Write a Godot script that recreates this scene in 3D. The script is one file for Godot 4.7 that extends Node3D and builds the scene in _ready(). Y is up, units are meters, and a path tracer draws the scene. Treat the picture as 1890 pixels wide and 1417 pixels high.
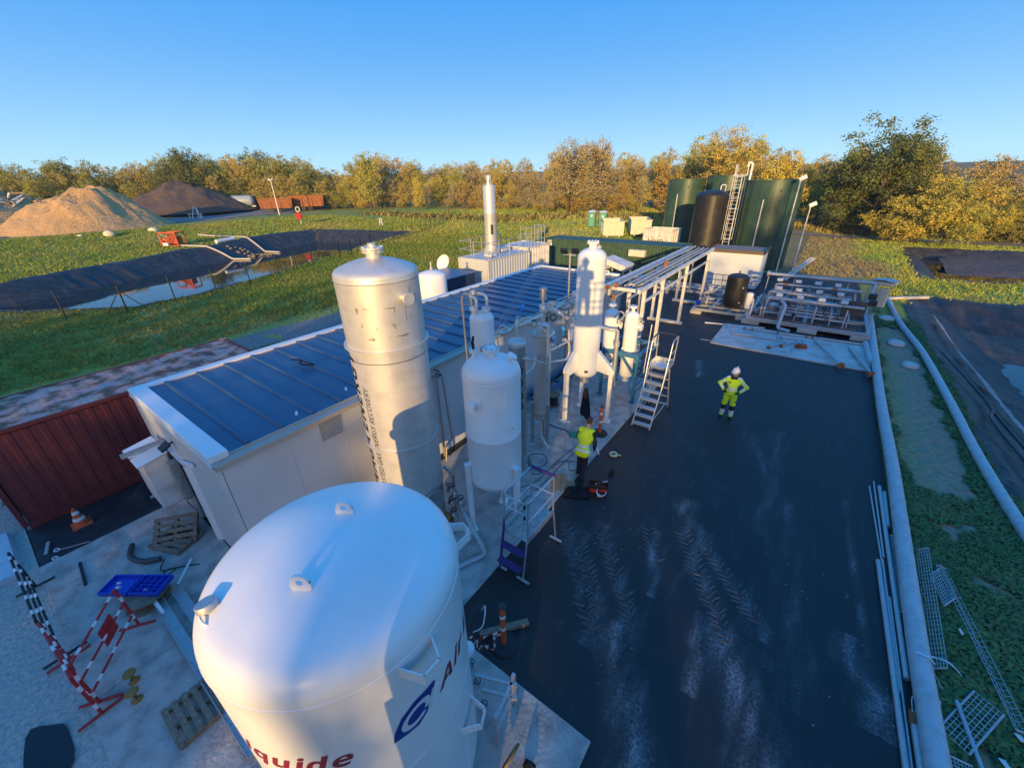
extends Node3D

# ---------------------------------------------------------------- helpers
var rng := RandomNumberGenerator.new()
var taken := {}
var M := {}

class MB:
	var v := PackedVector3Array()
	var n := PackedVector3Array()
	var c := PackedColorArray()
	var uv := PackedVector2Array()
	var col := Color(1, 1, 1)
	var use_col := false
	var use_uv := false
	func tri(a: Vector3, b: Vector3, d: Vector3, na: Vector3, nb: Vector3, nd: Vector3):
		var fn := (d - a).cross(b - a)
		if fn.dot(na + nb + nd) < 0.0:
			v.append(a); v.append(d); v.append(b)
			n.append(na); n.append(nd); n.append(nb)
		else:
			v.append(a); v.append(b); v.append(d)
			n.append(na); n.append(nb); n.append(nd)
		if use_col:
			c.append(col); c.append(col); c.append(col)
	func face(p: Array, nn: Vector3):
		for i in range(1, p.size() - 1):
			tri(p[0], p[i], p[i + 1], nn, nn, nn)
	func quad(a: Vector3, b: Vector3, d: Vector3, e: Vector3, away_from = null):
		var nn := (d - a).cross(b - a)
		if nn.length() < 1e-10:
			nn = (e - a).cross(d - a)
		nn = nn.normalized()
		if away_from != null:
			if nn.dot((a + d) * 0.5 - away_from) < 0.0:
				nn = -nn
		tri(a, b, d, nn, nn, nn)
		tri(a, d, e, nn, nn, nn)
	func box(t: Transform3D, s: Vector3, bev := 0.0):
		var h := s * 0.5
		var ax := [t.basis.x.normalized(), t.basis.y.normalized(), t.basis.z.normalized()]
		if bev <= 0.0:
			for i in 3:
				var j := (i + 1) % 3
				var k := (i + 2) % 3
				for sg in [-1.0, 1.0]:
					var q := []
					for w in [[-1, -1], [1, -1], [1, 1], [-1, 1]]:
						var p := Vector3()
						p[i] = h[i] * sg; p[j] = h[j] * w[0]; p[k] = h[k] * w[1]
						q.append(t * p)
					face(q, (ax[i] * sg).normalized())
			return
		var b: float = min(bev, min(h.x, min(h.y, h.z)) * 0.9)
		for i in 3:
			var j := (i + 1) % 3
			var k := (i + 2) % 3
			for sg in [-1.0, 1.0]:
				var q := []
				for w in [[-1, -1], [1, -1], [1, 1], [-1, 1]]:
					var p := Vector3()
					p[i] = h[i] * sg; p[j] = (h[j] - b) * w[0]; p[k] = (h[k] - b) * w[1]
					q.append(t * p)
				face(q, ax[i] * sg)
			for sj in [-1.0, 1.0]:
				for sk in [-1.0, 1.0]:
					var q := []
					for w in [[-1, 0], [1, 0], [1, 1], [-1, 1]]:
						var p := Vector3()
						p[i] = (h[i] - b) * w[0]
						p[j] = (h[j] - (b if w[1] == 1 else 0.0)) * sj
						p[k] = (h[k] - (0.0 if w[1] == 1 else b)) * sk
						q.append(t * p)
					face(q, (ax[j] * sj + ax[k] * sk).normalized())
		for sx in [-1.0, 1.0]:
			for sy in [-1.0, 1.0]:
				for sz in [-1.0, 1.0]:
					face([t * Vector3(h.x * sx, (h.y - b) * sy, (h.z - b) * sz), t * Vector3((h.x - b) * sx, h.y * sy, (h.z - b) * sz), t * Vector3((h.x - b) * sx, (h.y - b) * sy, h.z * sz)], (ax[0] * sx + ax[1] * sy + ax[2] * sz).normalized())
	func b(cx, cy, cz, sx, sy, sz, ry := 0.0, bev := 0.0):
		box(Transform3D(Basis(Vector3.UP, ry), Vector3(cx, cy, cz)), Vector3(sx, sy, sz), bev)
	func bar(a: Vector3, e: Vector3, w: float, d: float, bev := 0.0):
		var dir := (e - a)
		var l := dir.length()
		if l < 1e-5:
			return
		var y := dir / l
		var up := Vector3.UP if abs(y.y) < 0.9 else Vector3(0, 0, 1)
		var x := up.cross(y).normalized()
		var z := x.cross(y).normalized()
		box(Transform3D(Basis(x, y, z), (a + e) * 0.5), Vector3(w, l, d), bev)
	func tube(pts: Array, r, sides := 8, caps := true):
		var m := pts.size()
		if m < 2:
			return
		var ups := []
		var tans := []
		for i in m:
			var t: Vector3
			if i == 0:
				t = pts[1] - pts[0]
			elif i == m - 1:
				t = pts[m - 1] - pts[m - 2]
			else:
				t = (pts[i + 1] - pts[i]).normalized() + (pts[i] - pts[i - 1]).normalized()
			if t.length() < 1e-6:
				t = Vector3(0, 1, 0)
			tans.append(t.normalized())
		var u: Vector3 = Vector3.UP if abs(tans[0].y) < 0.9 else Vector3(1, 0, 0)
		for i in m:
			u = (u - tans[i] * u.dot(tans[i]))
			if u.length() < 1e-4:
				u = Vector3(1, 0, 0) if abs(tans[i].x) < 0.9 else Vector3(0, 0, 1)
				u = (u - tans[i] * u.dot(tans[i]))
			u = u.normalized()
			ups.append(u)
		var rings := []
		var nors := []
		for i in m:
			var w: Vector3 = tans[i].cross(ups[i])
			var ri: float = r[i] if r is Array else r
			var ring := PackedVector3Array()
			var nor := PackedVector3Array()
			for k in sides:
				var an := TAU * k / sides
				var d: Vector3 = ups[i] * cos(an) + w * sin(an)
				nor.append(d)
				ring.append(pts[i] + d * ri)
			rings.append(ring)
			nors.append(nor)
		for i in m - 1:
			for k in sides:
				var k2 := (k + 1) % sides
				tri(rings[i][k], rings[i][k2], rings[i + 1][k2], nors[i][k], nors[i][k2], nors[i + 1][k2])
				tri(rings[i][k], rings[i + 1][k2], rings[i + 1][k], nors[i][k], nors[i + 1][k2], nors[i + 1][k])
		if caps:
			face(Array(rings[0]), -tans[0])
			face(Array(rings[m - 1]), tans[m - 1])
	func cyl(a: Vector3, e: Vector3, r: float, sides := 16, r2 := -1.0):
		tube([a, e], [r, r if r2 < 0.0 else r2], sides, true)
	func lathe(prof: Array, t := Transform3D(), segs := 32, sharp := 0.82):
		var m := prof.size()
		var fn := []
		for i in m - 1:
			var d: Vector2 = prof[i + 1] - prof[i]
			fn.append(Vector2(d.y, -d.x).normalized())
		for i in m - 1:
			var n0: Vector2 = fn[i]
			var n1: Vector2 = fn[i]
			if i > 0 and fn[i - 1].dot(fn[i]) > sharp:
				n0 = (fn[i - 1] + fn[i]).normalized()
			if i < m - 2 and fn[i + 1].dot(fn[i]) > sharp:
				n1 = (fn[i + 1] + fn[i]).normalized()
			for k in segs:
				var a0 := TAU * k / segs
				var a1 := TAU * (k + 1) / segs
				var d0 := Vector3(cos(a0), 0, sin(a0))
				var d1 := Vector3(cos(a1), 0, sin(a1))
				var p: Vector2 = prof[i]
				var q: Vector2 = prof[i + 1]
				var A := t * (d0 * p.x + Vector3(0, p.y, 0))
				var B := t * (d1 * p.x + Vector3(0, p.y, 0))
				var C := t * (d1 * q.x + Vector3(0, q.y, 0))
				var D := t * (d0 * q.x + Vector3(0, q.y, 0))
				var bs := t.basis
				var nA := (bs * (d0 * n0.x + Vector3(0, n0.y, 0))).normalized()
				var nB := (bs * (d1 * n0.x + Vector3(0, n0.y, 0))).normalized()
				var nC := (bs * (d1 * n1.x + Vector3(0, n1.y, 0))).normalized()
				var nD := (bs * (d0 * n1.x + Vector3(0, n1.y, 0))).normalized()
				if p.x > 1e-5:
					tri(A, B, C, nA, nB, nC)
				if q.x > 1e-5:
					tri(A, C, D, nA, nC, nD)
	func extrude(poly: PackedVector2Array, t: Transform3D, depth: float):
		var ix := Geometry2D.triangulate_polygon(poly)
		var nz := t.basis.z.normalized()
		for i in range(0, ix.size(), 3):
			var a := poly[ix[i]]
			var b2 := poly[ix[i + 1]]
			var d := poly[ix[i + 2]]
			tri(t * Vector3(a.x, a.y, depth / 2), t * Vector3(b2.x, b2.y, depth / 2), t * Vector3(d.x, d.y, depth / 2), nz, nz, nz)
			tri(t * Vector3(a.x, a.y, -depth / 2), t * Vector3(b2.x, b2.y, -depth / 2), t * Vector3(d.x, d.y, -depth / 2), -nz, -nz, -nz)
		var sgn := 1.0 if not Geometry2D.is_polygon_clockwise(poly) else -1.0
		for i in poly.size():
			var a := poly[i]
			var b2 := poly[(i + 1) % poly.size()]
			var e := b2 - a
			var no := (t.basis * Vector3(e.y, -e.x, 0)).normalized() * sgn
			var q := [t * Vector3(a.x, a.y, -depth / 2), t * Vector3(b2.x, b2.y, -depth / 2), t * Vector3(b2.x, b2.y, depth / 2), t * Vector3(a.x, a.y, depth / 2)]
			face(q, no)
	func flat(poly: PackedVector2Array, y: float):
		for ix in [Geometry2D.triangulate_polygon(poly)]:
			for i in range(0, ix.size(), 3):
				tri(Vector3(poly[ix[i]].x, y, poly[ix[i]].y), Vector3(poly[ix[i + 1]].x, y, poly[ix[i + 1]].y), Vector3(poly[ix[i + 2]].x, y, poly[ix[i + 2]].y), Vector3.UP, Vector3.UP, Vector3.UP)
	func sphere(at: Vector3, r: float, segs := 12, sq := Vector3.ONE):
		var prof := []
		for i in 9:
			var a := PI * i / 8 - PI / 2
			prof.append(Vector2(max(0.0, cos(a)) * r, sin(a) * r))
		lathe(prof, Transform3D(Basis().scaled(sq), at), segs, 0.5)
	func torus(at: Vector3, axis: Vector3, R: float, r: float, segs := 24, sides := 8):
		var x := axis.cross(Vector3.UP if abs(axis.normalized().y) < 0.9 else Vector3(1, 0, 0)).normalized()
		var y := axis.normalized().cross(x)
		for i in segs:
			var a0 := TAU * i / segs
			var a1 := TAU * (i + 1) / segs
			for k in sides:
				var b0 := TAU * k / sides
				var b1 := TAU * (k + 1) / sides
				var P := []
				var N := []
				for w in [[a0, b0], [a1, b0], [a1, b1], [a0, b1]]:
					var d: Vector3 = x * cos(w[0]) + y * sin(w[0])
					var nn: Vector3 = d * cos(w[1]) + axis.normalized() * sin(w[1])
					P.append(at + d * R + nn * r)
					N.append(nn)
				tri(P[0], P[1], P[2], N[0], N[1], N[2])
				tri(P[0], P[2], P[3], N[0], N[2], N[3])
	func mesh(mat: Material) -> ArrayMesh:
		var am := ArrayMesh.new()
		if v.is_empty():
			return am
		var a := []
		a.resize(Mesh.ARRAY_MAX)
		a[Mesh.ARRAY_VERTEX] = v
		a[Mesh.ARRAY_NORMAL] = n
		if use_col:
			a[Mesh.ARRAY_COLOR] = c
		if use_uv:
			a[Mesh.ARRAY_TEX_UV] = uv
		am.add_surface_from_arrays(Mesh.PRIMITIVE_TRIANGLES, a)
		am.surface_set_material(0, mat)
		return am

func nm(s: String) -> String:
	if not taken.has(s):
		taken[s] = 0
		return s
	taken[s] += 1
	return "%s_%03d" % [s, taken[s]]

func meta(o: Node, label: String, category: String, group := "", kind := ""):
	if label: o.set_meta("label", label)
	if category: o.set_meta("category", category)
	if group: o.set_meta("group", group)
	if kind: o.set_meta("kind", kind)

func thing(called: String, label: String, category: String, at := Vector3.ZERO, ry := 0.0, group := "") -> Node3D:
	var o := Node3D.new()
	o.name = nm(called)
	add_child(o)
	o.position = at
	o.rotation.y = ry
	meta(o, label, category, group)
	return o

func part(parent: Node, called: String, mb: MB, mat: Material, label := "") -> MeshInstance3D:
	var o := MeshInstance3D.new()
	o.mesh = mb.mesh(mat)
	o.name = called
	parent.add_child(o, true)
	if label: o.set_meta("label", label)
	return o

func inst(parent: Node, called: String, mesh: Mesh, t: Transform3D) -> MeshInstance3D:
	var o := MeshInstance3D.new()
	o.mesh = mesh
	o.name = called
	o.transform = t
	parent.add_child(o, true)
	return o

func single(called: String, mb: MB, mat: Material, label: String, category: String, at := Vector3.ZERO, ry := 0.0, group := "") -> MeshInstance3D:
	var o := MeshInstance3D.new()
	o.mesh = mb.mesh(mat)
	o.name = nm(called)
	add_child(o)
	o.position = at
	o.rotation.y = ry
	meta(o, label, category, group)
	return o

func structure(called: String, mb: MB, mat: Material) -> MeshInstance3D:
	var o := MeshInstance3D.new()
	o.mesh = mb.mesh(mat)
	o.name = nm(called)
	add_child(o)
	o.set_meta("kind", "structure")
	return o

func multi(parent: Node, called: String, mesh: Mesh, xf: Array, cols: Array = []) -> MultiMeshInstance3D:
	var mm := MultiMesh.new()
	mm.transform_format = MultiMesh.TRANSFORM_3D
	mm.use_colors = cols.size() > 0
	mm.mesh = mesh
	mm.instance_count = xf.size()
	for i in xf.size():
		mm.set_instance_transform(i, xf[i])
		if cols.size() > 0:
			mm.set_instance_color(i, cols[i])
	var o := MultiMeshInstance3D.new()
	o.multimesh = mm
	o.name = called
	parent.add_child(o, true)
	return o

func at(x: float, y: float, z: float, ry := 0.0) -> Transform3D:
	return Transform3D(Basis(Vector3.UP, ry), Vector3(x, y, z))

func V(x, y, z) -> Vector3:
	return Vector3(x, y, z)

func smooth(a: float, b: float, x: float) -> float:
	var t: float = clamp((x - a) / (b - a), 0.0, 1.0)
	return t * t * (3.0 - 2.0 * t)

func bend(pts: Array, r: float, k := 5) -> Array:
	# rounds the corners of a polyline, as pipe elbows do
	var out := [pts[0]]
	for i in range(1, pts.size() - 1):
		var p: Vector3 = pts[i]
		var a: Vector3 = pts[i - 1] - p
		var b: Vector3 = pts[i + 1] - p
		var d: float = min(r, min(a.length(), b.length()) * 0.49)
		var s := p + a.normalized() * d
		var e := p + b.normalized() * d
		for j in k + 1:
			var t := float(j) / k
			out.append(s.lerp(p, t).lerp(p.lerp(e, t), t))
	out.append(pts[pts.size() - 1])
	return out

func soft(pts: Array, k := 8) -> Array:
	# a loose curve through the points
	var out := []
	for i in pts.size() - 1:
		var p0: Vector3 = pts[max(i - 1, 0)]
		var p1: Vector3 = pts[i]
		var p2: Vector3 = pts[i + 1]
		var p3: Vector3 = pts[min(i + 2, pts.size() - 1)]
		for j in k:
			out.append(p1.cubic_interpolate(p2, p0, p3, float(j) / k))
	out.append(pts[pts.size() - 1])
	return out

# ---------------------------------------------------------------- materials
func lin(r, g, b) -> Color:
	return Color(r, g, b).linear_to_srgb()

func mat(c: Color, rough := 0.6, metal := 0.0) -> StandardMaterial3D:
	var m := StandardMaterial3D.new()
	m.albedo_color = Color(c.r, c.g, c.b).linear_to_srgb()
	m.roughness = rough
	m.metallic = metal
	return m

func noise(seed_: int, freq: float, oct := 4, kind := FastNoiseLite.TYPE_SIMPLEX_SMOOTH) -> FastNoiseLite:
	var f := FastNoiseLite.new()
	f.seed = seed_
	f.noise_type = kind
	f.frequency = freq
	f.fractal_octaves = oct
	return f

func grey(seed_: int, freq: float, oct := 4, size := 512, kind := FastNoiseLite.TYPE_SIMPLEX_SMOOTH) -> Image:
	var im := noise(seed_, freq, oct, kind).get_seamless_image(size, size)
	im.convert(Image.FORMAT_RGB8)
	return im

# a colour texture: stops are [position, linear colour]; two noises are mixed so that patches have grain
func tint_tex(seed_: int, freq: float, oct: int, stops: Array, size := 512, fine := 0.25, stretch := Vector2.ONE) -> ImageTexture:
	var a := noise(seed_, freq, oct).get_seamless_image(size, size)
	var b := noise(seed_ + 7, freq * 9.0, 2).get_seamless_image(size, size)
	if stretch != Vector2.ONE:
		a.resize(int(size * stretch.x), int(size * stretch.y), Image.INTERPOLATE_CUBIC)
		b.resize(int(size * stretch.x), int(size * stretch.y), Image.INTERPOLATE_CUBIC)
	var g := Gradient.new()
	g.offsets = PackedFloat32Array(stops.map(func(s): return s[0]))
	g.colors = PackedColorArray(stops.map(func(s): return s[1]))
	var lut := []
	for i in 256:
		lut.append(g.sample(i / 255.0).linear_to_srgb())
	var w := a.get_width()
	var h := a.get_height()
	var da := a.get_data()
	var db := b.get_data()
	var sa := da.size() / (w * h)
	var out := PackedByteArray()
	out.resize(w * h * 3)
	for i in w * h:
		var t: int = clamp(int(da[i * sa] * (1.0 - fine) + db[i * sa] * fine), 0, 255)
		var c: Color = lut[t]
		out[i * 3] = int(c.r * 255.0)
		out[i * 3 + 1] = int(c.g * 255.0)
		out[i * 3 + 2] = int(c.b * 255.0)
	var im := Image.create_from_data(w, h, false, Image.FORMAT_RGB8, out)
	return ImageTexture.create_from_image(im)

func bump_tex(seed_: int, freq: float, oct: int, strength: float, size := 512) -> ImageTexture:
	var im := noise(seed_, freq, oct).get_seamless_image(size, size)
	im.convert(Image.FORMAT_RGBA8)
	im.bump_map_to_normal_map(strength)
	return ImageTexture.create_from_image(im)

func tri_mat(tex: Texture2D, metres: float, rough := 0.8, metal := 0.0, nt: Texture2D = null, ns := 1.0, world := true) -> StandardMaterial3D:
	var m := StandardMaterial3D.new()
	m.albedo_texture = tex
	m.roughness = rough
	m.metallic = metal
	m.uv1_triplanar = true
	m.uv1_world_triplanar = world
	m.uv1_scale = Vector3.ONE / metres
	if nt:
		m.normal_enabled = true
		m.normal_texture = nt
		m.normal_scale = ns
	return m

func rough_tex(seed_: int, freq: float, lo: float, hi: float, size := 512) -> ImageTexture:
	var im := noise(seed_, freq, 4).get_seamless_image(size, size)
	im.convert(Image.FORMAT_L8)
	var d := im.get_data()
	for i in d.size():
		d[i] = int(lerp(lo, hi, d[i] / 255.0) * 255.0)
	return ImageTexture.create_from_image(Image.create_from_data(size, size, false, Image.FORMAT_L8, d))

func _ready():
	rng.seed = 11
	setup_camera_and_light()
	make_materials()
	build_ground()
	build_yard()
	build_building()
	build_left_yard()
	build_tanks()
	build_process()
	build_far_plant()
	build_skid()
	build_right_edge()
	build_ponds_and_wood_yard()
	build_trees()
	build_people()
	build_lift()
	build_grass()

func setup_camera_and_light():
	var cam := Camera3D.new()
	cam.name = "camera"
	cam.position = Vector3(0, 7.3, 0)
	cam.rotation_order = EULER_ORDER_YXZ
	cam.rotation_degrees = Vector3(-26.75, 36.755, -1.26)
	cam.fov = 87.09
	cam.near = 0.05
	cam.far = 3000.0
	add_child(cam)
	cam.current = true
	var e := Environment.new()
	e.background_mode = Environment.BG_SKY
	var sm := ProceduralSkyMaterial.new()
	sm.sky_top_color = lin(0.016, 0.252, 0.73)
	sm.sky_horizon_color = lin(0.50, 0.80, 0.90)
	sm.sky_curve = 0.092
	sm.ground_horizon_color = lin(0.30, 0.34, 0.36)
	sm.ground_bottom_color = lin(0.10, 0.10, 0.09)
	sm.sun_angle_max = 75.0
	sm.sun_curve = 0.32
	var sky := Sky.new()
	sky.sky_material = sm
	e.sky = sky
	e.tonemap_mode = Environment.TONE_MAPPER_LINEAR
	e.tonemap_exposure = 1.28
	e.fog_enabled = true
	e.fog_density = 0.00025
	e.fog_light_color = Color(0.75, 0.85, 0.95)
	e.sdfgi_enabled = true
	e.ssao_enabled = true
	e.ssil_enabled = true
	var we := WorldEnvironment.new()
	we.environment = e
	we.name = "world_environment"
	add_child(we)
	var sun := DirectionalLight3D.new()
	sun.name = "sun"
	sun.light_energy = 1.55
	sun.light_color = Color(1.0, 0.82, 0.53)
	sun.light_angular_distance = 0.5
	sun.shadow_enabled = true
	add_child(sun)
	sun.look_at_from_position(Vector3(42.4, 17.66, 88.83), Vector3.ZERO, Vector3.UP)

func make_materials():
	var n_fine := bump_tex(5, 0.08, 3, 3.0)
	var n_rough := bump_tex(6, 0.03, 5, 6.0)
	M.asphalt = tri_mat(tint_tex(21, 0.012, 5, [[0.0, Color(0.013, 0.013, 0.016)], [0.5, Color(0.021, 0.021, 0.025)], [0.70, Color(0.036, 0.036, 0.038)], [0.85, Color(0.10, 0.098, 0.094)]], 1024, 0.30), 8.5, 0.6, 0.0, bump_tex(14, 0.3, 2, 3.0, 1024), 0.5)
	M.concrete = tri_mat(tint_tex(31, 0.008, 5, [[0.15, Color(0.27, 0.255, 0.235)], [0.5, Color(0.40, 0.38, 0.35)], [0.8, Color(0.47, 0.45, 0.42)]], 1024, 0.22), 4.0, 0.85, 0.0, n_fine, 0.35)
	M.concrete_smooth = tri_mat(tint_tex(33, 0.006, 4, [[0.1, Color(0.40, 0.385, 0.36)], [0.5, Color(0.53, 0.51, 0.48)], [0.9, Color(0.60, 0.58, 0.55)]], 512, 0.12), 3.0, 0.8, 0.0, n_fine, 0.2)
	M.gravel = tri_mat(tint_tex(35, 0.05, 4, [[0.1, Color(0.25, 0.235, 0.21)], [0.5, Color(0.41, 0.39, 0.35)], [0.85, Color(0.56, 0.53, 0.49)]], 512, 0.5), 2.2, 0.95, 0.0, n_rough, 1.0)
	M.white = tri_mat(tint_tex(41, 0.006, 4, [[0.05, Color(0.77, 0.77, 0.75)], [0.5, Color(0.83, 0.83, 0.82)], [0.95, Color(0.86, 0.86, 0.85)]], 256, 0.06), 1.7, 0.32, 0.0, null, 1.0, false)
	M.white_dirty = tri_mat(tint_tex(42, 0.01, 5, [[0.1, Color(0.46, 0.45, 0.42)], [0.45, Color(0.66, 0.65, 0.62)], [0.9, Color(0.76, 0.75, 0.73)]], 256, 0.15), 1.6, 0.55, 0.0, null, 1.0, false)
	M.panel = tri_mat(tint_tex(43, 0.004, 3, [[0.0, Color(0.56, 0.56, 0.55)], [0.5, Color(0.62, 0.62, 0.61)], [1.0, Color(0.66, 0.66, 0.65)]], 256, 0.05), 4.0, 0.5)
	M.flashing = mat(Color(0.78, 0.79, 0.80), 0.42)
	M.roof = tri_mat(tint_tex(44, 0.01, 4, [[0.1, Color(0.040, 0.078, 0.150)], [0.5, Color(0.048, 0.090, 0.172)], [0.9, Color(0.058, 0.102, 0.19)]], 256, 0.2), 2.0, 0.32)
	M.beige = mat(Color(0.42, 0.37, 0.31), 0.5)
	M.stainless = tri_mat(tint_tex(45, 0.008, 4, [[0.05, Color(0.56, 0.53, 0.49)], [0.5, Color(0.68, 0.65, 0.605)], [0.95, Color(0.72, 0.695, 0.65)]], 512, 0.15, Vector2(1.0, 0.3)), 1.6, 0.46, 0.5, null, 1.0, false)
	M.steel_dull = tri_mat(tint_tex(46, 0.02, 4, [[0.1, Color(0.34, 0.33, 0.31)], [0.5, Color(0.46, 0.45, 0.43)], [0.9, Color(0.54, 0.53, 0.51)]], 256, 0.2), 0.9, 0.42, 0.75, null, 1.0, false)
	M.galv = tri_mat(tint_tex(47, 0.03, 4, [[0.1, Color(0.36, 0.37, 0.38)], [0.5, Color(0.47, 0.48, 0.49)], [0.9, Color(0.56, 0.57, 0.58)]], 256, 0.3), 0.7, 0.5, 0.45, null, 1.0, false)
	M.alu = mat(Color(0.60, 0.61, 0.62), 0.35, 0.7)
	M.dark_steel = mat(Color(0.05, 0.052, 0.055), 0.5, 0.3)
	M.black = mat(Color(0.015, 0.015, 0.017), 0.55)
	M.black_cloth = mat(Color(0.012, 0.012, 0.014), 0.95)
	M.red_cont = tri_mat(tint_tex(51, 0.03, 5, [[0.08, Color(0.085, 0.016, 0.015)], [0.4, Color(0.155, 0.026, 0.024)], [0.8, Color(0.19, 0.033, 0.030)]], 512, 0.45), 2.4, 0.65)
	M.rust_roof = tri_mat(tint_tex(52, 0.011, 5, [[0.2, Color(0.10, 0.045, 0.022)], [0.38, Color(0.20, 0.10, 0.055)], [0.48, Color(0.40, 0.22, 0.17)], [0.64, Color(0.50, 0.31, 0.27)], [0.85, Color(0.46, 0.36, 0.35)]], 1024, 0.16), 7.5, 0.7)
	M.rust = tri_mat(tint_tex(53, 0.02, 5, [[0.15, Color(0.10, 0.03, 0.012)], [0.5, Color(0.30, 0.105, 0.035)], [0.8, Color(0.42, 0.20, 0.09)]], 256, 0.3), 1.8, 0.85)
	M.orange = mat(Color(0.62, 0.105, 0.03), 0.5)
	M.orange_dark = mat(Color(0.42, 0.085, 0.03), 0.55)
	M.red = mat(Color(0.42, 0.02, 0.02), 0.5)
	M.reflect = mat(Color(0.70, 0.71, 0.72), 0.4)
	M.hivis = mat(Color(0.56, 0.85, 0.03), 0.75)
	M.blue_paint = mat(Color(0.035, 0.16, 0.30), 0.5)
	M.blue_plastic = mat(Color(0.012, 0.055, 0.50), 0.4)
	M.blue_act = mat(Color(0.03, 0.25, 0.62), 0.4)
	M.purple = mat(Color(0.06, 0.03, 0.16), 0.6)
	M.yellow_brass = mat(Color(0.26, 0.16, 0.035), 0.5, 0.1)
	M.green_cont = tri_mat(tint_tex(54, 0.015, 4, [[0.1, Color(0.030, 0.065, 0.042)], [0.5, Color(0.045, 0.095, 0.062)], [0.9, Color(0.065, 0.12, 0.08)]], 256, 0.2), 2.0, 0.5)
	M.green_tank = tri_mat(tint_tex(55, 0.01, 4, [[0.1, Color(0.028, 0.070, 0.050)], [0.5, Color(0.040, 0.088, 0.062)], [0.9, Color(0.055, 0.105, 0.075)]], 256, 0.15), 3.0, 0.42)
	M.black_tank = tri_mat(tint_tex(56, 0.012, 4, [[0.1, Color(0.010, 0.010, 0.011)], [0.6, Color(0.020, 0.019, 0.019)], [0.9, Color(0.04, 0.034, 0.03)]], 256, 0.2), 2.0, 0.45)
	M.navy = mat(Color(0.02, 0.04, 0.09), 0.6)
	M.wood = tri_mat(tint_tex(57, 0.02, 4, [[0.1, Color(0.12, 0.095, 0.065)], [0.5, Color(0.21, 0.17, 0.12)], [0.9, Color(0.29, 0.245, 0.18)]], 256, 0.3, Vector2(1.0, 0.25)), 0.8, 0.85, 0.0, null, 1.0, false)
	M.cardboard = mat(Color(0.34, 0.22, 0.12), 0.9)
	M.liner = tri_mat(tint_tex(58, 0.012, 5, [[0.15, Color(0.020, 0.020, 0.022)], [0.55, Color(0.034, 0.033, 0.034)], [0.85, Color(0.075, 0.070, 0.066)]], 512, 0.2), 6.0, 0.55, 0.0, bump_tex(9, 0.012, 4, 9.0), 0.9)
	M.mud = tri_mat(tint_tex(59, 0.012, 5, [[0.15, Color(0.045, 0.032, 0.024)], [0.5, Color(0.085, 0.060, 0.045)], [0.85, Color(0.15, 0.11, 0.085)]], 512, 0.3), 4.0, 0.6, 0.0, n_rough, 1.0)
	M.soil = tri_mat(tint_tex(60, 0.02, 5, [[0.15, Color(0.11, 0.095, 0.075)], [0.5, Color(0.20, 0.175, 0.14)], [0.85, Color(0.30, 0.27, 0.23)]], 512, 0.4), 2.5, 0.95, 0.0, n_rough, 1.0)
	M.track = tri_mat(tint_tex(61, 0.02, 4, [[0.15, Color(0.14, 0.13, 0.11)], [0.5, Color(0.23, 0.21, 0.19)], [0.85, Color(0.32, 0.30, 0.27)]], 512, 0.4), 3.0, 0.95)
	M.water = mat(Color(0.012, 0.020, 0.020), 0.04)
	M.water.metallic_specular = 0.6
	M.water.normal_enabled = true
	M.water.uv1_triplanar = true
	M.water.uv1_world_triplanar = true
	M.water.uv1_scale = Vector3.ONE / 5.0
	M.water.normal_texture = bump_tex(12, 0.02, 3, 1.0)
	M.water.normal_scale = 0.02
	M.foam = tri_mat(tint_tex(66, 0.02, 5, [[0.2, Color(0.10, 0.10, 0.10)], [0.55, Color(0.32, 0.33, 0.33)], [0.85, Color(0.55, 0.56, 0.56)]], 256, 0.35), 1.3, 0.7)
	M.chips = tri_mat(tint_tex(62, 0.05, 5, [[0.15, Color(0.30, 0.16, 0.06)], [0.5, Color(0.54, 0.33, 0.14)], [0.85, Color(0.68, 0.46, 0.23)]], 512, 0.5), 5.0, 0.95, 0.0, n_rough, 1.5)
	M.compost = tri_mat(tint_tex(63, 0.04, 5, [[0.15, Color(0.055, 0.036, 0.025)], [0.5, Color(0.115, 0.075, 0.052)], [0.85, Color(0.20, 0.14, 0.10)]], 512, 0.4), 5.0, 0.95, 0.0, n_rough, 1.5)
	M.grass = tri_mat(tint_tex(64, 0.03, 5, [[0.1, Color(0.50, 0.47, 0.40)], [0.5, Color(0.80, 0.80, 0.72)], [0.9, Color(1.0, 1.0, 0.95)]], 1024, 0.45), 7.0, 0.95, 0.0, n_rough, 1.2)
	M.grass.vertex_color_use_as_albedo = true
	M.vcol = mat(Color(1, 1, 1), 0.75)
	M.vcol.vertex_color_use_as_albedo = true
	M.leaf = mat(Color(1, 1, 1), 0.75)
	M.leaf.vertex_color_use_as_albedo = true
	M.leaf.backlight = Color(0.35, 0.35, 0.2)
	M.pipe_grey = tri_mat(tint_tex(71, 0.02, 5, [[0.1, Color(0.34, 0.35, 0.36)], [0.5, Color(0.48, 0.49, 0.50)], [0.9, Color(0.56, 0.57, 0.58)]], 256, 0.25), 1.4, 0.5)
	M.rust_orange = mat(Color(0.42, 0.13, 0.035), 0.75)
	M.fence = mat(Color(0.012, 0.03, 0.022), 0.6)
	M.stain = mat(Color(0.33, 0.285, 0.235), 0.55, 0.6)
	M.skin = mat(Color(0.42, 0.24, 0.17), 0.6)
	M.hair = mat(Color(0.03, 0.022, 0.018), 0.8)
	M.glass = mat(Color(0.02, 0.03, 0.04), 0.08)
	M.print_blue = mat(Color(0.010, 0.045, 0.26), 0.4)
	M.print_red = mat(Color(0.26, 0.012, 0.022), 0.4)
	M.print_black = mat(Color(0.012, 0.012, 0.014), 0.5)
	M.toilet = mat(Color(0.03, 0.20, 0.17), 0.5)
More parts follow.
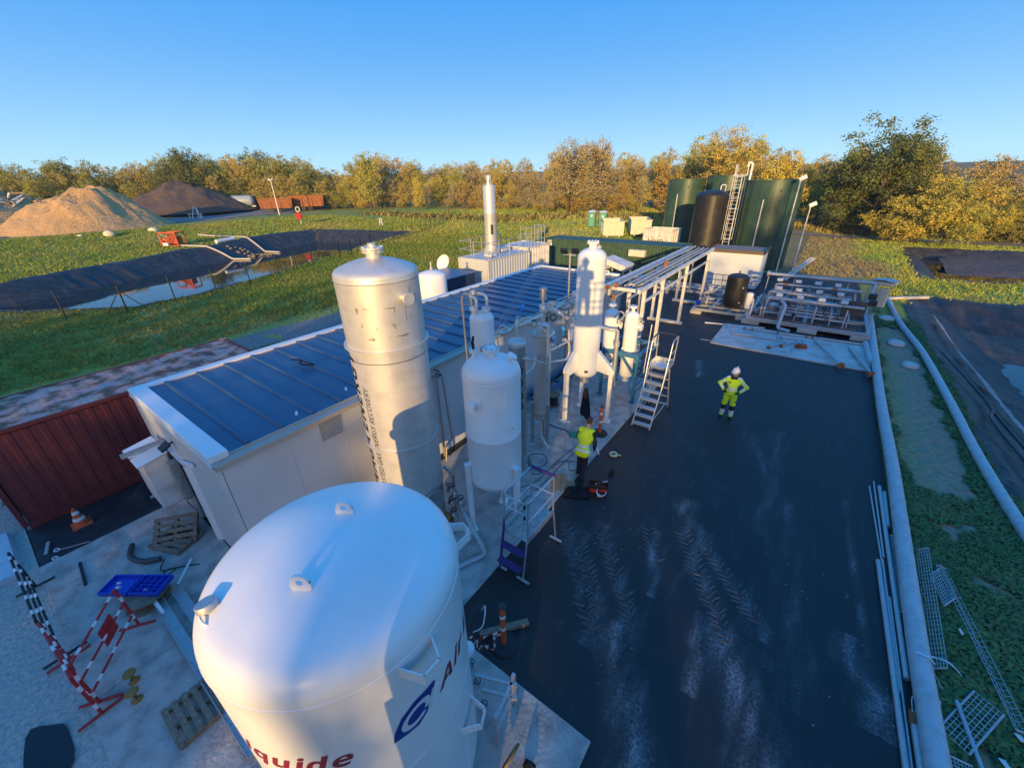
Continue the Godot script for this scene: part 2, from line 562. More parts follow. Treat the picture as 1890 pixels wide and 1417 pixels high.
	M.cream = tri_mat(tint_tex(65, 0.02, 4, [[0.1, Color(0.50, 0.44, 0.33)], [0.5, Color(0.66, 0.60, 0.47)], [0.9, Color(0.74, 0.69, 0.57)]], 256, 0.2), 2.0, 0.7)
	M.bark = mat(Color(0.09, 0.07, 0.05), 0.95)
	M.hose = mat(Color(0.48, 0.46, 0.42), 0.6)
	M.hose_dark = mat(Color(0.06, 0.06, 0.065), 0.5)

# ---------------------------------------------------------------- ground, ponds, yard
var pond_a := PackedVector2Array([Vector2(-35.3, -6.4), Vector2(-36, -9.8), Vector2(-37.3, -13), Vector2(-38.9, -16.5), Vector2(-42, -23), Vector2(-45.9, -31), Vector2(-50.5, -43.5), Vector2(-66.2, -36.8), Vector2(-64.4, -27.6), Vector2(-59.9, -19.5), Vector2(-59.1, -16.2), Vector2(-55.6, -8.4), Vector2(-51.9, -1.9), Vector2(-50, 5), Vector2(-46, 4.5), Vector2(-42.5, -1), Vector2(-38.5, -3.8)])
var pond_b := PackedVector2Array([Vector2(7.0, -44.6), Vector2(7.4, -61.2), Vector2(62, -63), Vector2(62, -47.5), Vector2(12.4, -45.8)])
var pond_c := PackedVector2Array([Vector2(5.6, -36.0), Vector2(11, -37.4), Vector2(60, -40), Vector2(60, -4), Vector2(7.4, -4), Vector2(6.3, -10), Vector2(5.7, -14), Vector2(5.3, -19), Vector2(5.2, -26)])
var gn := FastNoiseLite.new()

func poly_dist(p: Vector2, poly: PackedVector2Array) -> float:
	# positive inside
	var d := 1e9
	var k := poly.size()
	for i in k:
		var q := Geometry2D.get_closest_point_to_segment(p, poly[i], poly[(i + 1) % k])
		d = min(d, p.distance_squared_to(q))
	d = sqrt(d)
	return d if Geometry2D.is_point_in_polygon(p, poly) else -d

func base_h(x: float, z: float) -> float:
	var h := 0.0
	h += 0.42 * smooth(-25.0, -35.0, x) + 0.4 * smooth(-43.0, -53.0, x) + 0.75 * smooth(-58.0, -84.0, x) + 1.6 * smooth(-95.0, -150.0, x)
	var nx := smooth(2.0, -14.0, x)
	h += nx * (1.0 * smooth(-52.0, -80.0, z) + 1.2 * smooth(-85.0, -140.0, z)) * smooth(-110.0, -60.0, x)
	h += 0.5 * smooth(2.0, -14.0, x) * smooth(-46.0, -60.0, z) * smooth(-70.0, -40.0, x)
	var away := smooth(120.0, 420.0, Vector2(x, z).length())
	h += away * 6.0 + smooth(300.0, 700.0, Vector2(x, z).length()) * 9.0
	var yard := smooth(-14.0, -24.0, x) + smooth(4.5, 9.0, x) + smooth(-40.0, -50.0, z)
	h += (gn.get_noise_2d(x * 1.0, z * 1.0) * 0.16 + gn.get_noise_2d(x * 0.13, z * 0.13) * 0.25) * clamp(yard, 0.0, 1.0)
	return h

func th(x: float, z: float) -> float:
	var h := base_h(x, z)
	var p := Vector2(x, z)
	if x < -30.0 and x > -70.0 and z > -48.0 and z < 9.0:
		var d := poly_dist(p, pond_a)
		if d > 0.0:
			h = max(h - d * 0.6, min(h, -1.7))
	elif x > 4.0 and x < 64.0 and z > -65.0 and z < 0.0:
		var d := poly_dist(p, pond_b)
		if d > 0.0:
			h = max(h - d * 0.62, -2.3)
		else:
			d = poly_dist(p, pond_c)
			if d > 0.0:
				h = max(h - d * 0.5, -2.3)
	return h

func steps(a: float, b: float, fine0: float, fine1: float, st: float, grow: float) -> Array:
	var out := []
	var x := fine0
	while x <= fine1 + 1e-4:
		out.append(x)
		x += st
	var s := st
	x = fine1
	while x < b:
		s *= grow
		x += s
		out.append(min(x, b))
	s = st
	x = fine0
	while x > a:
		s *= grow
		x -= s
		out.push_front(max(x, a))
	return out

func ground_colour(x: float, z: float) -> Color:
	var a := gn.get_noise_2d(x * 0.35 + 300.0, z * 0.35) * 0.5 + 0.5
	var b := gn.get_noise_2d(x * 1.7 - 90.0, z * 1.7) * 0.5 + 0.5
	var green := Color(0.34, 0.38, 0.07)
	var lush := Color(0.24, 0.36, 0.055)
	var dry := Color(0.54, 0.45, 0.15)
	var earth := Color(0.27, 0.21, 0.145)
	var c := green.lerp(lush, smooth(0.35, 0.7, b))
	c = c.lerp(dry, smooth(0.48, 0.78, a * 0.7 + b * 0.3) * 0.75)
	# bare earth along the container park and the track behind the building
	var e := 0.0
	e = max(e, smooth(-18.5, -16.0, x) * smooth(6.0, 2.0, z) * smooth(4.0, 2.0, x) * 0.75)
	e = max(e, smooth(-33.0, -30.0, z) * smooth(-27.0, -23.0, x) * smooth(-14.0, -16.0, x) * smooth(-12.0, -16.0, z) * 0.5)
	e = max(e, smooth(2.9, 3.2, x) * smooth(8.0, 6.6, x) * smooth(-31.0, -29.0, z) * 1.2)
	if x > 2.0 and x < 9.0 and z > -33.0:
		earth = Color(0.40, 0.32, 0.235)
	# worn patch on the right-hand lawn and reddish earth by the big tanks
	e = max(e, 0.8 * smooth(5.0, 2.2, Vector2((x - 1.8) * 1.0, (z + 46.0) * 0.6).length()))
	e = max(e, 0.9 * smooth(2.6, 1.0, Vector2(x + 23.5, (z + 30.5) * 0.7).length()))
	c = c.lerp(earth, clamp(e * (0.55 + b * 0.9), 0.0, 1.0))
	var far := smooth(92.0, 112.0, Vector2(x, z).length() - (30.0 if x < -70.0 else 0.0))
	c = c.lerp(Color(0.27, 0.21, 0.09), far)
	var inside := false
	if x < -30.0:
		inside = Geometry2D.is_point_in_polygon(Vector2(x, z), pond_a)
	elif x > 4.0:
		inside = Geometry2D.is_point_in_polygon(Vector2(x, z), pond_b) or Geometry2D.is_point_in_polygon(Vector2(x, z), pond_c)
	if inside:
		c = Color(0.10, 0.075, 0.055)
	return c

func build_ground():
	gn.seed = 3
	gn.frequency = 0.12
	gn.fractal_octaves = 4
	var xs := steps(-900.0, 900.0, -72.0, 26.0, 1.0, 1.12)
	var zs := steps(-1000.0, 130.0, -66.0, 8.0, 1.0, 1.12)
	var m := MB.new()
	m.use_col = true
	var hs := []
	for x in xs:
		var row := []
		for z in zs:
			var y := th(x, z)
			if x > -14.6 and x < 3.6 and z > -42.0 and z < 8.0:
				y = -0.07
			row.append(y)
		hs.append(row)
	var nrm := func(i: int, j: int) -> Vector3:
		var i0: int = max(i - 1, 0)
		var i1: int = min(i + 1, xs.size() - 1)
		var j0: int = max(j - 1, 0)
		var j1: int = min(j + 1, zs.size() - 1)
		return Vector3(-(hs[i1][j] - hs[i0][j]) / (xs[i1] - xs[i0]), 1.0, -(hs[i][j1] - hs[i][j0]) / (zs[j1] - zs[j0])).normalized()
	var vv := PackedVector3Array()
	var nn := PackedVector3Array()
	var cc := PackedColorArray()
	var ix := PackedInt32Array()
	for i in xs.size():
		for j in zs.size():
			vv.append(Vector3(xs[i], hs[i][j], zs[j]))
			nn.append(nrm.call(i, j))
			cc.append(ground_colour(xs[i], zs[j]))
	for i in xs.size() - 1:
		for j in zs.size() - 1:
			var a := i * zs.size() + j
			var b := a + zs.size()
			ix.append_array([a, b, b + 1, a, b + 1, a + 1])
	var arr := []
	arr.resize(Mesh.ARRAY_MAX)
	arr[Mesh.ARRAY_VERTEX] = vv
	arr[Mesh.ARRAY_NORMAL] = nn
	arr[Mesh.ARRAY_COLOR] = cc
	arr[Mesh.ARRAY_INDEX] = ix
	var am := ArrayMesh.new()
	am.add_surface_from_arrays(Mesh.PRIMITIVE_TRIANGLES, arr)
	am.surface_set_material(0, M.grass)
	var o := MeshInstance3D.new()
	o.mesh = am
	o.name = "ground"
	o.set_meta("kind", "structure")
	add_child(o)
	for w in [[pond_a, 5.0, 0.0], [pond_b, 4.0, 2.0], [pond_c, 4.0, 1.0]]:
		liner(w[0], w[1], w[2])
	# water sheets
	var water_a := MB.new()
	water_a.flat(pond_a, -0.7)
	structure("pond_water", water_a, M.water)
	var water_b := MB.new()
	water_b.flat(pond_b, -0.75)
	structure("pond_water", water_b, M.water)
	var water_c := MB.new()
	water_c.flat(pond_c, -1.72)
	structure("pond_water", water_c, M.water)
	for w in [[pond_b, -1.62], [pond_c, -1.6]]:
		var q := MB.new()
		var poly: PackedVector2Array = w[0]
		var lo := poly[0]
		var hi := poly[0]
		for p in poly:
			lo = Vector2(min(lo.x, p.x), min(lo.y, p.y)); hi = Vector2(max(hi.x, p.x), max(hi.y, p.y))
		hi.x = min(hi.x, 34.0)
		var st := 0.6
		var nxm := int((hi.x - lo.x) / st)
		var nzm := int((hi.y - lo.y) / st)
		for i in nxm:
			for j in nzm:
				var x0 := lo.x + i * st
				var z0 := lo.y + j * st
				if poly_dist(Vector2(x0 + st / 2, z0 + st / 2), poly) < 2.4:
					continue
				var f := func(x: float, z: float) -> Vector3:
					var hgt := -1.76 + gn.get_noise_2d(x * 0.9 + 20.0, z * 1.3) * 0.24
					if w[1] == -1.62:
						hgt += 0.9 + 0.55 * smooth(-50.5, -55.0, z)
					else:
						hgt += 0.4 * smooth(9.2, 7.8, x) + 0.5 * smooth(-29.0, -33.5, z) - 0.09
					return Vector3(x, hgt, z)
				q.quad(f.call(x0, z0), f.call(x0 + st, z0), f.call(x0 + st, z0 + st), f.call(x0, z0 + st), Vector3(x0, -9, z0))
		structure("mud", q, M.mud)
	# gravel track behind the building
	var tr := MB.new()
	var prev = null
	for i in 26:
		var z := 2.0 - i * 2.0
		var x0 := -24.0 - sin(i * 0.21) * 0.8 + 0.12 * i
		var a := Vector3(x0, th(x0, z) + 0.04, z)
		var b := Vector3(x0 + 2.6, th(x0 + 2.6, z) + 0.04, z)
		if prev != null:
			tr.quad(prev[0], prev[1], b, a, Vector3(x0, -50, z))
		prev = [a, b]
	structure("gravel_track", tr, M.track)
	# service road on the far right-hand lawn
	var rd := MB.new()
	prev = null
	for i in 40:
		var x := -6.0 + i * 2.0
		var z0 := -70.0 + 0.006 * (x - 10.0) * (x - 10.0) * 0.2
		var a := Vector3(x, th(x, z0) + 0.05, z0)
		var b := Vector3(x, th(x, z0 + 2.6) + 0.05, z0 + 2.6)
		if prev != null:
			rd.quad(prev[0], prev[1], b, a, Vector3(x, -50, z0))
		prev = [a, b]
	structure("service_road", rd, M.track)
	# plateau of the wood yard
	var pl := MB.new()
	for i in 30:
		for j in 22:
			var x0 := -86.0 - i * 2.2
			var z0 := 8.0 - j * 3.4 - i * 0.25
			var f := func(x: float, z: float) -> Vector3:
				return Vector3(x, th(x, z) + 0.07, z)
			if x0 > -88.0 - 0.20 * (8.0 - z0):
				continue
			pl.quad(f.call(x0, z0), f.call(x0 - 2.2, z0 - 0.25), f.call(x0 - 2.2, z0 - 3.65), f.call(x0, z0 - 3.4), Vector3(x0, -90, z0))
	structure("wood_yard_pavement", pl, M.track)

func liner(poly: PackedVector2Array, deep: float, seedy: float):
	# the black sheet laid over the banks, with folds that run down the slope
	var pts := []
	var k := poly.size()
	for i in k:
		var a := poly[i]
		var b := poly[(i + 1) % k]
		var cnt: int = max(1, int(a.distance_to(b) / 0.45))
		for j in cnt:
			pts.append(a.lerp(b, float(j) / cnt))
	var m := pts.size()
	var inn := []
	var ccw := 1.0
	if Geometry2D.is_polygon_clockwise(poly):
		ccw = -1.0
	for i in m:
		var d := Vector2()
		for w in range(-4, 5):
			var e: Vector2 = pts[(i + w + 1 + m) % m] - pts[(i + w + m) % m]
			d += Vector2(-e.y, e.x).normalized() * ccw
		inn.append(d.normalized())
	var rings := [-0.5, -0.05, 0.4, 0.9, 1.5, 2.2, 3.0, 4.0, 5.0]
	var rows := []
	for r in rings:
		if r > deep:
			break
		var row := []
		for i in m:
			var wob: float = gn.get_noise_2d(i * 0.9 + seedy * 91.0, 5.0) * 0.30 if r < 0.0 else 0.0
			var p: Vector2 = pts[i] + inn[i] * (r + wob)
			var y: float = th(p.x, p.y) + 0.05 + (max(0.0, gn.get_noise_2d(i * 2.6, r * 0.6 + seedy * 30.0)) * 0.22 if r > 0.0 else 0.0)
			row.append(Vector3(p.x, y, p.y))
		rows.append(row)
	var q := MB.new()
	for r in rows.size() - 1:
		for i in m:
			var j := (i + 1) % m
			q.quad(rows[r][i], rows[r][j], rows[r + 1][j], rows[r + 1][i], rows[r][i] - Vector3(0, 40, 0))
	structure("pond_liner", q, M.liner)

func slab(called: String, x0, x1, z0, z1, top, m, thick := 0.12):
	var q := MB.new()
	q.b((x0 + x1) / 2.0, top - thick / 2.0, (z0 + z1) / 2.0, abs(x1 - x0), thick, abs(z1 - z0), 0.0, 0.012)
	return structure(called, q, m)

func dusty_lane():
	# the driven lane: asphalt with pale dust that tyres carried in, in streaks along the wheel paths
	var w := 448
	var h := 1280
	var x0 := -3.83
	var x1 := 2.9
	var z0 := -21.0
	var z1 := -0.5
	var lines := [[-1.59, -4.35, -3.15, -6.27, 0.2, 0.75], [-1.64, -4.82, -2.75, -6.07, 0.2, 0.675], [-1.13, -5.05, -2.41, -6.6, 0.2, 0.675], [0.43, -5.57, -0.91, -7.65, 0.2, 0.8250000000000001], [0.79, -6.3, -0.52, -7.64, 0.2, 0.75], [-1.05, -6.24, -1.58, -7.37, 0.2, 0.375], [-0.23, -3.06, -1.25, -4.48, 0.3, 0.9], [1.22, -4.1, 0.32, -5.48, 0.34, 1.0], [-0.43, -7.52, -1.12, -8.44, 0.2, 0.9], [0.46, -8.71, 0.41, -13.53, 0.2, 0.55], [1.16, -9.21, -0.42, -12.96, 0.2, 0.5], [-2.76, -16.69, -3.07, -17.81, 0.12, 1.4], [2.5, -6.03, 2.13, -6.35, 0.2, 0.9], [-1.03, -6.1, -1.45, -6.99, 0.1, 1.2], [0.06, -5.08, -0.06, -5.21, 0.1, 1.1], [-0.56, -9.79, -4.63, -14.82, 0.3, 0.3], [1.45, -5.2, 0.91, -9.64, 0.25, 0.4], [2.35, -6.83, 2.06, -10.89, 0.06, 0.8]]
	var na := noise(91, 0.035, 4)
	var nb := noise(92, 0.25, 3)
	var out := PackedByteArray()
	out.resize(w * h * 3)
	for j in h:
		var z: float = lerp(z0, z1, (j + 0.5) / h)
		for i in w:
			var x: float = lerp(x0, x1, (i + 0.5) / w)
			var d := 0.0
			for l in lines:
				if (z - l[1]) * (z - l[3]) > 0.6:
					continue
				var t: float = clamp((z - l[1]) / (l[3] - l[1]), 0.0, 1.0)
				var e: float = abs(x - lerp(l[0], l[2], t))
				if e < l[4] * 2.0:
					d = max(d, l[5] * (1.0 - e / (l[4] * 2.0)))
			var a := na.get_noise_2d(x * 90.0, z * 22.0) * 0.5 + 0.5
			var b := nb.get_noise_2d(x * 66.0, z * 62.0) * 0.5 + 0.5
			var v := 0.017 + 0.012 * (b - 0.5) + 0.21 * pow(clamp(d * 1.25 * (a * 1.5 - 0.15) * (b * 1.3), 0.0, 1.0), 1.6) + 0.02 * smooth(0.6, 0.9, a)
			var c := Color(v, v * 0.99, v * 1.04).linear_to_srgb()
			var id := (j * w + i) * 3
			out[id] = int(c.r * 255.0)
			out[id + 1] = int(c.g * 255.0)
			out[id + 2] = int(c.b * 255.0)
	var m := StandardMaterial3D.new()
	m.albedo_texture = ImageTexture.create_from_image(Image.create_from_data(w, h, false, Image.FORMAT_RGB8, out))
	m.roughness = 0.58
	var q := MB.new()
	q.use_uv = true
	for p in [[x0, z0, 0, 0], [x1, z0, 1, 0], [x1, z1, 1, 1], [x0, z0, 0, 0], [x1, z1, 1, 1], [x0, z1, 0, 1]]:
		q.v.append(V(p[0], 0.004, p[1]))
		q.n.append(V(0, 1, 0))
		q.uv.append(Vector2(p[2], p[3]))
	structure("asphalt_lane", q, m)

func build_yard():
	var a := MB.new()
	a.flat(PackedVector2Array([Vector2(-13.75, 1.26), Vector2(-13.75, -30), Vector2(-13.75, -32.2), Vector2(-8.0, -32.2), Vector2(-8.0, -40), Vector2(2.9, -40), Vector2(2.9, 8), Vector2(-3.0, 8), Vector2(-3.0, 1.26)]), 0.0)
	structure("asphalt", a, M.asphalt)
	dusty_lane()
	var g := MB.new()
	g.flat(PackedVector2Array([Vector2(-19, 1.28), Vector2(-19, 8.0), Vector2(-3.02, 8.0), Vector2(-3.02, 1.28)]), 0.004)
	g.flat(PackedVector2Array([Vector2(-19, 1.26), Vector2(-13.76, 1.26), Vector2(-13.76, -0.2), Vector2(-19, 0.4)]), -0.02)
	structure("gravel_ground", g, M.gravel)
	slab("concrete_apron", -11.9, -7.52, -1.38, 1.28, 0.05, M.concrete)
	slab("concrete_apron", -7.515, -0.9, -2.92, 1.28, 0.05, M.concrete)
	slab("concrete_apron", -7.4, -3.83, -8.9, -2.93, 0.05, M.concrete)
	slab("concrete_apron", -7.4, -3.83, -14.9, -8.92, 0.05, M.concrete)
	slab("concrete_slab", -3.25, 2.9, -24.1, -20.6, 0.06, M.concrete_smooth)
	# kerb row of the tank plinth
	# dried mud printed by tractor tyres
	var tm := MB.new()
	var paths := [[V(-1.59, 0, -4.35), V(-3.15, 0, -6.27), 1.0], [V(-1.64, 0, -4.82), V(-2.75, 0, -6.07), 0.9], [V(-1.13, 0, -5.05), V(-2.41, 0, -6.6), 0.9], [V(0.43, 0, -5.57), V(-0.91, 0, -7.65), 1.1], [V(0.79, 0, -6.3), V(-0.52, 0, -7.64), 1.0], [V(-1.05, 0, -6.24), V(-1.58, 0, -7.37), 0.5]]
	for p in paths:
		var a0: Vector3 = p[0]
		var b0: Vector3 = p[1]
		var l := a0.distance_to(b0)
		var dir := (b0 - a0) / l
		var side := Vector3(-dir.z, 0, dir.x)
		var s := 0.0
		while s < l:
			for sd in [-1.0, 1.0]:
				if rng.randf() > p[2] * 0.95:
					continue
				var c: Vector3 = a0 + dir * (s + (0.06 if sd > 0 else 0.0)) + side * rng.randf_range(-0.02, 0.02)
				var st: Vector3 = c + side * sd * 0.02
				var en: Vector3 = c + side * sd * rng.randf_range(0.14, 0.22) + dir * rng.randf_range(0.08, 0.13)
				var w := rng.randf_range(0.016, 0.032)
				var mid: Vector3 = (st + en) * 0.5 + dir * rng.randf_range(-0.01, 0.02)
				var k := []
				for q in [[st, w * 0.6], [mid, w], [en, w * 0.5]]:
					k.append([q[0] - dir * q[1] + V(0, 0.005, 0), q[0] + V(0, 0.02, 0), q[0] + dir * q[1] + V(0, 0.005, 0)])
				for i in 2:
					tm.quad(k[i][0], k[i][1], k[i + 1][1], k[i + 1][0], V(c.x, -5, c.z))
					tm.quad(k[i][1], k[i][2], k[i + 1][2], k[i + 1][1], V(c.x, -5, c.z))
			s += rng.randf_range(0.11, 0.15)
	var mm := mat(Color(0.085, 0.084, 0.085), 0.38)
	var o := MeshInstance3D.new()
	o.mesh = tm.mesh(mm)
	o.name = nm("mud_tread_prints")
	o.set_meta("label", "dried mud prints of tractor tyres on the dark asphalt")
	o.set_meta("category", "mud")
	o.set_meta("kind", "stuff")
	add_child(o)
	# pale dust carried onto the asphalt, as thin crumbs and specks
	var cr := MB.new()
	cr.lathe([Vector2(0.0, -0.3), Vector2(0.9, -0.1), Vector2(1.0, 0.3), Vector2(0.5, 0.7), Vector2(0.0, 0.8)], Transform3D(), 5, 0.2)
	var cm := mat(Color(0.26, 0.25, 0.23), 0.9)
	var xf := []
	for i in 2600:
		var x := rng.randf_range(-3.7, 2.8)
		var z := rng.randf_range(-20.0, -2.0)
		if gn.get_noise_2d(x * 4.0, z * 1.6) < rng.randf_range(-0.35, 0.5):
			continue
		var s := 0.004 + 0.014 * pow(rng.randf(), 5.0)
		xf.append(Transform3D(Basis(Vector3.UP, rng.randf() * TAU).scaled(Vector3(s, s * 0.6, s)), Vector3(x, 0.002, z)))
	var crumbs := multi(self, nm("grit"), cr.mesh(cm), xf)
	meta(crumbs, "pale crumbs of grit scattered over the dark asphalt yard", "grit", "", "stuff")

# ---------------------------------------------------------------- long white plant building and the left-hand yard
func build_building():
	var b := thing("plant_building", "long low white panel building with blue grey ribbed metal roof", "building", V(-7.5, 0, -1.4))
	# local origin: near right-hand corner; x from -4.7 to 0, z from -17.7 to 0
	var W := 4.7
	var L := 17.7
	var q := MB.new()
	q.b(-W + 0.04, 1.5, -L / 2, 0.08, 2.96, L)
	q.b(-W / 2, 1.5, -L + 0.04, W - 0.16, 2.96, 0.08)
	q.b(-W / 2, 0.04, -L / 2, W - 0.1, 0.06, L - 0.1)
	part(b, "wall", q, M.panel)
	# end wall with a doorway
	q = MB.new()
	q.b(-W + 0.08 + 0.69, 1.5, -0.04, 1.38, 2.96, 0.08)
	q.b(-1.05, 1.5, -0.04, 2.1, 2.96, 0.08)
	q.b(-2.66, 2.56, -0.04, 1.12, 0.84, 0.08)
	part(b, "end_wall", q, M.panel)
	var pw := 1.18
	var n := 15
	for i in n:
		var p := MB.new()
		p.b(-0.04, 1.5, -0.09 - pw * (i + 0.5) + 0.0, 0.08, 2.9, pw - 0.003, 0.0, 0.002)
		part(b, "wall_panel", p, M.panel)
	q = MB.new()
	q.b(0.018, 0.09, -L / 2, 0.035, 0.16, L, 0.0, 0.006)
	part(b, "base_rail", q, M.dark_steel)
	q = MB.new()
	q.b(-W / 2, 2.985, -L / 2, W - 0.1, 0.02, L - 0.1)
	var pan_mat = M.roof
	# roof sheets with raised seams
	var ribs := 27
	for i in ribs + 1:
		var z0 := -0.30 if i == 0 else -0.66 - (i - 1) * 0.6515
		var z1 := -0.66 - i * 0.6515 if i < ribs else -L + 0.12
		var s := MB.new()
		s.quad(V(-W + 0.2, 3.095, z0), V(-0.16, 3.03, z0), V(-0.16, 3.03, z1), V(-W + 0.2, 3.095, z1), V(-2, 0, z0))
		part(b, "roof_sheet", s, M.roof)
	for i in ribs:
		var z := -0.66 - i * 0.6515
		var s := MB.new()
		var wide := 0.038 if i % 2 == 0 else 0.024
		var pr := [[-wide - 0.02, 0.0], [-wide + 0.006, 0.042], [wide - 0.006, 0.042], [wide + 0.02, 0.0]]
		for k in 3:
			s.quad(V(-W + 0.2, 3.096 + pr[k][1], z + pr[k][0]), V(-0.19, 3.032 + pr[k][1], z + pr[k][0]), V(-0.19, 3.032 + pr[k + 1][1], z + pr[k + 1][0]), V(-W + 0.2, 3.096 + pr[k + 1][1], z + pr[k + 1][0]), V(-2, 0, z))
		s.quad(V(-0.19, 3.032, z - wide - 0.02), V(-0.19, 3.074, z - wide + 0.006), V(-0.19, 3.074, z + wide - 0.006), V(-0.19, 3.032, z + wide + 0.02), V(-2, 3, z))
		part(b, "roof_seam", s, M.roof)
	# white flashings: back, near end, far end
	q = MB.new()
	q.b(-W + 0.1, 3.09, -L / 2, 0.24, 0.13, L + 0.04, 0.0, 0.01)
	part(b, "flashing", q, M.flashing)
	q = MB.new()
	q.b(-W / 2 + 0.02, 3.085, -0.14, W - 0.2, 0.135, 0.32, 0.0, 0.01)
	part(b, "flashing", q, M.flashing)
	q = MB.new()
	q.b(-W / 2 + 0.02, 3.085, -L + 0.05, W - 0.2, 0.135, 0.2, 0.0, 0.01)
	part(b, "flashing", q, M.flashing)
	q = MB.new()
	q.b(-W / 2, 2.99, 0.024, W + 0.02, 0.05, 0.02)
	part(b, "trim", q, M.flashing)
	# gutter: a folded beige channel
	q = MB.new()
	for s in [[-0.02, 3.015, 0.26, 0.012], [0.105, 2.985, 0.016, 0.075], [-0.02, 2.94, 0.26, 0.012]]:
		q.b(s[0], s[1], -L / 2, s[2], s[3], L + 0.02)
	q.b(-0.145, 3.03, -L / 2, 0.05, 0.03, L)
	part(b, "gutter", q, M.beige)
	# louvred vent
	q = MB.new()
	q.b(0.012, 2.675, -2.14, 0.03, 0.47, 0.47, 0.0, 0.006)
	var v := part(b, "vent", q, M.steel_dull)
	for i in 9:
		var s := MB.new()
		s.box(Transform3D(Basis(V(0, 0, 1), -0.6), V(0.034, 2.49 + i * 0.046, -2.14)), V(0.03, 0.008, 0.40))
		part(v, "slat", s, M.galv)
	# doorway, frame and the open leaf
	q = MB.new()
	q.b(-3.2, 1.07, 0.02, 0.06, 2.14, 0.1); q.b(-2.12, 1.07, 0.02, 0.06, 2.14, 0.1); q.b(-2.66, 2.16, 0.02, 1.14, 0.06, 0.1)
	part(b, "door_frame", q, M.flashing)
	var leaf := MB.new()
	leaf.box(Transform3D(Basis(V(0, 1, 0), 0.55), V(-2.1, 1.08, 0.03)) * Transform3D(Basis(), V(0.55, 0, 0.05)), V(1.05, 2.08, 0.055), 0.006)
	var dr := part(b, "door", leaf, M.flashing)
	var hd := MB.new()
	hd.box(Transform3D(Basis(V(0, 1, 0), 0.55), V(-2.1, 1.05, 0.03)) * Transform3D(Basis(), V(0.98, 0, 0.1)), V(0.13, 0.025, 0.03), 0.006)
	part(dr, "handle", hd, M.dark_steel)
	hd = MB.new()
	hd.box(Transform3D(Basis(V(0, 1, 0), 0.55), V(-2.1, 1.75, 0.03)) * Transform3D(Basis(), V(0.5, 0, 0.085)), V(0.16, 0.16, 0.012))
	part(dr, "sign_plate", hd, M.steel_dull)
	# floodlight over the door and cable trays
	q = MB.new()
	q.box(Transform3D(Basis(V(1, 0, 0), 0.5), V(-2.45, 2.52, 0.16)), V(0.26, 0.05, 0.2), 0.01)
	q.bar(V(-2.45, 2.55, 0.0), V(-2.45, 2.53, 0.12), 0.03, 0.03)
	part(b, "floodlight", q, M.black)
	q = MB.new()
	q.b(-3.1, 2.33, 0.4, 0.1, 0.03, 0.75, 0.0, 0.004)
	q.b(-3.15, 2.36, 0.4, 0.012, 0.06, 0.75); q.b(-3.05, 2.36, 0.4, 0.012, 0.06, 0.75)
	part(b, "cable_tray", q, M.galv)
	q = MB.new()
	q.box(Transform3D(Basis(V(0, 0, 1), 0.32), V(-1.75, 2.32, 0.05)), V(0.95, 0.09, 0.05), 0.006)
	part(b, "cable_tray", q, M.flashing)
	# small pipes on the front wall
	q = MB.new()
	q.tube(bend([V(0.02, 2.72, -5.05), V(0.2, 2.72, -5.05), V(0.2, 0.45, -5.05), V(0.2, 0.2, -5.05)], 0.1), 0.035, 8)
	part(b, "wall_pipe", q, M.steel_dull)
	q = MB.new()
	q.tube(bend([V(0.02, 2.85, -5.2), V(0.26, 2.85, -5.2), V(0.26, 0.62, -5.35), V(0.26, 0.62, -5.1), V(0.3, 0.1, -5.0)], 0.1), 0.028, 8)
	part(b, "wall_pipe", q, M.steel_dull)
	q = MB.new()
	q.torus(V(0.22, 2.8, -5.12), V(1, 0, 0), 0.08, 0.015, 16, 6)
	q.cyl(V(0.2, 2.8, -5.12), V(0.32, 2.8, -5.12), 0.02, 8)
	part(b, "valve_wheel", q, M.dark_steel)
	# labels on the roof
	for p in [[-0.5, -1.75], [-0.62, -3.0]]:
		var s := MB.new()
		s.box(Transform3D(Basis(V(0, 1, 0), 1.1) * Basis(V(0, 0, 1), 0.014), V(p[0], 3.043, p[1])), V(0.05, 0.004, 0.19))
		part(b, "sticker", s, M.reflect)
	q = MB.new()
	q.tube(soft([V(-10.56, 3.19, -4.40), V(-10.3, 3.20, -4.55), V(-10.1, 3.175, -4.42), V(-9.8, 3.165, -4.61), V(-10.15, 3.185, -4.56), V(-10.5, 3.19, -4.5)], 5), 0.018, 5)
	single("strap", q, M.black_cloth, "black strap lying crumpled on the blue grey metal roof", "strap")

	# air conditioning cabinet hung beside the door
	var c := thing("electrical_cabinet", "grey wall cabinet hung beside the open door of the white building", "cabinet", V(-10.75, 0, -1.37))
	q = MB.new()
	q.b(0, 1.56, 0.33, 0.92, 1.22, 0.44, 0.0, 0.015)
	part(c, "housing", q, M.white_dirty)
	q = MB.new()
	q.box(Transform3D(Basis(V(1, 0, 0), 0.16), V(-0.3, 2.2, 0.36)), V(0.46, 0.03, 0.56), 0.006)
	q.box(Transform3D(Basis(V(1, 0, 0), 0.16), V(0.27, 2.2, 0.36)), V(0.5, 0.03, 0.56), 0.006)
	part(c, "rain_hood", q, M.flashing)
	q = MB.new()
	q.b(0, 1.6, 0.556, 0.74, 0.96, 0.012, 0.0, 0.004)
	part(c, "door", q, M.panel)
	for s in [-0.36, 0.36]:
		q = MB.new()
		q.b(s, 0.92, 0.22, 0.05, 0.05, 0.66, 0.0, 0.006)
		q.b(s, 0.9, 0.56, 0.09, 0.02, 0.09)
		part(c, "bracket", q, M.galv)
	q = MB.new()
	q.b(0.62, 1.55, 0.1, 0.2, 1.0, 0.18, 0.0, 0.01)
	part(c, "junction_box", q, M.steel_dull)

	# red container with a rusty roof
	var k := thing("shipping_container", "dark red shipping container with rust stained pale roof", "container", V(-14.89, 0, -1.75))
	var cl := 6.06
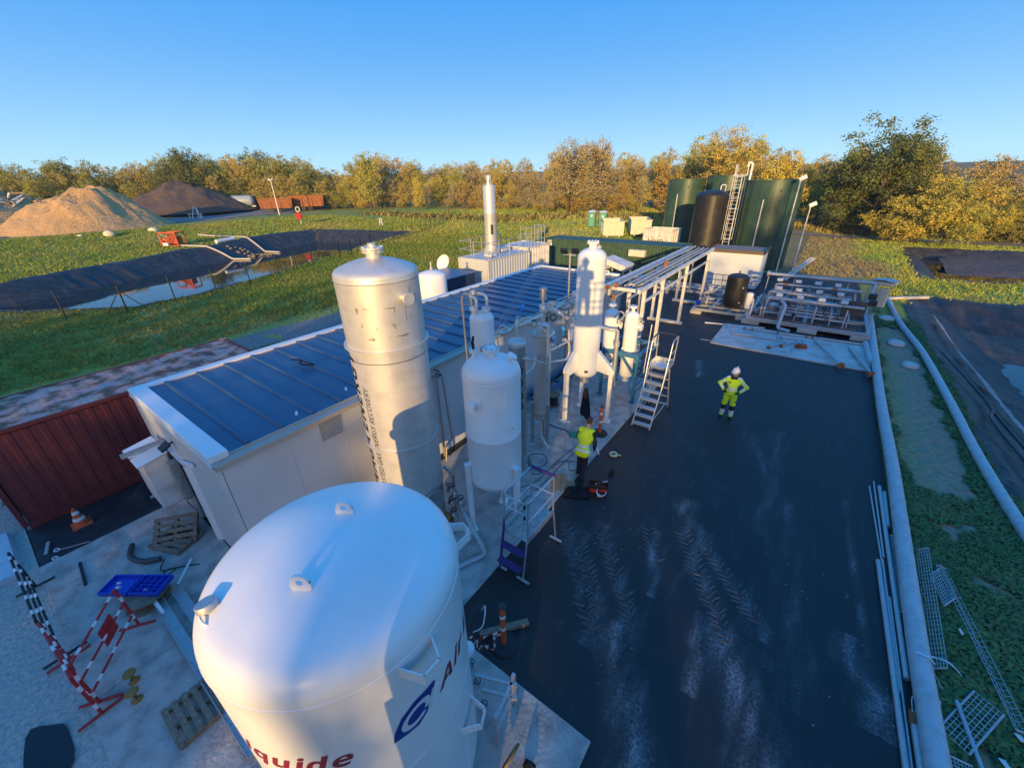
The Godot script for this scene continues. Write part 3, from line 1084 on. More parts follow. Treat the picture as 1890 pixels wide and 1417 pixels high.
	var cw := 2.43
	q = MB.new()
	corr(q, V(cw / 2 - 0.03, 0.15, -cl / 2 + 0.12), V(0, 0, 1), V(0, 1, 0), cl - 0.24, 2.3, 0.28, 0.011, V(1, 0, 0))
	part(k, "side_wall", q, M.red_cont)
	q = MB.new()
	corr(q, V(-cw / 2 + 0.03, 0.15, -cl / 2 + 0.12), V(0, 0, 1), V(0, 1, 0), cl - 0.24, 2.3, 0.28, 0.03, V(-1, 0, 0))
	corr(q, V(-cw / 2 + 0.1, 0.15, -cl / 2 + 0.03), V(1, 0, 0), V(0, 1, 0), cw - 0.2, 2.3, 0.28, 0.03, V(0, 0, -1))
	part(k, "end_wall", q, M.red_cont)
	q = MB.new()
	q.b(0, 1.3, cl / 2 - 0.04, cw - 0.2, 2.3, 0.05, 0.0, 0.01)
	for x in [-0.8, -0.3, 0.3, 0.8]:
		q.cyl(V(x, 0.2, cl / 2 + 0.01), V(x, 2.4, cl / 2 + 0.01), 0.018, 8)
	part(k, "container_door", q, M.red_cont)
	q = MB.new()
	corr(q, V(-cw / 2 + 0.06, 2.56, -cl / 2 + 0.1), V(0, 0, 1), V(1, 0, 0), cl - 0.2, cw - 0.12, 0.48, 0.007, V(0, 1, 0))
	part(k, "roof", q, M.rust_roof)
	q = MB.new()
	for sx in [-1, 1]:
		q.b(sx * (cw / 2 - 0.035), 2.525, 0, 0.07, 0.1, cl - 0.2, 0.0, 0.008)
		q.b(sx * (cw / 2 - 0.035), 0.09, 0, 0.07, 0.16, cl - 0.2, 0.0, 0.008)
		for sz in [-1, 1]:
			q.b(sx * (cw / 2 - 0.05), 1.3, sz * (cl / 2 - 0.05), 0.1, 2.36, 0.1, 0.0, 0.008)
	q.b(0, 2.525, cl / 2 - 0.04, cw - 0.2, 0.1, 0.08); q.b(0, 2.525, -cl / 2 + 0.04, cw - 0.2, 0.1, 0.08)
	part(k, "frame", q, M.red_cont)
	for sx in [-1, 1]:
		for sz in [-1, 1]:
			q = MB.new()
			q.b(sx * (cw / 2 - 0.08), 2.53, sz * (cl / 2 - 0.085), 0.17, 0.13, 0.18, 0.0, 0.012)
			part(k, "corner_casting", q, M.rust_roof)

func corr(q: MB, o: Vector3, along: Vector3, up: Vector3, la: float, lu: float, pitch: float, depth: float, out: Vector3):
	# trapezoidal sheet: la runs across the folds
	var n: int = max(1, int(round(la / pitch)))
	var p := la / n
	var pts := []
	for i in n:
		var s := i * p
		for w in [[0.0, 0.0], [0.3, 0.0], [0.42, -1.0], [0.88, -1.0]]:
			pts.append([s + w[0] * p, w[1] * depth])
	pts.append([la, 0.0])
	for i in pts.size() - 1:
		var a: Vector3 = o + along * pts[i][0] + out * pts[i][1]
		var b: Vector3 = o + along * pts[i + 1][0] + out * pts[i + 1][1]
		var c: Vector3 = (a + b) * 0.5 + up * lu * 0.5 - out * 3.0
		q.quad(a, b, b + up * lu, a + up * lu, c)

func striped(parent: Node, called: String, a: Vector3, e: Vector3, r: float, m1: Material, m2: Material, n: int):
	# a tube with bands of reflective sheeting
	var base := MB.new()
	base.cyl(a, e, r, 8)
	var p := part(parent, called, base, m1)
	for i in n:
		var t0 := (i + 0.35) / n
		var t1 := (i + 0.6) / n
		var s := MB.new()
		s.cyl(a.lerp(e, t0), a.lerp(e, t1), r + 0.002, 8)
		part(p, "band", s, m2)

func barrier(label: String, at_: Vector3, ry: float, l: float, m1: Material, plate := false):
	var b := thing("folding_barrier", label, "barrier", at_, ry, "barriers by the gravel edge")
	var h := 0.98
	for y in [h, 0.62, 0.28]:
		striped(b, "rail", V(-l / 2, y, 0), V(l / 2, y, 0), 0.02, m1, M.reflect, int(l / 0.42))
	for s in [-1, 1]:
		striped(b, "post", V(s * l / 2, 0.03, 0), V(s * l / 2, h, 0), 0.022, m1, M.reflect, 2)
		var f := MB.new()
		f.b(s * (l / 2 - 0.03), 0.02, 0, 0.045, 0.03, 0.56, 0.0, 0.006)
		part(b, "foot", f, m1)
	if plate:
		var f := MB.new()
		f.b(-l * 0.12, 0.62, 0.012, 0.36, 0.36, 0.012)
		part(b, "plate", f, M.red)

func build_left_yard():
	var q := MB.new()
	# traffic cone
	var c := thing("traffic_cone", "orange and white striped traffic cone by the red container", "cone", V(-12.9, 0.0, 0.42))
	q.b(0, 0.02, 0, 0.36, 0.04, 0.36, 0.0, 0.012)
	part(c, "base", q, M.orange)
	q = MB.new()
	q.lathe([Vector2(0.145, 0.04), Vector2(0.11, 0.17), Vector2(0.075, 0.30), Vector2(0.03, 0.48), Vector2(0.022, 0.5), Vector2(0.0, 0.5)], Transform3D(), 24)
	part(c, "body", q, M.orange)
	for y in [[0.17, 0.25], [0.34, 0.42]]:
		q = MB.new()
		var rr := func(h): return 0.145 - (h - 0.04) / 0.44 * 0.115 + 0.004
		q.lathe([Vector2(rr.call(y[0]), y[0]), Vector2(rr.call(y[1]), y[1])], Transform3D(), 24)
		part(c, "band", q, M.reflect)
	barrier("black and white striped barrier standing nearest the plastic sheets", V(-10.05, 0.05, 1.36), 0.03, 2.45, M.black)
	barrier("red and white striped barrier standing along the edge of the gravel", V(-7.95, 0.05, 1.24), 0.08, 1.6, M.red)
	barrier("red and white barrier with red plate standing across the concrete", V(-7.95, 0.05, 0.78), -0.60, 1.35, M.red, true)
	# loose barrier rail
	q = MB.new()
	q.bar(V(-11.3, 0.07, 0.72), V(-10.45, 0.07, 0.78), 0.05, 0.03)
	single("loose_bar", q, M.black, "loose black bar lying across the edge of the concrete", "bar")
	# blue parts case lying open on a cable drum end
	var d := thing("cable_drum", "pale wooden cable drum lying flat under the blue case", "cable drum", V(-8.95, 0.05, 0.12))
	q = MB.new()
	q.lathe([Vector2(0.0, 0.0), Vector2(0.36, 0.0), Vector2(0.36, 0.035), Vector2(0.13, 0.035), Vector2(0.13, 0.2), Vector2(0.36, 0.2), Vector2(0.36, 0.235), Vector2(0.05, 0.235), Vector2(0.05, 0.22), Vector2(0.0, 0.22)], Transform3D(), 28)
	part(d, "drum", q, M.wood)
	var bx := thing("tool_case", "bright blue plastic case lying open on the cable drum", "tool case", V(-9.2, 0.29, 0.16), 0.62)
	for s in [[-0.3, 0.0], [0.3, 0.0]]:
		q = MB.new()
		q.b(s[0], 0.02, 0, 0.56, 0.03, 0.40, 0.0, 0.008)
		for w in [[0, 0.2, 0.56, 0.02], [0, -0.2, 0.56, 0.02]]:
			q.b(s[0] + w[0], 0.06, w[1], w[2], 0.09, w[3])
		for w in [-0.27, 0.27]:
			q.b(s[0] + w, 0.06, 0, 0.02, 0.09, 0.38)
		part(bx, "lid" if s[0] < 0 else "tray", q, M.blue_plastic)
	for i in 3:
		q = MB.new()
		q.b(0.16 + i * 0.14, 0.06, 0, 0.012, 0.07, 0.37)
		q.b(0.3, 0.055, -0.08 + i * 0.09, 0.5, 0.06, 0.01)
		part(bx, "divider", q, M.blue_plastic)
	for p in [[-0.35, 0.05, 0.07], [-0.42, -0.05, 0.05], [0.25, 0.1, 0.06]]:
		q = MB.new()
		q.cyl(V(p[0], 0.05, p[1]), V(p[0] + 0.06, 0.06, p[1]), p[2] * 0.5, 8)
		part(bx, "fitting", q, M.reflect)
	# brass coloured jack stands
	var stand_labels := ["mustard yellow jack stand nearer the red plated barrier", "mustard yellow jack stand nearer the photographer"]
	var i2 := 0
	for p in [V(-7.36, 0.05, 0.74), V(-6.98, 0.05, 0.8)]:
		var j := thing("jack_stand", stand_labels[i2], "jack stand", p, 0.3 * i2, "yellow jack stands")
		j.scale = V(0.72, 0.72, 0.72)
		i2 += 1
		q = MB.new()
		q.lathe([Vector2(0.0, 0.0), Vector2(0.11, 0.0), Vector2(0.10, 0.02), Vector2(0.05, 0.05), Vector2(0.038, 0.1), Vector2(0.038, 0.26), Vector2(0.0, 0.26)], Transform3D(), 20)
		part(j, "column", q, M.yellow_brass)
		q = MB.new()
		q.lathe([Vector2(0.0, 0.26), Vector2(0.12, 0.27), Vector2(0.125, 0.29), Vector2(0.1, 0.33), Vector2(0.05, 0.345), Vector2(0.0, 0.35)], Transform3D(), 20)
		part(j, "cap", q, M.yellow_brass)
		q = MB.new()
		q.cyl(V(0, 0.18, 0), V(0.15, 0.2, 0.02), 0.012, 6)
		part(j, "handle", q, M.dark_steel)
	# galvanised channels
	var ch_labels := ["long galvanised steel channel lying beside the big white tank", "long galvanised channel lying on the concrete behind its twin"]
	i2 = 0
	for z in [[0.02, -8.75, -4.7], [-0.28, -8.7, -4.9]]:
		var o := MB.new()
		o.b((z[1] + z[2]) / 2, 0.10, z[0], z[2] - z[1], 0.012, 0.16)
		o.b((z[1] + z[2]) / 2, 0.14, z[0] - 0.08, z[2] - z[1], 0.09, 0.01)
		o.b((z[1] + z[2]) / 2, 0.14, z[0] + 0.08, z[2] - z[1], 0.09, 0.01)
		single("steel_channel", o, M.galv, ch_labels[i2], "steel channel", Vector3.ZERO, 0.0, "steel channels")
		i2 += 1
	q = MB.new()
	q.bar(V(-9.05, 0.28, 0.08), V(-8.3, 0.12, 0.05), 0.06, 0.06, 0.008)
	single("square_tube", q, M.flashing, "short white square tube resting on a channel end", "tube")
	# pallets
	pallet("weathered grey wooden pallet lying beside the steel channels", V(-6.0, 0.05, 0.34), 0.0, 0.0, 0.72)
	pallet("wooden pallet leaning below the grey wall cabinet", V(-10.35, 0.25, -0.85), 0.9, 0.75, 0.8)
	pallet("wooden pallet lying flat below the grey wall cabinet", V(-10.25, 0.05, -0.75), 0.4, 0.05, 0.8)
	q = MB.new()
	q.tube(soft([V(-10.9, 0.12, -0.1), V(-10.55, 0.1, 0.02), V(-10.15, 0.1, -0.1), V(-9.9, 0.12, -0.35)], 8), 0.055, 8)
	single("corrugated_duct", q, M.hose_dark, "black corrugated duct curving over the concrete by the pallets", "duct")
	q = MB.new()
	q.tube(soft([V(-9.85, 0.1, -0.4), V(-9.6, 0.065, -0.25), V(-9.4, 0.065, -0.45), V(-9.35, 0.065, -0.25), V(-9.5, 0.065, -0.35), V(-9.1, 0.07, -0.8)], 8), 0.011, 6)
	single("cable", q, M.black, "thin black cable looped on the concrete by the door", "cable")
	q = MB.new()
	q.bar(V(-9.4, 0.07, -0.75), V(-8.9, 0.07, -0.35), 0.05, 0.02)
	single("batten", q, M.flashing, "short white batten on the concrete before the open door", "batten")
	# plastic sheets at the far left edge
	var film := mat(Color(0.50, 0.56, 0.62), 0.25)
	var sl := ["bluish plastic wrapped panel stack lying on the gravel", "second plastic wrapped panel beside the stack on the gravel"]
	i2 = 0
	for s in [[-12.9, 1.75, 1.9, 0.42, 0.12, 0.1], [-12.6, 2.2, 2.2, 0.4, 0.07, 0.06]]:
		var o := MB.new()
		for j in 14:
			var x0: float = s[0] - s[2] / 2 + s[2] * j / 14.0
			var x1: float = x0 + s[2] / 14.0
			var y0: float = s[4] + gn.get_noise_2d(x0 * 30.0, s[1] * 9.0) * 0.03
			var y1: float = s[4] + gn.get_noise_2d(x1 * 30.0, s[1] * 9.0) * 0.03
			o.quad(V(x0, y0, s[1] - s[3] / 2), V(x1, y1, s[1] - s[3] / 2), V(x1, y1 + 0.02, s[1]), V(x0, y0 + 0.02, s[1]), V(x0, -3, s[1]))
			o.quad(V(x0, y0 + 0.02, s[1]), V(x1, y1 + 0.02, s[1]), V(x1, y1, s[1] + s[3] / 2), V(x0, y0, s[1] + s[3] / 2), V(x0, -3, s[1]))
			for sg in [-1.0, 1.0]:
				o.quad(V(x0, y0, s[1] + sg * s[3] / 2), V(x1, y1, s[1] + sg * s[3] / 2), V(x1, 0.005, s[1] + sg * (s[3] / 2 + 0.04)), V(x0, 0.005, s[1] + sg * (s[3] / 2 + 0.04)), V(x0, 0, s[1]))
		o.quad(V(s[0] - s[2] / 2, 0.005, s[1] - s[3] / 2), V(s[0] - s[2] / 2, s[4], s[1] - s[3] / 2), V(s[0] - s[2] / 2, s[4], s[1] + s[3] / 2), V(s[0] - s[2] / 2, 0.005, s[1] + s[3] / 2), V(s[0], 0, s[1]))
		o.quad(V(s[0] + s[2] / 2, 0.005, s[1] - s[3] / 2), V(s[0] + s[2] / 2, s[4], s[1] - s[3] / 2), V(s[0] + s[2] / 2, s[4], s[1] + s[3] / 2), V(s[0] + s[2] / 2, 0.005, s[1] + s[3] / 2), V(s[0], 0, s[1]))
		single("wrapped_panels", o, film, sl[i2], "wrapped panels", Vector3.ZERO, 0.0, "plastic wrapped panels")
		i2 += 1
	# a pit in the gravel covered with a black sheet
	q = MB.new()
	var ring := []
	for i in 20:
		var a := TAU * i / 20.0
		ring.append(V(-7.15 + cos(a) * (0.62 + 0.1 * sin(a * 3)), 0.03 + 0.02 * sin(a * 5.0), 1.78 + sin(a) * (0.28 + 0.04 * cos(a * 2))))
	for i in 20:
		var a: Vector3 = ring[i]
		var b: Vector3 = ring[(i + 1) % 20]
		var ce := V(-7.15, 0.012, 1.78)
		q.tri(a, b, (b * 0.5 + ce * 0.5) + V(0, 0.025, 0), V(0, 1, 0), V(0, 1, 0), V(0, 1, 0))
		q.tri(a, (b * 0.5 + ce * 0.5) + V(0, 0.025, 0), (a * 0.5 + ce * 0.5) + V(0, 0.025, 0), V(0, 1, 0), V(0, 1, 0), V(0, 1, 0))
		q.tri((a * 0.5 + ce * 0.5) + V(0, 0.025, 0), (b * 0.5 + ce * 0.5) + V(0, 0.025, 0), ce, V(0, 1, 0), V(0, 1, 0), V(0, 1, 0))
	single("plastic_sheet", q, M.black, "black plastic sheet over an oval pit in the gravel", "plastic sheet")
	# pipe fittings on the dark strip
	var fl := ["white pipe clamp with rod on the dark strip nearest the cone", "white pipe clamp with rod nearest the concrete edge"]
	i2 = 0
	for p in [V(-12.25, 0.0, 0.95), V(-11.97, 0.0, 1.02)]:
		var t := thing("pipe_clamp", fl[i2], "pipe clamp", p, 0.4, "pipe clamps on the asphalt")
		i2 += 1
		q = MB.new()
		q.torus(V(0, 0.04, 0), V(0.3, 1, 0), 0.04, 0.014, 14, 6)
		part(t, "clamp", q, M.reflect)
		q = MB.new()
		q.cyl(V(0.04, 0.03, -0.02), V(0.42, 0.015, -0.36), 0.01, 6)
		part(t, "rod", q, M.galv)
	q = MB.new()
	q.bar(V(-12.75, 0.03, 1.02), V(-12.3, 0.03, 1.12), 0.06, 0.05, 0.008)
	single("short_tube", q, M.galv, "short galvanised tube on the dark strip by the wrapped panels", "tube")

func pallet(label: String, p: Vector3, ry: float, tilt: float, sc := 1.0):
	var o := thing("pallet", label, "pallet", p)
	o.basis = (Basis(V(0, 1, 0), ry) * Basis(V(1, 0, 0), tilt)).scaled(V(sc, sc, sc))
	for i in 5:
		var q := MB.new()
		q.b(0, 0.13, -0.36 + i * 0.18, 1.1, 0.02, 0.11, 0.0, 0.004)
		part(o, "board", q, M.wood)
	for x in [-0.48, 0.0, 0.48]:
		var q := MB.new()
		q.b(x, 0.065, 0, 0.09, 0.1, 0.8, 0.0, 0.004)
		part(o, "bearer", q, M.wood)

# ---------------------------------------------------------------- vessels and tanks
func dome(r: float, y0: float, h: float, n := 10, down := false) -> Array:
	# points of an elliptical end, from the rim to the middle
	var out := []
	for i in n + 1:
		var a := PI / 2 * i / n
		var rr: float = r * cos(a)
		if i == n:
			rr = 0.0
		out.append(Vector2(rr, y0 + (-h if down else h) * sin(a)))
	if down:
		out.reverse()
	return out

func flange(q: MB, p: Vector3, axis: Vector3, r: float, t: float, segs := 20):
	q.cyl(p - axis.normalized() * t / 2, p + axis.normalized() * t / 2, r, segs)

func bolts(parent: Node, p: Vector3, axis: Vector3, r: float, n: int, s: float, l: float, m: Material):
	var ax := axis.normalized()
	var u := ax.cross(Vector3.UP if abs(ax.y) < 0.9 else Vector3(1, 0, 0)).normalized()
	var w := ax.cross(u)
	var q := MB.new()
	q.cyl(-V(0, l / 2, 0), V(0, l / 2, 0), s, 6)
	var me := q.mesh(m)
	for i in n:
		var a := TAU * i / n
		var y := ax
		var x := u
		var bs := Basis(x, y, x.cross(y))
		inst(parent, "bolt", me, Transform3D(bs, p + u * cos(a) * r + w * sin(a) * r))

func print_on(parent: Node, called: String, txt: String, size: float, cy: Vector3, r: float, ang0: float, y0: float, m: Material, upright := true, slant := 0.0, weight := 400, squeeze := 1.0):
	# flat lettering bent round a cylinder; upright = runs round it, else runs up it
	var f := SystemFont.new()
	f.font_names = PackedStringArray(["Droid Sans"])
	f.font_weight = weight
	var tm := TextMesh.new()
	tm.font = f
	tm.text = txt
	tm.font_size = 32
	tm.pixel_size = size / 32.0
	tm.depth = 0.0
	tm.curve_step = 2.0
	tm.horizontal_alignment = HORIZONTAL_ALIGNMENT_LEFT
	tm.vertical_alignment = VERTICAL_ALIGNMENT_BOTTOM
	var arr := tm.get_mesh_arrays()
	if arr.is_empty():
		return
	var vs: PackedVector3Array = arr[Mesh.ARRAY_VERTEX]
	var ix = arr[Mesh.ARRAY_INDEX]
	var tris := []
	if ix != null and ix.size() > 0:
		for i in ix:
			tris.append(vs[i])
	else:
		tris = Array(vs)
	var work := []
	for i in range(0, tris.size(), 3):
		work.append([tris[i], tris[i + 1], tris[i + 2]])
	var q := MB.new()
	while work.size() > 0:
		var t: Array = work.pop_back()
		var a: Vector3 = t[0]
		var b: Vector3 = t[1]
		var d: Vector3 = t[2]
		var la := a.distance_to(b)
		var lb := b.distance_to(d)
		var lc := d.distance_to(a)
		var mx: float = max(la, max(lb, lc))
		if mx > r * 0.12:
			if mx == la:
				var h := (a + b) / 2
				work.append([a, h, d]); work.append([h, b, d])
			elif mx == lb:
				var h := (b + d) / 2
				work.append([a, b, h]); work.append([a, h, d])
			else:
				var h := (d + a) / 2
				work.append([a, b, h]); work.append([h, b, d])
			continue
		var P := []
		var N := []
		for p in [a, b, d]:
			var sx: float = (p.x + p.y * slant) * squeeze
			var al := ang0
			var y := y0
			if upright:
				al -= sx / r
				y += p.y
			else:
				al += p.y / r
				y += sx
			var dir := Vector3(cos(al), 0, sin(al))
			P.append(Vector3(cy.x, y, cy.z) + dir * (r + 0.004))
			N.append(dir)
		q.tri(P[0], P[1], P[2], N[0], N[1], N[2])
	part(parent, called, q, m)

func patch_on(q: MB, poly: PackedVector2Array, cy: Vector3, r: float, ang0: float, y0: float, off: float):
	# a flat outline (metres across, metres up) bent round a cylinder
	var ix := Geometry2D.triangulate_polygon(poly)
	var work := []
	for i in range(0, ix.size(), 3):
		work.append([poly[ix[i]], poly[ix[i + 1]], poly[ix[i + 2]]])
	while work.size() > 0:
		var t: Array = work.pop_back()
		var e := [t[0].distance_to(t[1]), t[1].distance_to(t[2]), t[2].distance_to(t[0])]
		var mx: float = e.max()
		if mx > r * 0.14:
			var k: int = e.find(mx)
			var h: Vector2 = (t[k] + t[(k + 1) % 3]) / 2
			work.append([t[k], h, t[(k + 2) % 3]]); work.append([h, t[(k + 1) % 3], t[(k + 2) % 3]])
			continue
		var P := []
		var N := []
		for p in t:
			var al: float = ang0 - p.x / r
			var dir := Vector3(cos(al), 0, sin(al))
			P.append(Vector3(cy.x, y0 + p.y, cy.z) + dir * (r + off))
			N.append(dir)
		q.tri(P[0], P[1], P[2], N[0], N[1], N[2])

func ring_poly(rx: float, ry: float, a0: float, a1: float, inner: float, skew := 0.0, n := 28) -> PackedVector2Array:
	var out := PackedVector2Array()
	for i in n + 1:
		var a: float = lerp(a0, a1, float(i) / n)
		out.append(Vector2(cos(a) * rx + sin(a) * ry * skew, sin(a) * ry))
	if inner > 0.0:
		for i in n + 1:
			var a: float = lerp(a1, a0, float(i) / n)
			out.append(Vector2(cos(a) * rx * inner + sin(a) * ry * inner * skew, sin(a) * ry * inner))
	return out

func build_tanks():
	near_tank()
	steel_tank()
	white_tank()
	column_tank()

func near_tank():
	var c := V(-3.13, 0, -1.18)
	var R := 1.2
	var t := thing("storage_tank", "huge white gas storage tank with red lettering in the foreground", "tank", c)
	var q := MB.new()
	var pr := [Vector2(R - 0.02, 0.25), Vector2(R, 0.3), Vector2(R, 3.755), Vector2(R + 0.006, 3.757), Vector2(R + 0.006, 3.769), Vector2(R, 3.771)]
	q.lathe(pr, Transform3D(), 96)
	part(t, "shell", q, M.white)
	q = MB.new()
	var dp := [Vector2(R, 3.771), Vector2(R, 3.80)]
	# torispherical head: small knuckle, wide crown
	var kn := 0.30
	var base := 3.80
	for i in range(1, 9):
		var a := 1.05 * i / 8.0
		dp.append(Vector2(R - kn + kn * cos(a), base + kn * sin(a)))
	var last: Vector2 = dp[dp.size() - 1]
	var top := 4.25
	for i in range(1, 15):
		var f := i / 14.0
		dp.append(Vector2(last.x * (1.0 - f), last.y + (top - last.y) * (1.0 - pow(1.0 - f, 2.0))))
	q.lathe(dp, Transform3D(), 96, 0.6)
	part(t, "domed_head", q, M.white)
	for p in [V(0.27, 4.235, 0.42), V(-0.2, 4.24, -0.31)]:
		var lug := MB.new()
		var poly := PackedVector2Array()
		poly.append(Vector2(-0.125, -0.03))
		poly.append(Vector2(0.125, -0.03))
		for i in 13:
			var a := PI * i / 12.0
			poly.append(Vector2(cos(a) * 0.105, 0.07 + sin(a) * 0.105))
		var hole := PackedVector2Array()
		var T := Transform3D(Basis(V(0, 1, 0), 0.6).scaled(V(0.78, 0.78, 0.78)), p)
		# plate with a round eye
		var n := 20
		for side in [-1.0, 1.0]:
			for i in n:
				var a0 := TAU * i / n
				var a1 := TAU * (i + 1) / n
				var o0 := lug_edge(a0)
				var o1 := lug_edge(a1)
				var i0 := Vector2(cos(a0), sin(a0)) * 0.04 + Vector2(0, 0.08)
				var i1 := Vector2(cos(a1), sin(a1)) * 0.04 + Vector2(0, 0.08)
				var zz: float = 0.0175 * side
				lug.quad(T * V(i0.x, i0.y, zz), T * V(o0.x, o0.y, zz), T * V(o1.x, o1.y, zz), T * V(i1.x, i1.y, zz), T * V(0, 0.08, -zz * 9))
				if side > 0:
					lug.quad(T * V(o0.x, o0.y, zz), T * V(o1.x, o1.y, zz), T * V(o1.x, o1.y, -zz), T * V(o0.x, o0.y, -zz), T * V(0, 0.05, 0))
					lug.quad(T * V(i0.x, i0.y, zz), T * V(i1.x, i1.y, zz), T * V(i1.x, i1.y, -zz), T * V(i0.x, i0.y, -zz), T * V(i0.x * 3, (i0.y - 0.08) * 3 + 0.08, 0))
		part(t, "lifting_lug", lug, M.white)
	# relief cap
	q = MB.new()
	q.lathe([Vector2(0.075, 0.0), Vector2(0.075, 0.05), Vector2(0.05, 0.06), Vector2(0.05, 0.11), Vector2(0.085, 0.115), Vector2(0.085, 0.17), Vector2(0.08, 0.178), Vector2(0.0, 0.18)], Transform3D(Basis(V(0, 0, 1), 0.25), V(-0.3, 3.98, 0.96)), 24)
	part(t, "relief_cap", q, M.galv)
	q = MB.new()
	q.torus(V(-0.27, 4.03, 0.9), V(0.2, 1, -0.35), 0.15, 0.012, 24, 6)
	part(t, "collar", q, M.white)
	# lifting brackets on the shell
	for w in [[2.0, 3.66], [-66.0, 3.6], [-25.0, 1.55]]:
		var a: float = deg_to_rad(w[0])
		var d := V(cos(a), 0, sin(a))
		var s := V(-sin(a), 0, cos(a))
		var path := [d * (R - 0.02) - s * 0.17, d * (R + 0.2) - s * 0.08, d * (R + 0.2) + s * 0.09, d * (R - 0.03) + s * 0.19]
		q = MB.new()
		for i in 3:
			var p0: Vector3 = path[i] + V(0, w[1], 0)
			var p1: Vector3 = path[i + 1] + V(0, w[1], 0)
			var e := (p1 - p0).normalized()
			q.box(Transform3D(Basis(e, V(0, 1, 0), e.cross(V(0, 1, 0))), (p0 + p1) / 2), V(p0.distance_to(p1) + 0.012, 0.12, 0.014))
		part(t, "bracket", q, M.white)
	q = MB.new()
	q.torus(V(-1.31, 3.5, -0.04), V(0, 0, 1), 0.085, 0.045, 24, 8)
	q.b(-1.2, 3.5, -0.04, 0.12, 0.2, 0.05)
	part(t, "lifting_lug", q, M.white)
	# feet
	for k in 4:
		var a := TAU * k / 4 + 0.6
		q = MB.new()
		q.b(cos(a) * 0.95, 0.14, sin(a) * 0.95, 0.24, 0.3, 0.24, -a, 0.01)
		q.b(cos(a) * 0.95, 0.065, sin(a) * 0.95, 0.4, 0.03, 0.4, -a)
		part(t, "leg", q, M.white)
	q = MB.new()
	q.lathe(dome(R - 0.02, 0.25, 0.16, 6, true), Transform3D(), 48)
	part(t, "bottom_head", q, M.white)
	# lettering and emblem
	for side in [[deg_to_rad(-4.0), deg_to_rad(8.0)], [deg_to_rad(124.0), deg_to_rad(136.0)]]:
		print_on(t, "lettering", "Air Liquide", 0.30, Vector3.ZERO, R, side[0], 2.73, M.print_red, true, 0.28, 700, 1.16)
		q = MB.new()
		var sk := 0.35
		var blue := PackedVector2Array([Vector2(-0.25, -0.16), Vector2(0.0, -0.2), Vector2(0.10, -0.14), Vector2(0.2, 0.02), Vector2(0.25, 0.17), Vector2(0.22, 0.19), Vector2(0.0, 0.2), Vector2(-0.14, 0.12), Vector2(-0.23, -0.04)])
		patch_on(q, blue, Vector3.ZERO, R, side[1], 2.92, 0.004)
		part(t, "emblem", q, M.print_blue)
		q = MB.new()
		patch_on(q, ring_poly(0.155, 0.135, -0.35, TAU - 0.62, 0.62, sk), Vector3.ZERO, R, side[1], 2.92, 0.008)
		patch_on(q, PackedVector2Array([Vector2(0.1, -0.14), Vector2(0.16, -0.10), Vector2(0.235, 0.12), Vector2(0.19, 0.10)]), Vector3.ZERO, R, side[1], 2.92, 0.008)
		part(t, "emblem_ring", q, M.reflect)
	# weld line down the shell
	q = MB.new()
	q.tube([V(cos(-0.35) * R, 0.3, sin(-0.35) * R), V(cos(-0.35) * R, 3.75, sin(-0.35) * R)], 0.004, 5)
	part(t, "weld", q, M.white)
	q = MB.new()
	q.torus(V(0, 2.18, 0), V(0, 1, 0), R - 0.001, 0.004, 72, 5)
	part(t, "weld", q, M.white)

func lug_edge(a: float) -> Vector2:
	# outline of a lifting lug seen from its eye at (0, 0.08)
	var d := Vector2(cos(a), sin(a))
	if d.y >= 0.0:
		return d * 0.105 + Vector2(0, 0.08)
	var k: float = 0.13 / max(-d.y, 1e-4)
	if abs(d.x) > 1e-5:
		k = min(k, 0.12 / abs(d.x))
	return d * k + Vector2(0, 0.08)

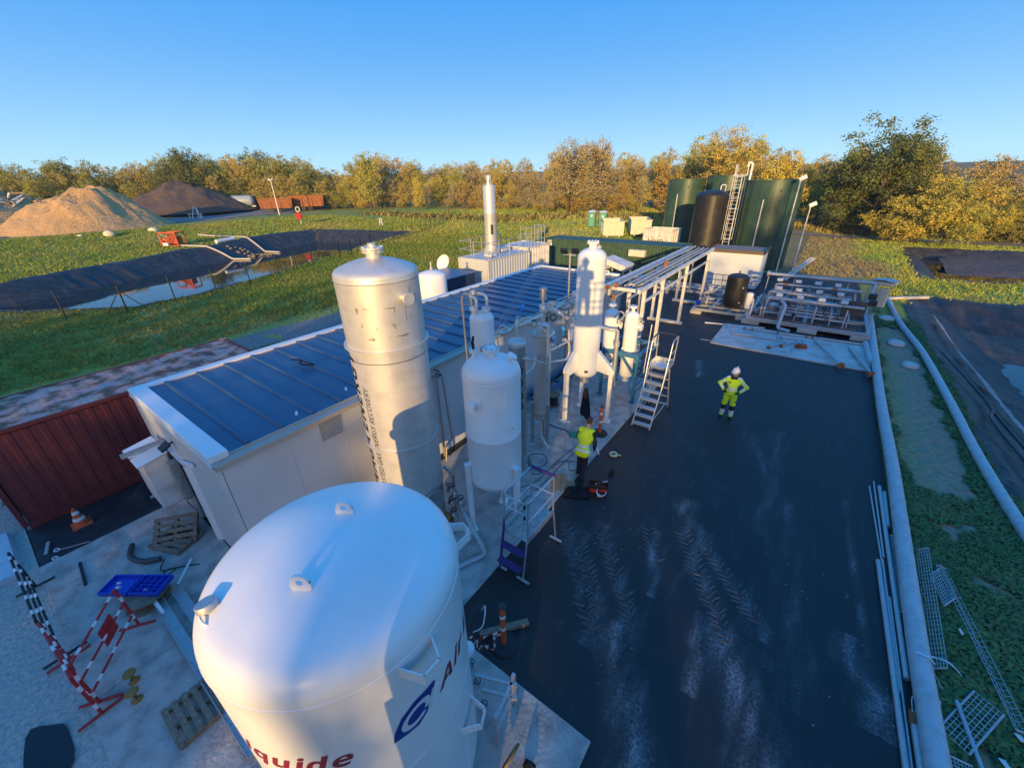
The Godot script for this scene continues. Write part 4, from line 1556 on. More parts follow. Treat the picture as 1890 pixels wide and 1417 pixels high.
func steel_tank():
	var c := V(-6.2, 0, -4.39)
	var R := 0.72
	var t := thing("stainless_tank", "tall stainless steel tank with black vertical lettering behind the big white tank", "tank", c)
	var q := MB.new()
	q.lathe([Vector2(R, 1.3), Vector2(R, 2.56)], Transform3D(), 72)
	part(t, "shell", q, M.stainless)
	q = MB.new()
	q.lathe([Vector2(R, 2.60), Vector2(R, 4.44)], Transform3D(), 72)
	part(t, "shell", q, M.stainless)
	q = MB.new()
	q.lathe([Vector2(R, 4.452), Vector2(R, 5.83)], Transform3D(), 72)
	part(t, "shell", q, M.stainless)
	q = MB.new()
	var dp := [Vector2(R + 0.004, 5.835), Vector2(R + 0.012, 5.85), Vector2(R + 0.004, 5.865), Vector2(R + 0.004, 5.90)]
	for i in range(1, 7):
		var a := 1.0 * i / 6.0
		dp.append(Vector2(R - 0.12 + 0.124 * cos(a), 5.90 + 0.12 * sin(a)))
	var last: Vector2 = dp[dp.size() - 1]
	for i in range(1, 11):
		var f := i / 10.0
		dp.append(Vector2(last.x * (1.0 - f), last.y + 0.17 * (1.0 - pow(1.0 - f, 1.8))))
	q.lathe(dp, Transform3D(), 72, 0.55)
	part(t, "domed_head", q, M.stainless)
	q = MB.new()
	q.lathe([Vector2(0.13, 6.14), Vector2(0.13, 6.25), Vector2(0.19, 6.255), Vector2(0.19, 6.285), Vector2(0.0, 6.285)], Transform3D(), 28)
	q.lathe([Vector2(0.19, 6.295), Vector2(0.19, 6.33), Vector2(0.075, 6.335), Vector2(0.07, 6.37), Vector2(0.075, 6.395), Vector2(0.0, 6.40)], Transform3D(), 28)
	var fl := part(t, "top_flange", q, M.stainless)
	bolts(fl, V(0, 6.292, 0), V(0, 1, 0), 0.165, 12, 0.014, 0.10, M.reflect)
	# stiffening rings: a proud one with upstands, and a slim one
	q = MB.new()
	q.lathe([Vector2(R - 0.01, 4.655), Vector2(R + 0.055, 4.655), Vector2(R + 0.055, 4.685), Vector2(R - 0.01, 4.685)], Transform3D(), 72)
	part(t, "stiffening_ring", q, M.stainless)
	q = MB.new()
	q.lathe([Vector2(R - 0.01, 2.56), Vector2(R + 0.03, 2.56), Vector2(R + 0.03, 2.6), Vector2(R - 0.01, 2.6)], Transform3D(), 72)
	part(t, "stiffening_ring", q, M.stainless)
	# blanked nozzle with its pad
	var ax := V(0.995, 0, 0.10).normalized()
	q = MB.new()
	var pad := PackedVector2Array([Vector2(-0.15, -0.13), Vector2(-0.13, -0.15), Vector2(0.13, -0.15), Vector2(0.15, -0.13), Vector2(0.15, 0.13), Vector2(0.13, 0.15), Vector2(-0.13, 0.15), Vector2(-0.15, 0.13)])
	patch_on(q, pad, Vector3.ZERO, R, deg_to_rad(6.0), 5.58, 0.012)
	part(t, "pad_plate", q, M.stainless)
	q = MB.new()
	q.cyl(ax * R + V(0, 5.58, 0), ax * (R + 0.15) + V(0, 5.58, 0), 0.055, 20)
	q.cyl(ax * (R + 0.15) + V(0, 5.58, 0), ax * (R + 0.19) + V(0, 5.58, 0), 0.105, 28)
	part(t, "nozzle", q, M.stainless)
	# skirt, bottom head and bolted hatch
	q = MB.new()
	q.lathe([Vector2(R + 0.01, 1.27), Vector2(R + 0.01, 1.3), Vector2(R, 1.3)], Transform3D(), 72)
	q.lathe(dome(R, 1.28, 0.3, 8, true), Transform3D(), 48)
	part(t, "bottom_head", q, M.steel_dull)
	for k in 4:
		var a := TAU * k / 4 + 0.5
		q = MB.new()
		q.b(cos(a) * (R - 0.08), 0.68, sin(a) * (R - 0.08), 0.12, 1.3, 0.12, -a, 0.006)
		q.b(cos(a) * (R - 0.08), 0.065, sin(a) * (R - 0.08), 0.24, 0.03, 0.24, -a)
		part(t, "leg", q, M.steel_dull)
	q = MB.new()
	var hx := V(0.92, 0.05, 0.05).normalized()
	q.cyl(hx * 0.4 + V(0, 1.05, 0), hx * (R + 0.04) + V(0, 1.05, 0), 0.2, 28)
	q.cyl(hx * (R + 0.04) + V(0, 1.05, 0), hx * (R + 0.09) + V(0, 1.05, 0), 0.27, 32)
	var hb := part(t, "hatch", q, M.steel_dull)
	bolts(hb, hx * (R + 0.09) + V(0, 1.05, 0), hx, 0.235, 14, 0.016, 0.05, M.galv)
	# vertical lettering
	print_on(t, "lettering", "WASTED GAS ENERGY RECOVERY", 0.165, Vector3.ZERO, R, deg_to_rad(75.0), 1.52, M.print_black, false, 0.2, 400, 1.0)
	print_on(t, "lettering", "WAGA ENERGY", 0.40, Vector3.ZERO, R, deg_to_rad(90.0), 1.45, M.print_black, false, 0.2, 700, 1.10)
	# grime that a removed clamp band left on the metal
	for w in [[70.0, 5.42, 0.05, 0.10], [58.0, 5.45, 0.09, 0.018], [25.0, 5.44, 0.2, 0.02], [20.0, 5.40, 0.02, 0.10], [66.0, 5.16, 0.025, 0.07], [24.0, 5.14, 0.03, 0.06], [22.0, 5.1, 0.015, 0.09], [55.0, 4.92, 0.12, 0.05], [12.0, 4.93, 0.22, 0.035], [4.0, 5.3, 0.012, 0.28], [46.0, 5.10, 0.02, 0.05]]:
		var s := MB.new()
		var poly := PackedVector2Array()
		for i in 12:
			var a := TAU * i / 12.0
			var k := 1.0 + 0.35 * sin(a * 3.0 + w[0]) + 0.2 * sin(a * 5.0 + w[1] * 9.0)
			poly.append(Vector2(cos(a) * w[2] * 0.5 * k, sin(a) * w[3] * 0.5 * k))
		patch_on(s, poly, Vector3.ZERO, R, deg_to_rad(w[0]), w[1], 0.0025)
		part(t, "stain", s, M.stain)

func white_tank():
	var c := V(-4.63, 0, -5.52)
	var R := 0.58
	var t := thing("pressure_vessel", "plain white upright vessel standing on three legs beside the stainless tank", "tank", c)
	var q := MB.new()
	q.lathe([Vector2(R, 1.5), Vector2(R, 2.62), Vector2(R + 0.003, 2.625), Vector2(R, 2.63), Vector2(R, 3.90), Vector2(R + 0.005, 3.905), Vector2(R + 0.005, 3.925), Vector2(R, 3.93)], Transform3D(), 64)
	part(t, "shell", q, M.white)
	q = MB.new()
	q.lathe([Vector2(R, 3.93), Vector2(R, 3.98)] + dome(R, 3.98, 0.33, 12), Transform3D(), 64, 0.6)
	part(t, "domed_head", q, M.white)
	q = MB.new()
	q.lathe(dome(R, 1.5, 0.3, 10, true), Transform3D(), 64)
	part(t, "bottom_head", q, M.white)
	# top nozzles
	var n1 := part(t, "nozzle", nozzle_mb(V(0.02, 4.26, 0.0), 0.085, 0.2, 0.165), M.white)
	bolts(n1, V(0.02, 4.45, 0.0), V(0, 1, 0), 0.135, 8, 0.016, 0.09, M.galv)
	q = nozzle_mb(V(-0.28, 4.2, 0.16), 0.04, 0.22, 0.09)
	part(t, "nozzle", q, M.white)
	q = MB.new()
	q.tube([V(-0.28, 4.43, 0.16), V(-0.29, 4.55, 0.165), V(-0.27, 4.68, 0.155)], [0.028, 0.03, 0.022], 8)
	part(t, "plug", q, M.black)
	q = MB.new()
	q.cyl(V(0.3, 4.16, -0.14), V(0.38, 4.3, -0.18), 0.035, 12)
	q.cyl(V(0.38, 4.3, -0.18), V(0.4, 4.33, -0.19), 0.1, 20)
	part(t, "nozzle", q, M.white)
	# shell nozzle with pad, left of centre; small stub on the right
	var ad := deg_to_rad(85.0)
	var d := V(cos(ad), 0, sin(ad))
	q = MB.new()
	patch_on(q, PackedVector2Array([Vector2(-0.14, -0.16), Vector2(0.14, -0.16), Vector2(0.14, 0.16), Vector2(-0.14, 0.16)]), Vector3.ZERO, R, ad, 3.52, 0.012)
	q.cyl(d * R + V(0, 3.52, 0), d * (R + 0.14) + V(0, 3.52, 0), 0.06, 16)
	q.cyl(d * (R + 0.14) + V(0, 3.52, 0), d * (R + 0.18) + V(0, 3.52, 0), 0.1, 24)
	part(t, "nozzle", q, M.white)
	ad = deg_to_rad(8.0)
	d = V(cos(ad), 0, sin(ad))
	q = MB.new()
	q.cyl(d * R + V(0, 2.95, 0), d * (R + 0.1) + V(0, 2.95, 0), 0.025, 10)
	q.cyl(d * (R + 0.1) + V(0, 2.95, 0), d * (R + 0.12) + V(0, 2.95, 0), 0.05, 14)
	part(t, "nozzle", q, M.white)
	for a in [2.05, 0.12, -2.0]:
		q = MB.new()
		var p := V(cos(a) * (R + 0.06), 0, sin(a) * (R + 0.06))
		q.box(at(p.x, 0.98, p.z, -a), V(0.11, 1.84, 0.11), 0.006)
		q.box(at(p.x, 0.06, p.z, -a), V(0.22, 0.025, 0.22))
		q.box(at(p.x, 1.92, p.z, -a), V(0.13, 0.02, 0.13))
		part(t, "leg", q, M.white)

func nozzle_mb(p: Vector3, r: float, h: float, fr: float) -> MB:
	var q := MB.new()
	q.lathe([Vector2(r, -0.1), Vector2(r, h - 0.06), Vector2(fr, h - 0.06), Vector2(fr, h - 0.035), Vector2(fr * 0.9, h - 0.034), Vector2(fr * 0.9, h - 0.026), Vector2(fr, h - 0.025), Vector2(fr, h), Vector2(0.0, h)], Transform3D(Basis(), p), 24)
	return q

func column_tank():
	var c := V(-5.17, 0, -10.85)
	var R := 0.41
	var t := thing("tall_column", "tall slim white column vessel on splayed white legs", "tank", c)
	var q := MB.new()
	q.lathe([Vector2(R, 1.85), Vector2(R, 3.3), Vector2(R + 0.004, 3.305), Vector2(R, 3.31), Vector2(R, 4.84), Vector2(R + 0.004, 4.845), Vector2(R, 4.85), Vector2(R, 5.3)], Transform3D(), 56)
	part(t, "shell", q, M.white)
	q = MB.new()
	q.lathe([Vector2(R, 5.3)] + dome(R, 5.3, 0.28, 12), Transform3D(), 56, 0.6)
	part(t, "domed_head", q, M.white)
	q = MB.new()
	q.lathe(dome(R, 1.85, 0.27, 10, true), Transform3D(), 56)
	part(t, "bottom_head", q, M.white)
	var n1 := part(t, "nozzle", nozzle_mb(V(0, 5.54, 0), 0.11, 0.2, 0.17), M.white)
	bolts(n1, V(0, 5.72, 0), V(0, 1, 0), 0.14, 10, 0.015, 0.09, M.reflect)
	q = MB.new()
	q.cyl(V(0, 1.38, 0), V(0, 1.62, 0), 0.1, 18)
	q.cyl(V(0, 1.42, 0), V(0, 1.45, 0), 0.16, 22)
	part(t, "bottom_nozzle", q, M.galv)
	q = MB.new()
	var rd := V(0.78, 0, -0.62)
	q.torus(V(0, 4.87, 0) + rd * (R + 0.05), V(0.55, 0, 0.83), 0.055, 0.02, 16, 6)
	part(t, "lifting_eye", q, M.white)
	q = MB.new()
	patch_on(q, PackedVector2Array([Vector2(-0.055, -0.04), Vector2(0.055, -0.04), Vector2(0.055, 0.04), Vector2(-0.055, 0.04)]), Vector3.ZERO, R, deg_to_rad(58.0), 1.93, 0.01)
	part(t, "name_plate", q, M.dark_steel)
	for p in [V(-0.33, 0, 0.58), V(0.82, 0, -0.20), V(-0.42, 0, -0.72)]:
		var d: Vector3 = p.normalized()
		var r1: float = p.length()
		var s := V(-d.z, 0, d.x)
		q = MB.new()
		# H-section leg
		for w in [[-0.055, 0.012, 0.13], [0.055, 0.012, 0.13], [0.0, 0.11, 0.01]]:
			var ce: Vector3 = p + d * w[0]
			q.box(Transform3D(Basis(d, V(0, 1, 0), d.cross(V(0, 1, 0))), V(ce.x, 0.93, ce.z)), V(w[1], 1.74, w[2]))
		q.box(Transform3D(Basis(d, V(0, 1, 0), d.cross(V(0, 1, 0))), V(p.x, 0.065, p.z)), V(0.24, 0.025, 0.24))
		part(t, "leg", q, M.white)
		# gusset box that joins the leg to the shell
		q = MB.new()
		var poly := PackedVector2Array([Vector2(R - 0.06, 2.5), Vector2(R + 0.02, 2.5), Vector2(r1 + 0.08, 1.92), Vector2(r1 + 0.08, 1.78), Vector2(r1 - 0.06, 1.78), Vector2(R - 0.1, 1.9)])
		for sg in [-0.085, 0.085]:
			q.extrude(poly, Transform3D(Basis(d, V(0, 1, 0), d.cross(V(0, 1, 0))), s * sg), 0.012)
		q.bar(d * (R + 0.01) + V(0, 2.5, 0), d * (r1 + 0.08) + V(0, 1.925, 0), 0.19, 0.012)
		part(t, "gusset", q, M.white)

# ---------------------------------------------------------------- process equipment on the concrete strip
func valve(parent: Node, p: Vector3, r: float, m: Material, wheel := true):
	var q := MB.new()
	q.sphere(p, r * 1.5, 10)
	q.cyl(p - V(r * 2.2, 0, 0), p - V(r * 1.5, 0, 0), r * 1.7, 12)
	q.cyl(p + V(r * 1.5, 0, 0), p + V(r * 2.2, 0, 0), r * 1.7, 12)
	q.cyl(p, p + V(0, r * 3.2, 0), r * 0.5, 8)
	var v := part(parent, "valve", q, m)
	if wheel:
		var w := MB.new()
		w.torus(p + V(0, r * 3.2, 0), V(0, 1, 0), r * 1.6, r * 0.25, 16, 5)
		w.cyl(p + V(-r * 1.6, r * 3.2, 0), p + V(r * 1.6, r * 3.2, 0), r * 0.2, 5)
		part(v, "wheel", w, M.dark_steel)

func delineator(label: String, p: Vector3, h: float):
	var t := thing("delineator_post", label, "post", p, 0.0, "orange delineator posts")
	var q := MB.new()
	q.lathe([Vector2(0.24, 0.0), Vector2(0.25, 0.02), Vector2(0.22, 0.055), Vector2(0.08, 0.075), Vector2(0.0, 0.08)], Transform3D(), 28)
	part(t, "rubber_base", q, M.black)
	q = MB.new()
	q.lathe([Vector2(0.055, 0.07), Vector2(0.048, h * 0.5), Vector2(0.046, h - 0.06), Vector2(0.06, h - 0.05), Vector2(0.06, h), Vector2(0.0, h)], Transform3D(), 20)
	part(t, "tube", q, M.orange)
	for y in [h * 0.42, h * 0.72]:
		q = MB.new()
		q.lathe([Vector2(0.053, y), Vector2(0.0525, y + 0.07)], Transform3D(), 20)
		part(t, "band", q, M.reflect)
	q = MB.new()
	q.lathe([Vector2(0.061, h - 0.03), Vector2(0.061, h + 0.004), Vector2(0.0, h + 0.005)], Transform3D(), 20)
	part(t, "cap", q, M.dark_steel)

func build_process():
	# small white vessel behind the plain one
	var t := thing("small_vessel", "short white vessel with twin steel pipes on top, behind the plain white one", "tank", V(-5.65, 0, -6.5))
	var q := MB.new()
	q.lathe([Vector2(0.27, 0.6), Vector2(0.27, 4.6)], Transform3D(), 40)
	part(t, "shell", q, M.white)
	q = MB.new()
	q.lathe([Vector2(0.27, 4.6)] + dome(0.27, 4.6, 0.17, 8), Transform3D(), 40, 0.6)
	part(t, "domed_head", q, M.white)
	for s in [[-0.12, 0.1], [0.12, -0.02]]:
		var n1 := part(t, "nozzle", nozzle_mb(V(s[0], 4.7, s[1]), 0.045, 0.16, 0.095), M.white)
		bolts(n1, V(s[0], 4.85, s[1]), V(0, 1, 0), 0.075, 6, 0.011, 0.06, M.galv)
	q = MB.new()
	q.tube(bend([V(0.0, 4.6, 0.16), V(0.0, 5.06, 0.14), V(-0.14, 5.06, 0.06), V(-0.28, 5.06, 0.02)], 0.09), 0.034, 10)
	part(t, "top_pipe", q, M.stainless)
	q = MB.new()
	q.tube(bend([V(0.14, 4.86, -0.04), V(0.14, 5.1, -0.04), V(-0.05, 5.12, -0.1), V(-0.35, 5.1, -0.1)], 0.09), 0.034, 10)
	part(t, "top_pipe", q, M.stainless)
	q = MB.new()
	q.tube(bend([V(-0.3, 5.06, -0.05), V(-0.62, 5.04, -0.15), V(-0.7, 4.9, -0.15), V(-0.7, 3.0, -0.2), V(-1.0, 2.9, -0.25)], 0.1), 0.03, 10)
	part(t, "down_pipe", q, M.steel_dull)
	q = MB.new()
	q.tube(bend([V(-0.3, 5.12, -0.1), V(-0.38, 5.12, -0.12), V(-0.38, 3.2, -0.12), V(-0.38, 0.3, -0.12)], 0.08), 0.04, 10)
	part(t, "down_pipe", q, M.steel_dull)
	for p in [[-0.30, 5.05, -0.05], [-0.2, 5.15, 0.0], [0.2, 4.0, 0.25]]:
		q = MB.new()
		q.cyl(V(p[0], p[1] - 0.04, p[2]), V(p[0], p[1] + 0.05, p[2]), 0.06, 12)
		part(t, "flange", q, M.galv)
	q = MB.new()
	q.torus(V(0.33, 3.86, 0.1), V(1, 0.3, 0.2), 0.1, 0.05, 18, 8)
	part(t, "valve_head", q, M.white)
	for k in 3:
		var a := TAU * k / 3
		q = MB.new()
		q.b(cos(a) * 0.25, 0.35, sin(a) * 0.25, 0.08, 0.6, 0.08, -a)
		part(t, "leg", q, M.white)

	# slim stainless vessel
	t = thing("slim_vessel", "slim grey stainless vessel with domed cap and relief valve", "tank", V(-5.38, 0, -7.45))
	q = MB.new()
	q.lathe([Vector2(0.22, 0.5), Vector2(0.22, 3.72)], Transform3D(), 36)
	q.lathe([Vector2(0.225, 3.45), Vector2(0.225, 3.5)], Transform3D(), 36)
	part(t, "shell", q, M.steel_dull)
	q = MB.new()
	q.lathe([Vector2(0.225, 3.72), Vector2(0.225, 3.80)] + dome(0.225, 3.80, 0.1, 6), Transform3D(), 36, 0.6)
	part(t, "domed_head", q, M.stainless)
	q = MB.new()
	q.cyl(V(0, 3.86, 0), V(0, 4.08, 0), 0.03, 10)
	q.lathe([Vector2(0.04, 4.05), Vector2(0.055, 4.1), Vector2(0.055, 4.28), Vector2(0.03, 4.36), Vector2(0.0, 4.38)], Transform3D(), 14)
	part(t, "relief_valve", q, M.stainless)
	q = MB.new()
	q.torus(V(0.02, 4.42, 0.0), V(0.4, 0, 0.9), 0.035, 0.011, 14, 5)
	part(t, "lifting_eye", q, M.reflect)
	q = MB.new()
	q.tube(bend([V(0.0, 4.2, 0.0), V(0.1, 4.22, -0.3), V(0.02, 4.2, -0.7), V(0.0, 4.2, -1.1)], 0.08), 0.042, 10)
	part(t, "top_pipe", q, M.stainless)
	for i in 3:
		q = MB.new()
		q.cyl(V(0.06, 4.21, -0.18 - i * 0.09), V(0.06, 4.21, -0.22 - i * 0.09), 0.075, 12)
		part(t, "flange", q, M.stainless)
	for y in [3.3, 2.95, 2.6, 2.3]:
		q = MB.new()
		q.cyl(V(0.13, y, 0.14), V(0.2, y, 0.22), 0.04, 10)
		q.tube(soft([V(0.2, y, 0.2), V(0.26, y - 0.1, 0.16), V(0.22, y - 0.24, 0.14)], 4), 0.018, 6)
		part(t, "instrument", q, M.dark_steel)
	q = MB.new()
	q.tube(soft([V(-0.1, 4.1, 0.08), V(-0.32, 4.22, 0.2), V(-0.46, 3.9, 0.2), V(-0.4, 3.5, 0.15)], 6), 0.016, 6)
	part(t, "hose", q, M.reflect)
	for k in 3:
		var a := TAU * k / 3 + 0.4
		q = MB.new()
		q.b(cos(a) * 0.19, 0.3, sin(a) * 0.19, 0.06, 0.5, 0.06, -a)
		part(t, "leg", q, M.steel_dull)

	# stainless column with its crowded valve head
	t = thing("filter_column", "tall polished stainless column with a crowded valve head", "tank", V(-5.58, 0, -8.92))
	q = MB.new()
	q.lathe([Vector2(0.0, 0.8), Vector2(0.16, 0.83), Vector2(0.24, 0.95), Vector2(0.24, 3.45)], Transform3D(), 40)
	part(t, "shell", q, M.stainless)
	for y in [3.45, 3.53]:
		q = MB.new()
		q.lathe([Vector2(0.2, y), Vector2(0.33, y), Vector2(0.33, y + 0.06), Vector2(0.2, y + 0.06)], Transform3D(), 36)
		part(t, "flange", q, M.stainless)
	bolts(t, V(0, 3.53, 0), V(0, 1, 0), 0.295, 12, 0.014, 0.2, M.galv)
	q = MB.new()
	q.lathe([Vector2(0.2, 3.59), Vector2(0.2, 3.75)] + dome(0.2, 3.75, 0.12, 6), Transform3D(), 30, 0.6)
	part(t, "domed_head", q, M.stainless)
	q = MB.new()
	q.cyl(V(0, 3.85, 0), V(0, 4.2, 0), 0.07, 14)
	q.lathe([Vector2(0.0, 4.1), Vector2(0.09, 4.13), Vector2(0.1, 4.22), Vector2(0.07, 4.32), Vector2(0.0, 4.34)], Transform3D(), 16)
	q.cyl(V(0, 4.3, 0), V(0, 4.5, 0), 0.035, 10)
	part(t, "valve_body", q, M.stainless)
	q = MB.new()
	q.lathe([Vector2(0.0, 4.5), Vector2(0.1, 4.5), Vector2(0.1, 4.53), Vector2(0.085, 4.54), Vector2(0.085, 4.74), Vector2(0.11, 4.745), Vector2(0.11, 4.78), Vector2(0.0, 4.79)], Transform3D(), 20)
	part(t, "actuator", q, M.steel_dull)
	var runs := [
		[[V(0.0, 4.16, 0.0), V(-0.35, 4.18, -0.4), V(-0.3, 4.1, -1.1), V(-0.4, 3.9, -1.3)], 0.045],
		[[V(0.2, 3.7, 0.1), V(0.45, 3.72, 0.1), V(0.55, 3.7, 0.68), V(0.58, 4.05, 0.68), V(0.3, 4.15, 1.0)], 0.035],
		[[V(0.58, 4.0, 0.68), V(0.58, 2.55, 0.64), V(0.4, 2.4, 0.5)], 0.045],
		[[V(0.2, 3.4, -0.1), V(0.58, 3.35, 0.6), V(0.58, 3.3, -0.5), V(0.4, 3.45, -0.9)], 0.03],
		[[V(0.55, 3.85, -0.45), V(0.58, 2.9, -0.5), V(0.58, 2.78, -0.35), V(0.58, 3.05, 0.66)], 0.03],
		[[V(0.58, 3.0, 0.66), V(0.5, 3.45, 1.5), V(0.1, 3.4, 1.6)], 0.028],
		[[V(-0.35, 4.1, -0.8), V(0.1, 3.95, -0.75), V(0.52, 3.85, -0.5)], 0.03],
		[[V(-0.1, 3.0, 0.1), V(0.3, 2.95, 0.9), V(0.35, 2.9, 1.5), V(0.1, 2.85, 1.7)], 0.03],
		[[V(0.1, 0.85, 0.2), V(0.15, 0.3, 0.2), V(0.6, 0.2, 0.5)], 0.04],
		[[V(0.0, 4.0, 0.0), V(-0.5, 3.95, 0.2), V(-0.75, 3.6, 0.6), V(-1.2, 3.5, 0.7)], 0.03]]
	for r in runs:
		q = MB.new()
		q.tube(bend(r[0], 0.09, 4), r[1], 9)
		part(t, "pipe", q, M.stainless)
	for p in [V(0.4, 3.36, 0.2), V(0.5, 3.9, 0.68), V(0.35, 4.12, 0.95), V(0.1, 3.95, -0.72), V(-0.28, 4.14, -0.6), V(-0.32, 4.1, -0.95), V(0.5, 3.3, -0.4), V(0.45, 3.9, -0.5), V(-0.5, 3.9, 0.2)]:
		valve(t, p, 0.035, M.stainless)
	q = MB.new()
	for i in 9:
		var a := TAU * i / 3.0
		q.torus(V(0.12 + 0.055 * i, 3.72 + 0.012 * i, -0.5 - 0.03 * i), V(1, 0.1, 0.2), 0.07, 0.012, 14, 5)
	part(t, "coil", q, M.stainless)
	q = MB.new()
	for i in 5:
		q.torus(V(0.25 + 0.09 * i, 3.15 + 0.02 * i, -0.2 - 0.08 * i), V(1, 0.3, -0.6), 0.045, 0.016, 12, 5)
	part(t, "valve_bank", q, M.dark_steel)
	for p in [V(0.38, 3.52, 0.05), V(0.38, 3.62, -0.47), V(0.2, 4.6, 1.25)]:
		q = MB.new()
		q.lathe([Vector2(0.0, -0.07), Vector2(0.06, -0.07), Vector2(0.075, -0.03), Vector2(0.075, 0.04), Vector2(0.05, 0.07), Vector2(0.0, 0.075)], Transform3D(Basis(V(0, 0, 1), 0.5), p), 14)
		q.cyl(p - V(0, 0.2, 0), p - V(0, 0.05, 0), 0.015, 6)
		part(t, "transmitter", q, M.blue_act)
	q = MB.new()
	q.cyl(V(0.2, 4.4, 1.25), V(-0.1, 4.05, 1.2), 0.012, 6)
	part(t, "stand_pipe", q, M.galv)
	q = MB.new()
	q.cyl(V(-0.2, 3.75, -0.55), V(-0.28, 3.75, -0.55), 0.09, 16)
	q.torus(V(0.02, 3.86, -0.52), V(0.6, 0.2, 0.7), 0.085, 0.02, 16, 6)
	part(t, "hand_wheel", q, M.dark_steel)
	for k in 3:
		var a := TAU * k / 3 + 0.2
		q = MB.new()
		q.b(cos(a) * 0.27, 0.75, sin(a) * 0.27, 0.09, 1.35, 0.09, -a, 0.005)
		q.b(cos(a) * 0.27, 0.065, sin(a) * 0.27, 0.16, 0.03, 0.16, -a)
		part(t, "leg", q, M.steel_dull)
	q = MB.new()
	q.lathe([Vector2(0.2, 1.05), Vector2(0.27, 1.05), Vector2(0.27, 1.1), Vector2(0.24, 1.1)], Transform3D(), 32)
	part(t, "lower_ring", q, M.steel_dull)

	# valves at the foot of the stainless tank, with the bent white pipe
	t = thing("valve_manifold", "cluster of steel valves and flanges at the foot of the stainless tank", "valves", V(-5.3, 0.05, -4.75))
	for p in [V(0, 0.75, 0), V(0.12, 0.55, 0.1), V(-0.1, 1.0, -0.1), V(0.05, 0.3, 0.15), V(-0.2, 0.5, -0.25), V(0.22, 0.85, -0.05)]:
		valve(t, p, 0.045, M.steel_dull)
	for r in [[V(-0.35, 1.0, -0.2), V(0.0, 1.0, -0.1), V(0.05, 0.75, 0.0), V(0.08, 0.3, 0.12), V(0.1, 0.0, 0.15)], [V(-0.3, 0.5, -0.3), V(0.1, 0.52, 0.1), V(0.3, 0.5, 0.2)], [V(-0.2, 0.0, -0.25), V(-0.2, 1.3, -0.28), V(-0.5, 1.35, -0.3)]]:
		q = MB.new()
		q.tube(bend(r, 0.07, 4), 0.035, 9)
		part(t, "pipe", q, M.steel_dull)
	q = MB.new()
	q.lathe([Vector2(0.0, 0.0), Vector2(0.1, 0.0), Vector2(0.12, 0.05), Vector2(0.1, 0.18), Vector2(0.0, 0.2)], Transform3D(Basis(V(1, 0, 0), 0.8), V(0.0, 0.4, 0.1)), 16)
	part(t, "motor", q, M.rust)
	q = MB.new()
	q.tube(bend([V(-5.28, 0.66, -4.9), V(-4.9, 0.5, -4.78), V(-4.35, 0.12, -4.62), V(-4.2, 0.1, -4.5), V(-4.35, 0.1, -4.2), V(-4.6, 0.1, -3.6), V(-4.65, 0.1, -3.2)], 0.22, 7), 0.052, 12)
	single("bent_pipe", q, M.galv, "bent grey pipe lying from the stainless tank towards the big tank", "pipe")

	# mast with floodlights at the building's edge
	t = thing("lamp_mast", "slim steel mast with two black floodlights beside the white column", "lamp post", V(-7.15, 0, -13.2))
	q = MB.new()
	q.cyl(V(0, 0.05, 0), V(0, 4.95, 0), 0.04, 12)
	part(t, "pole", q, M.steel_dull)
	for s in [[-0.2, 0.1], [0.12, -0.15]]:
		q = MB.new()
		q.box(Transform3D(Basis(V(1, 0, 0), 0.5), V(s[0], 5.02, s[1])), V(0.26, 0.2, 0.09), 0.012)
		part(t, "floodlight", q, M.black)
	q = MB.new()
	q.b(-0.03, 4.9, 0.0, 0.5, 0.04, 0.06)
	part(t, "crossbar", q, M.galv)

	# insulated pipework and trays at the roof edge
	t = thing("insulated_pipework", "beige clad pipes and cable trays along the roof edge", "pipework", V(-7.2, 0, -12.2))
	for w in [[0.0, 3.25, 0.0, 0.5, 0.12, 1.1, 0.2], [0.1, 3.12, -1.2, 0.3, 0.1, 1.4, 0.0], [-0.1, 3.3, -2.2, 0.36, 0.14, 0.7, 0.1], [0.2, 2.9, -0.4, 0.2, 0.3, 0.3, 0.0]]:
		q = MB.new()
		q.b(w[0], w[1], w[2], w[3], w[4], w[5], w[6], 0.02)
		part(t, "cladding", q, M.cream)
	for i in 4:
		q = MB.new()
		q.tube(bend([V(-0.1 + 0.14 * i, 3.36 - i * 0.05, 0.6), V(-0.1 + 0.14 * i, 3.36 - i * 0.05, -2.6), V(0.0 + 0.14 * i, 2.4, -2.7)], 0.1), 0.032, 8)
		part(t, "pipe", q, M.galv)
	q = MB.new()
	q.b(-0.1, 1.6, -1.2, 0.06, 3.0, 0.06); q.b(0.35, 1.6, -1.2, 0.06, 3.0, 0.06); q.b(-0.1, 1.6, -2.6, 0.06, 3.0, 0.06); q.b(0.35, 1.6, -2.6, 0.06, 3.0, 0.06)
	part(t, "support", q, M.galv)

	# blue base frame along the wall
	t = thing("blue_base_frame", "low blue steel base frame standing along the building wall", "frame", V(-7.05, 0.05, -12.2))
	for x in [-0.2, 0.35]:
		q = MB.new()
		q.b(x, 0.35, 0, 0.08, 0.16, 3.6, 0.0, 0.006)
		part(t, "beam", q, M.blue_paint)
	for z in [-1.7, 0.0, 1.7]:
		for x in [-0.2, 0.35]:
			q = MB.new()
			q.b(x, 0.14, z, 0.09, 0.27, 0.09)
			part(t, "leg", q, M.blue_paint)
		q = MB.new()
		q.b(0.075, 0.3, z, 0.47, 0.08, 0.07)
		part(t, "crossbar", q, M.blue_paint)

	# blue stand with two white vessels
	t = thing("vessel_stand", "tall teal blue steel stand with diagonal braces", "stand", V(-4.75, 0.05, -13.45))
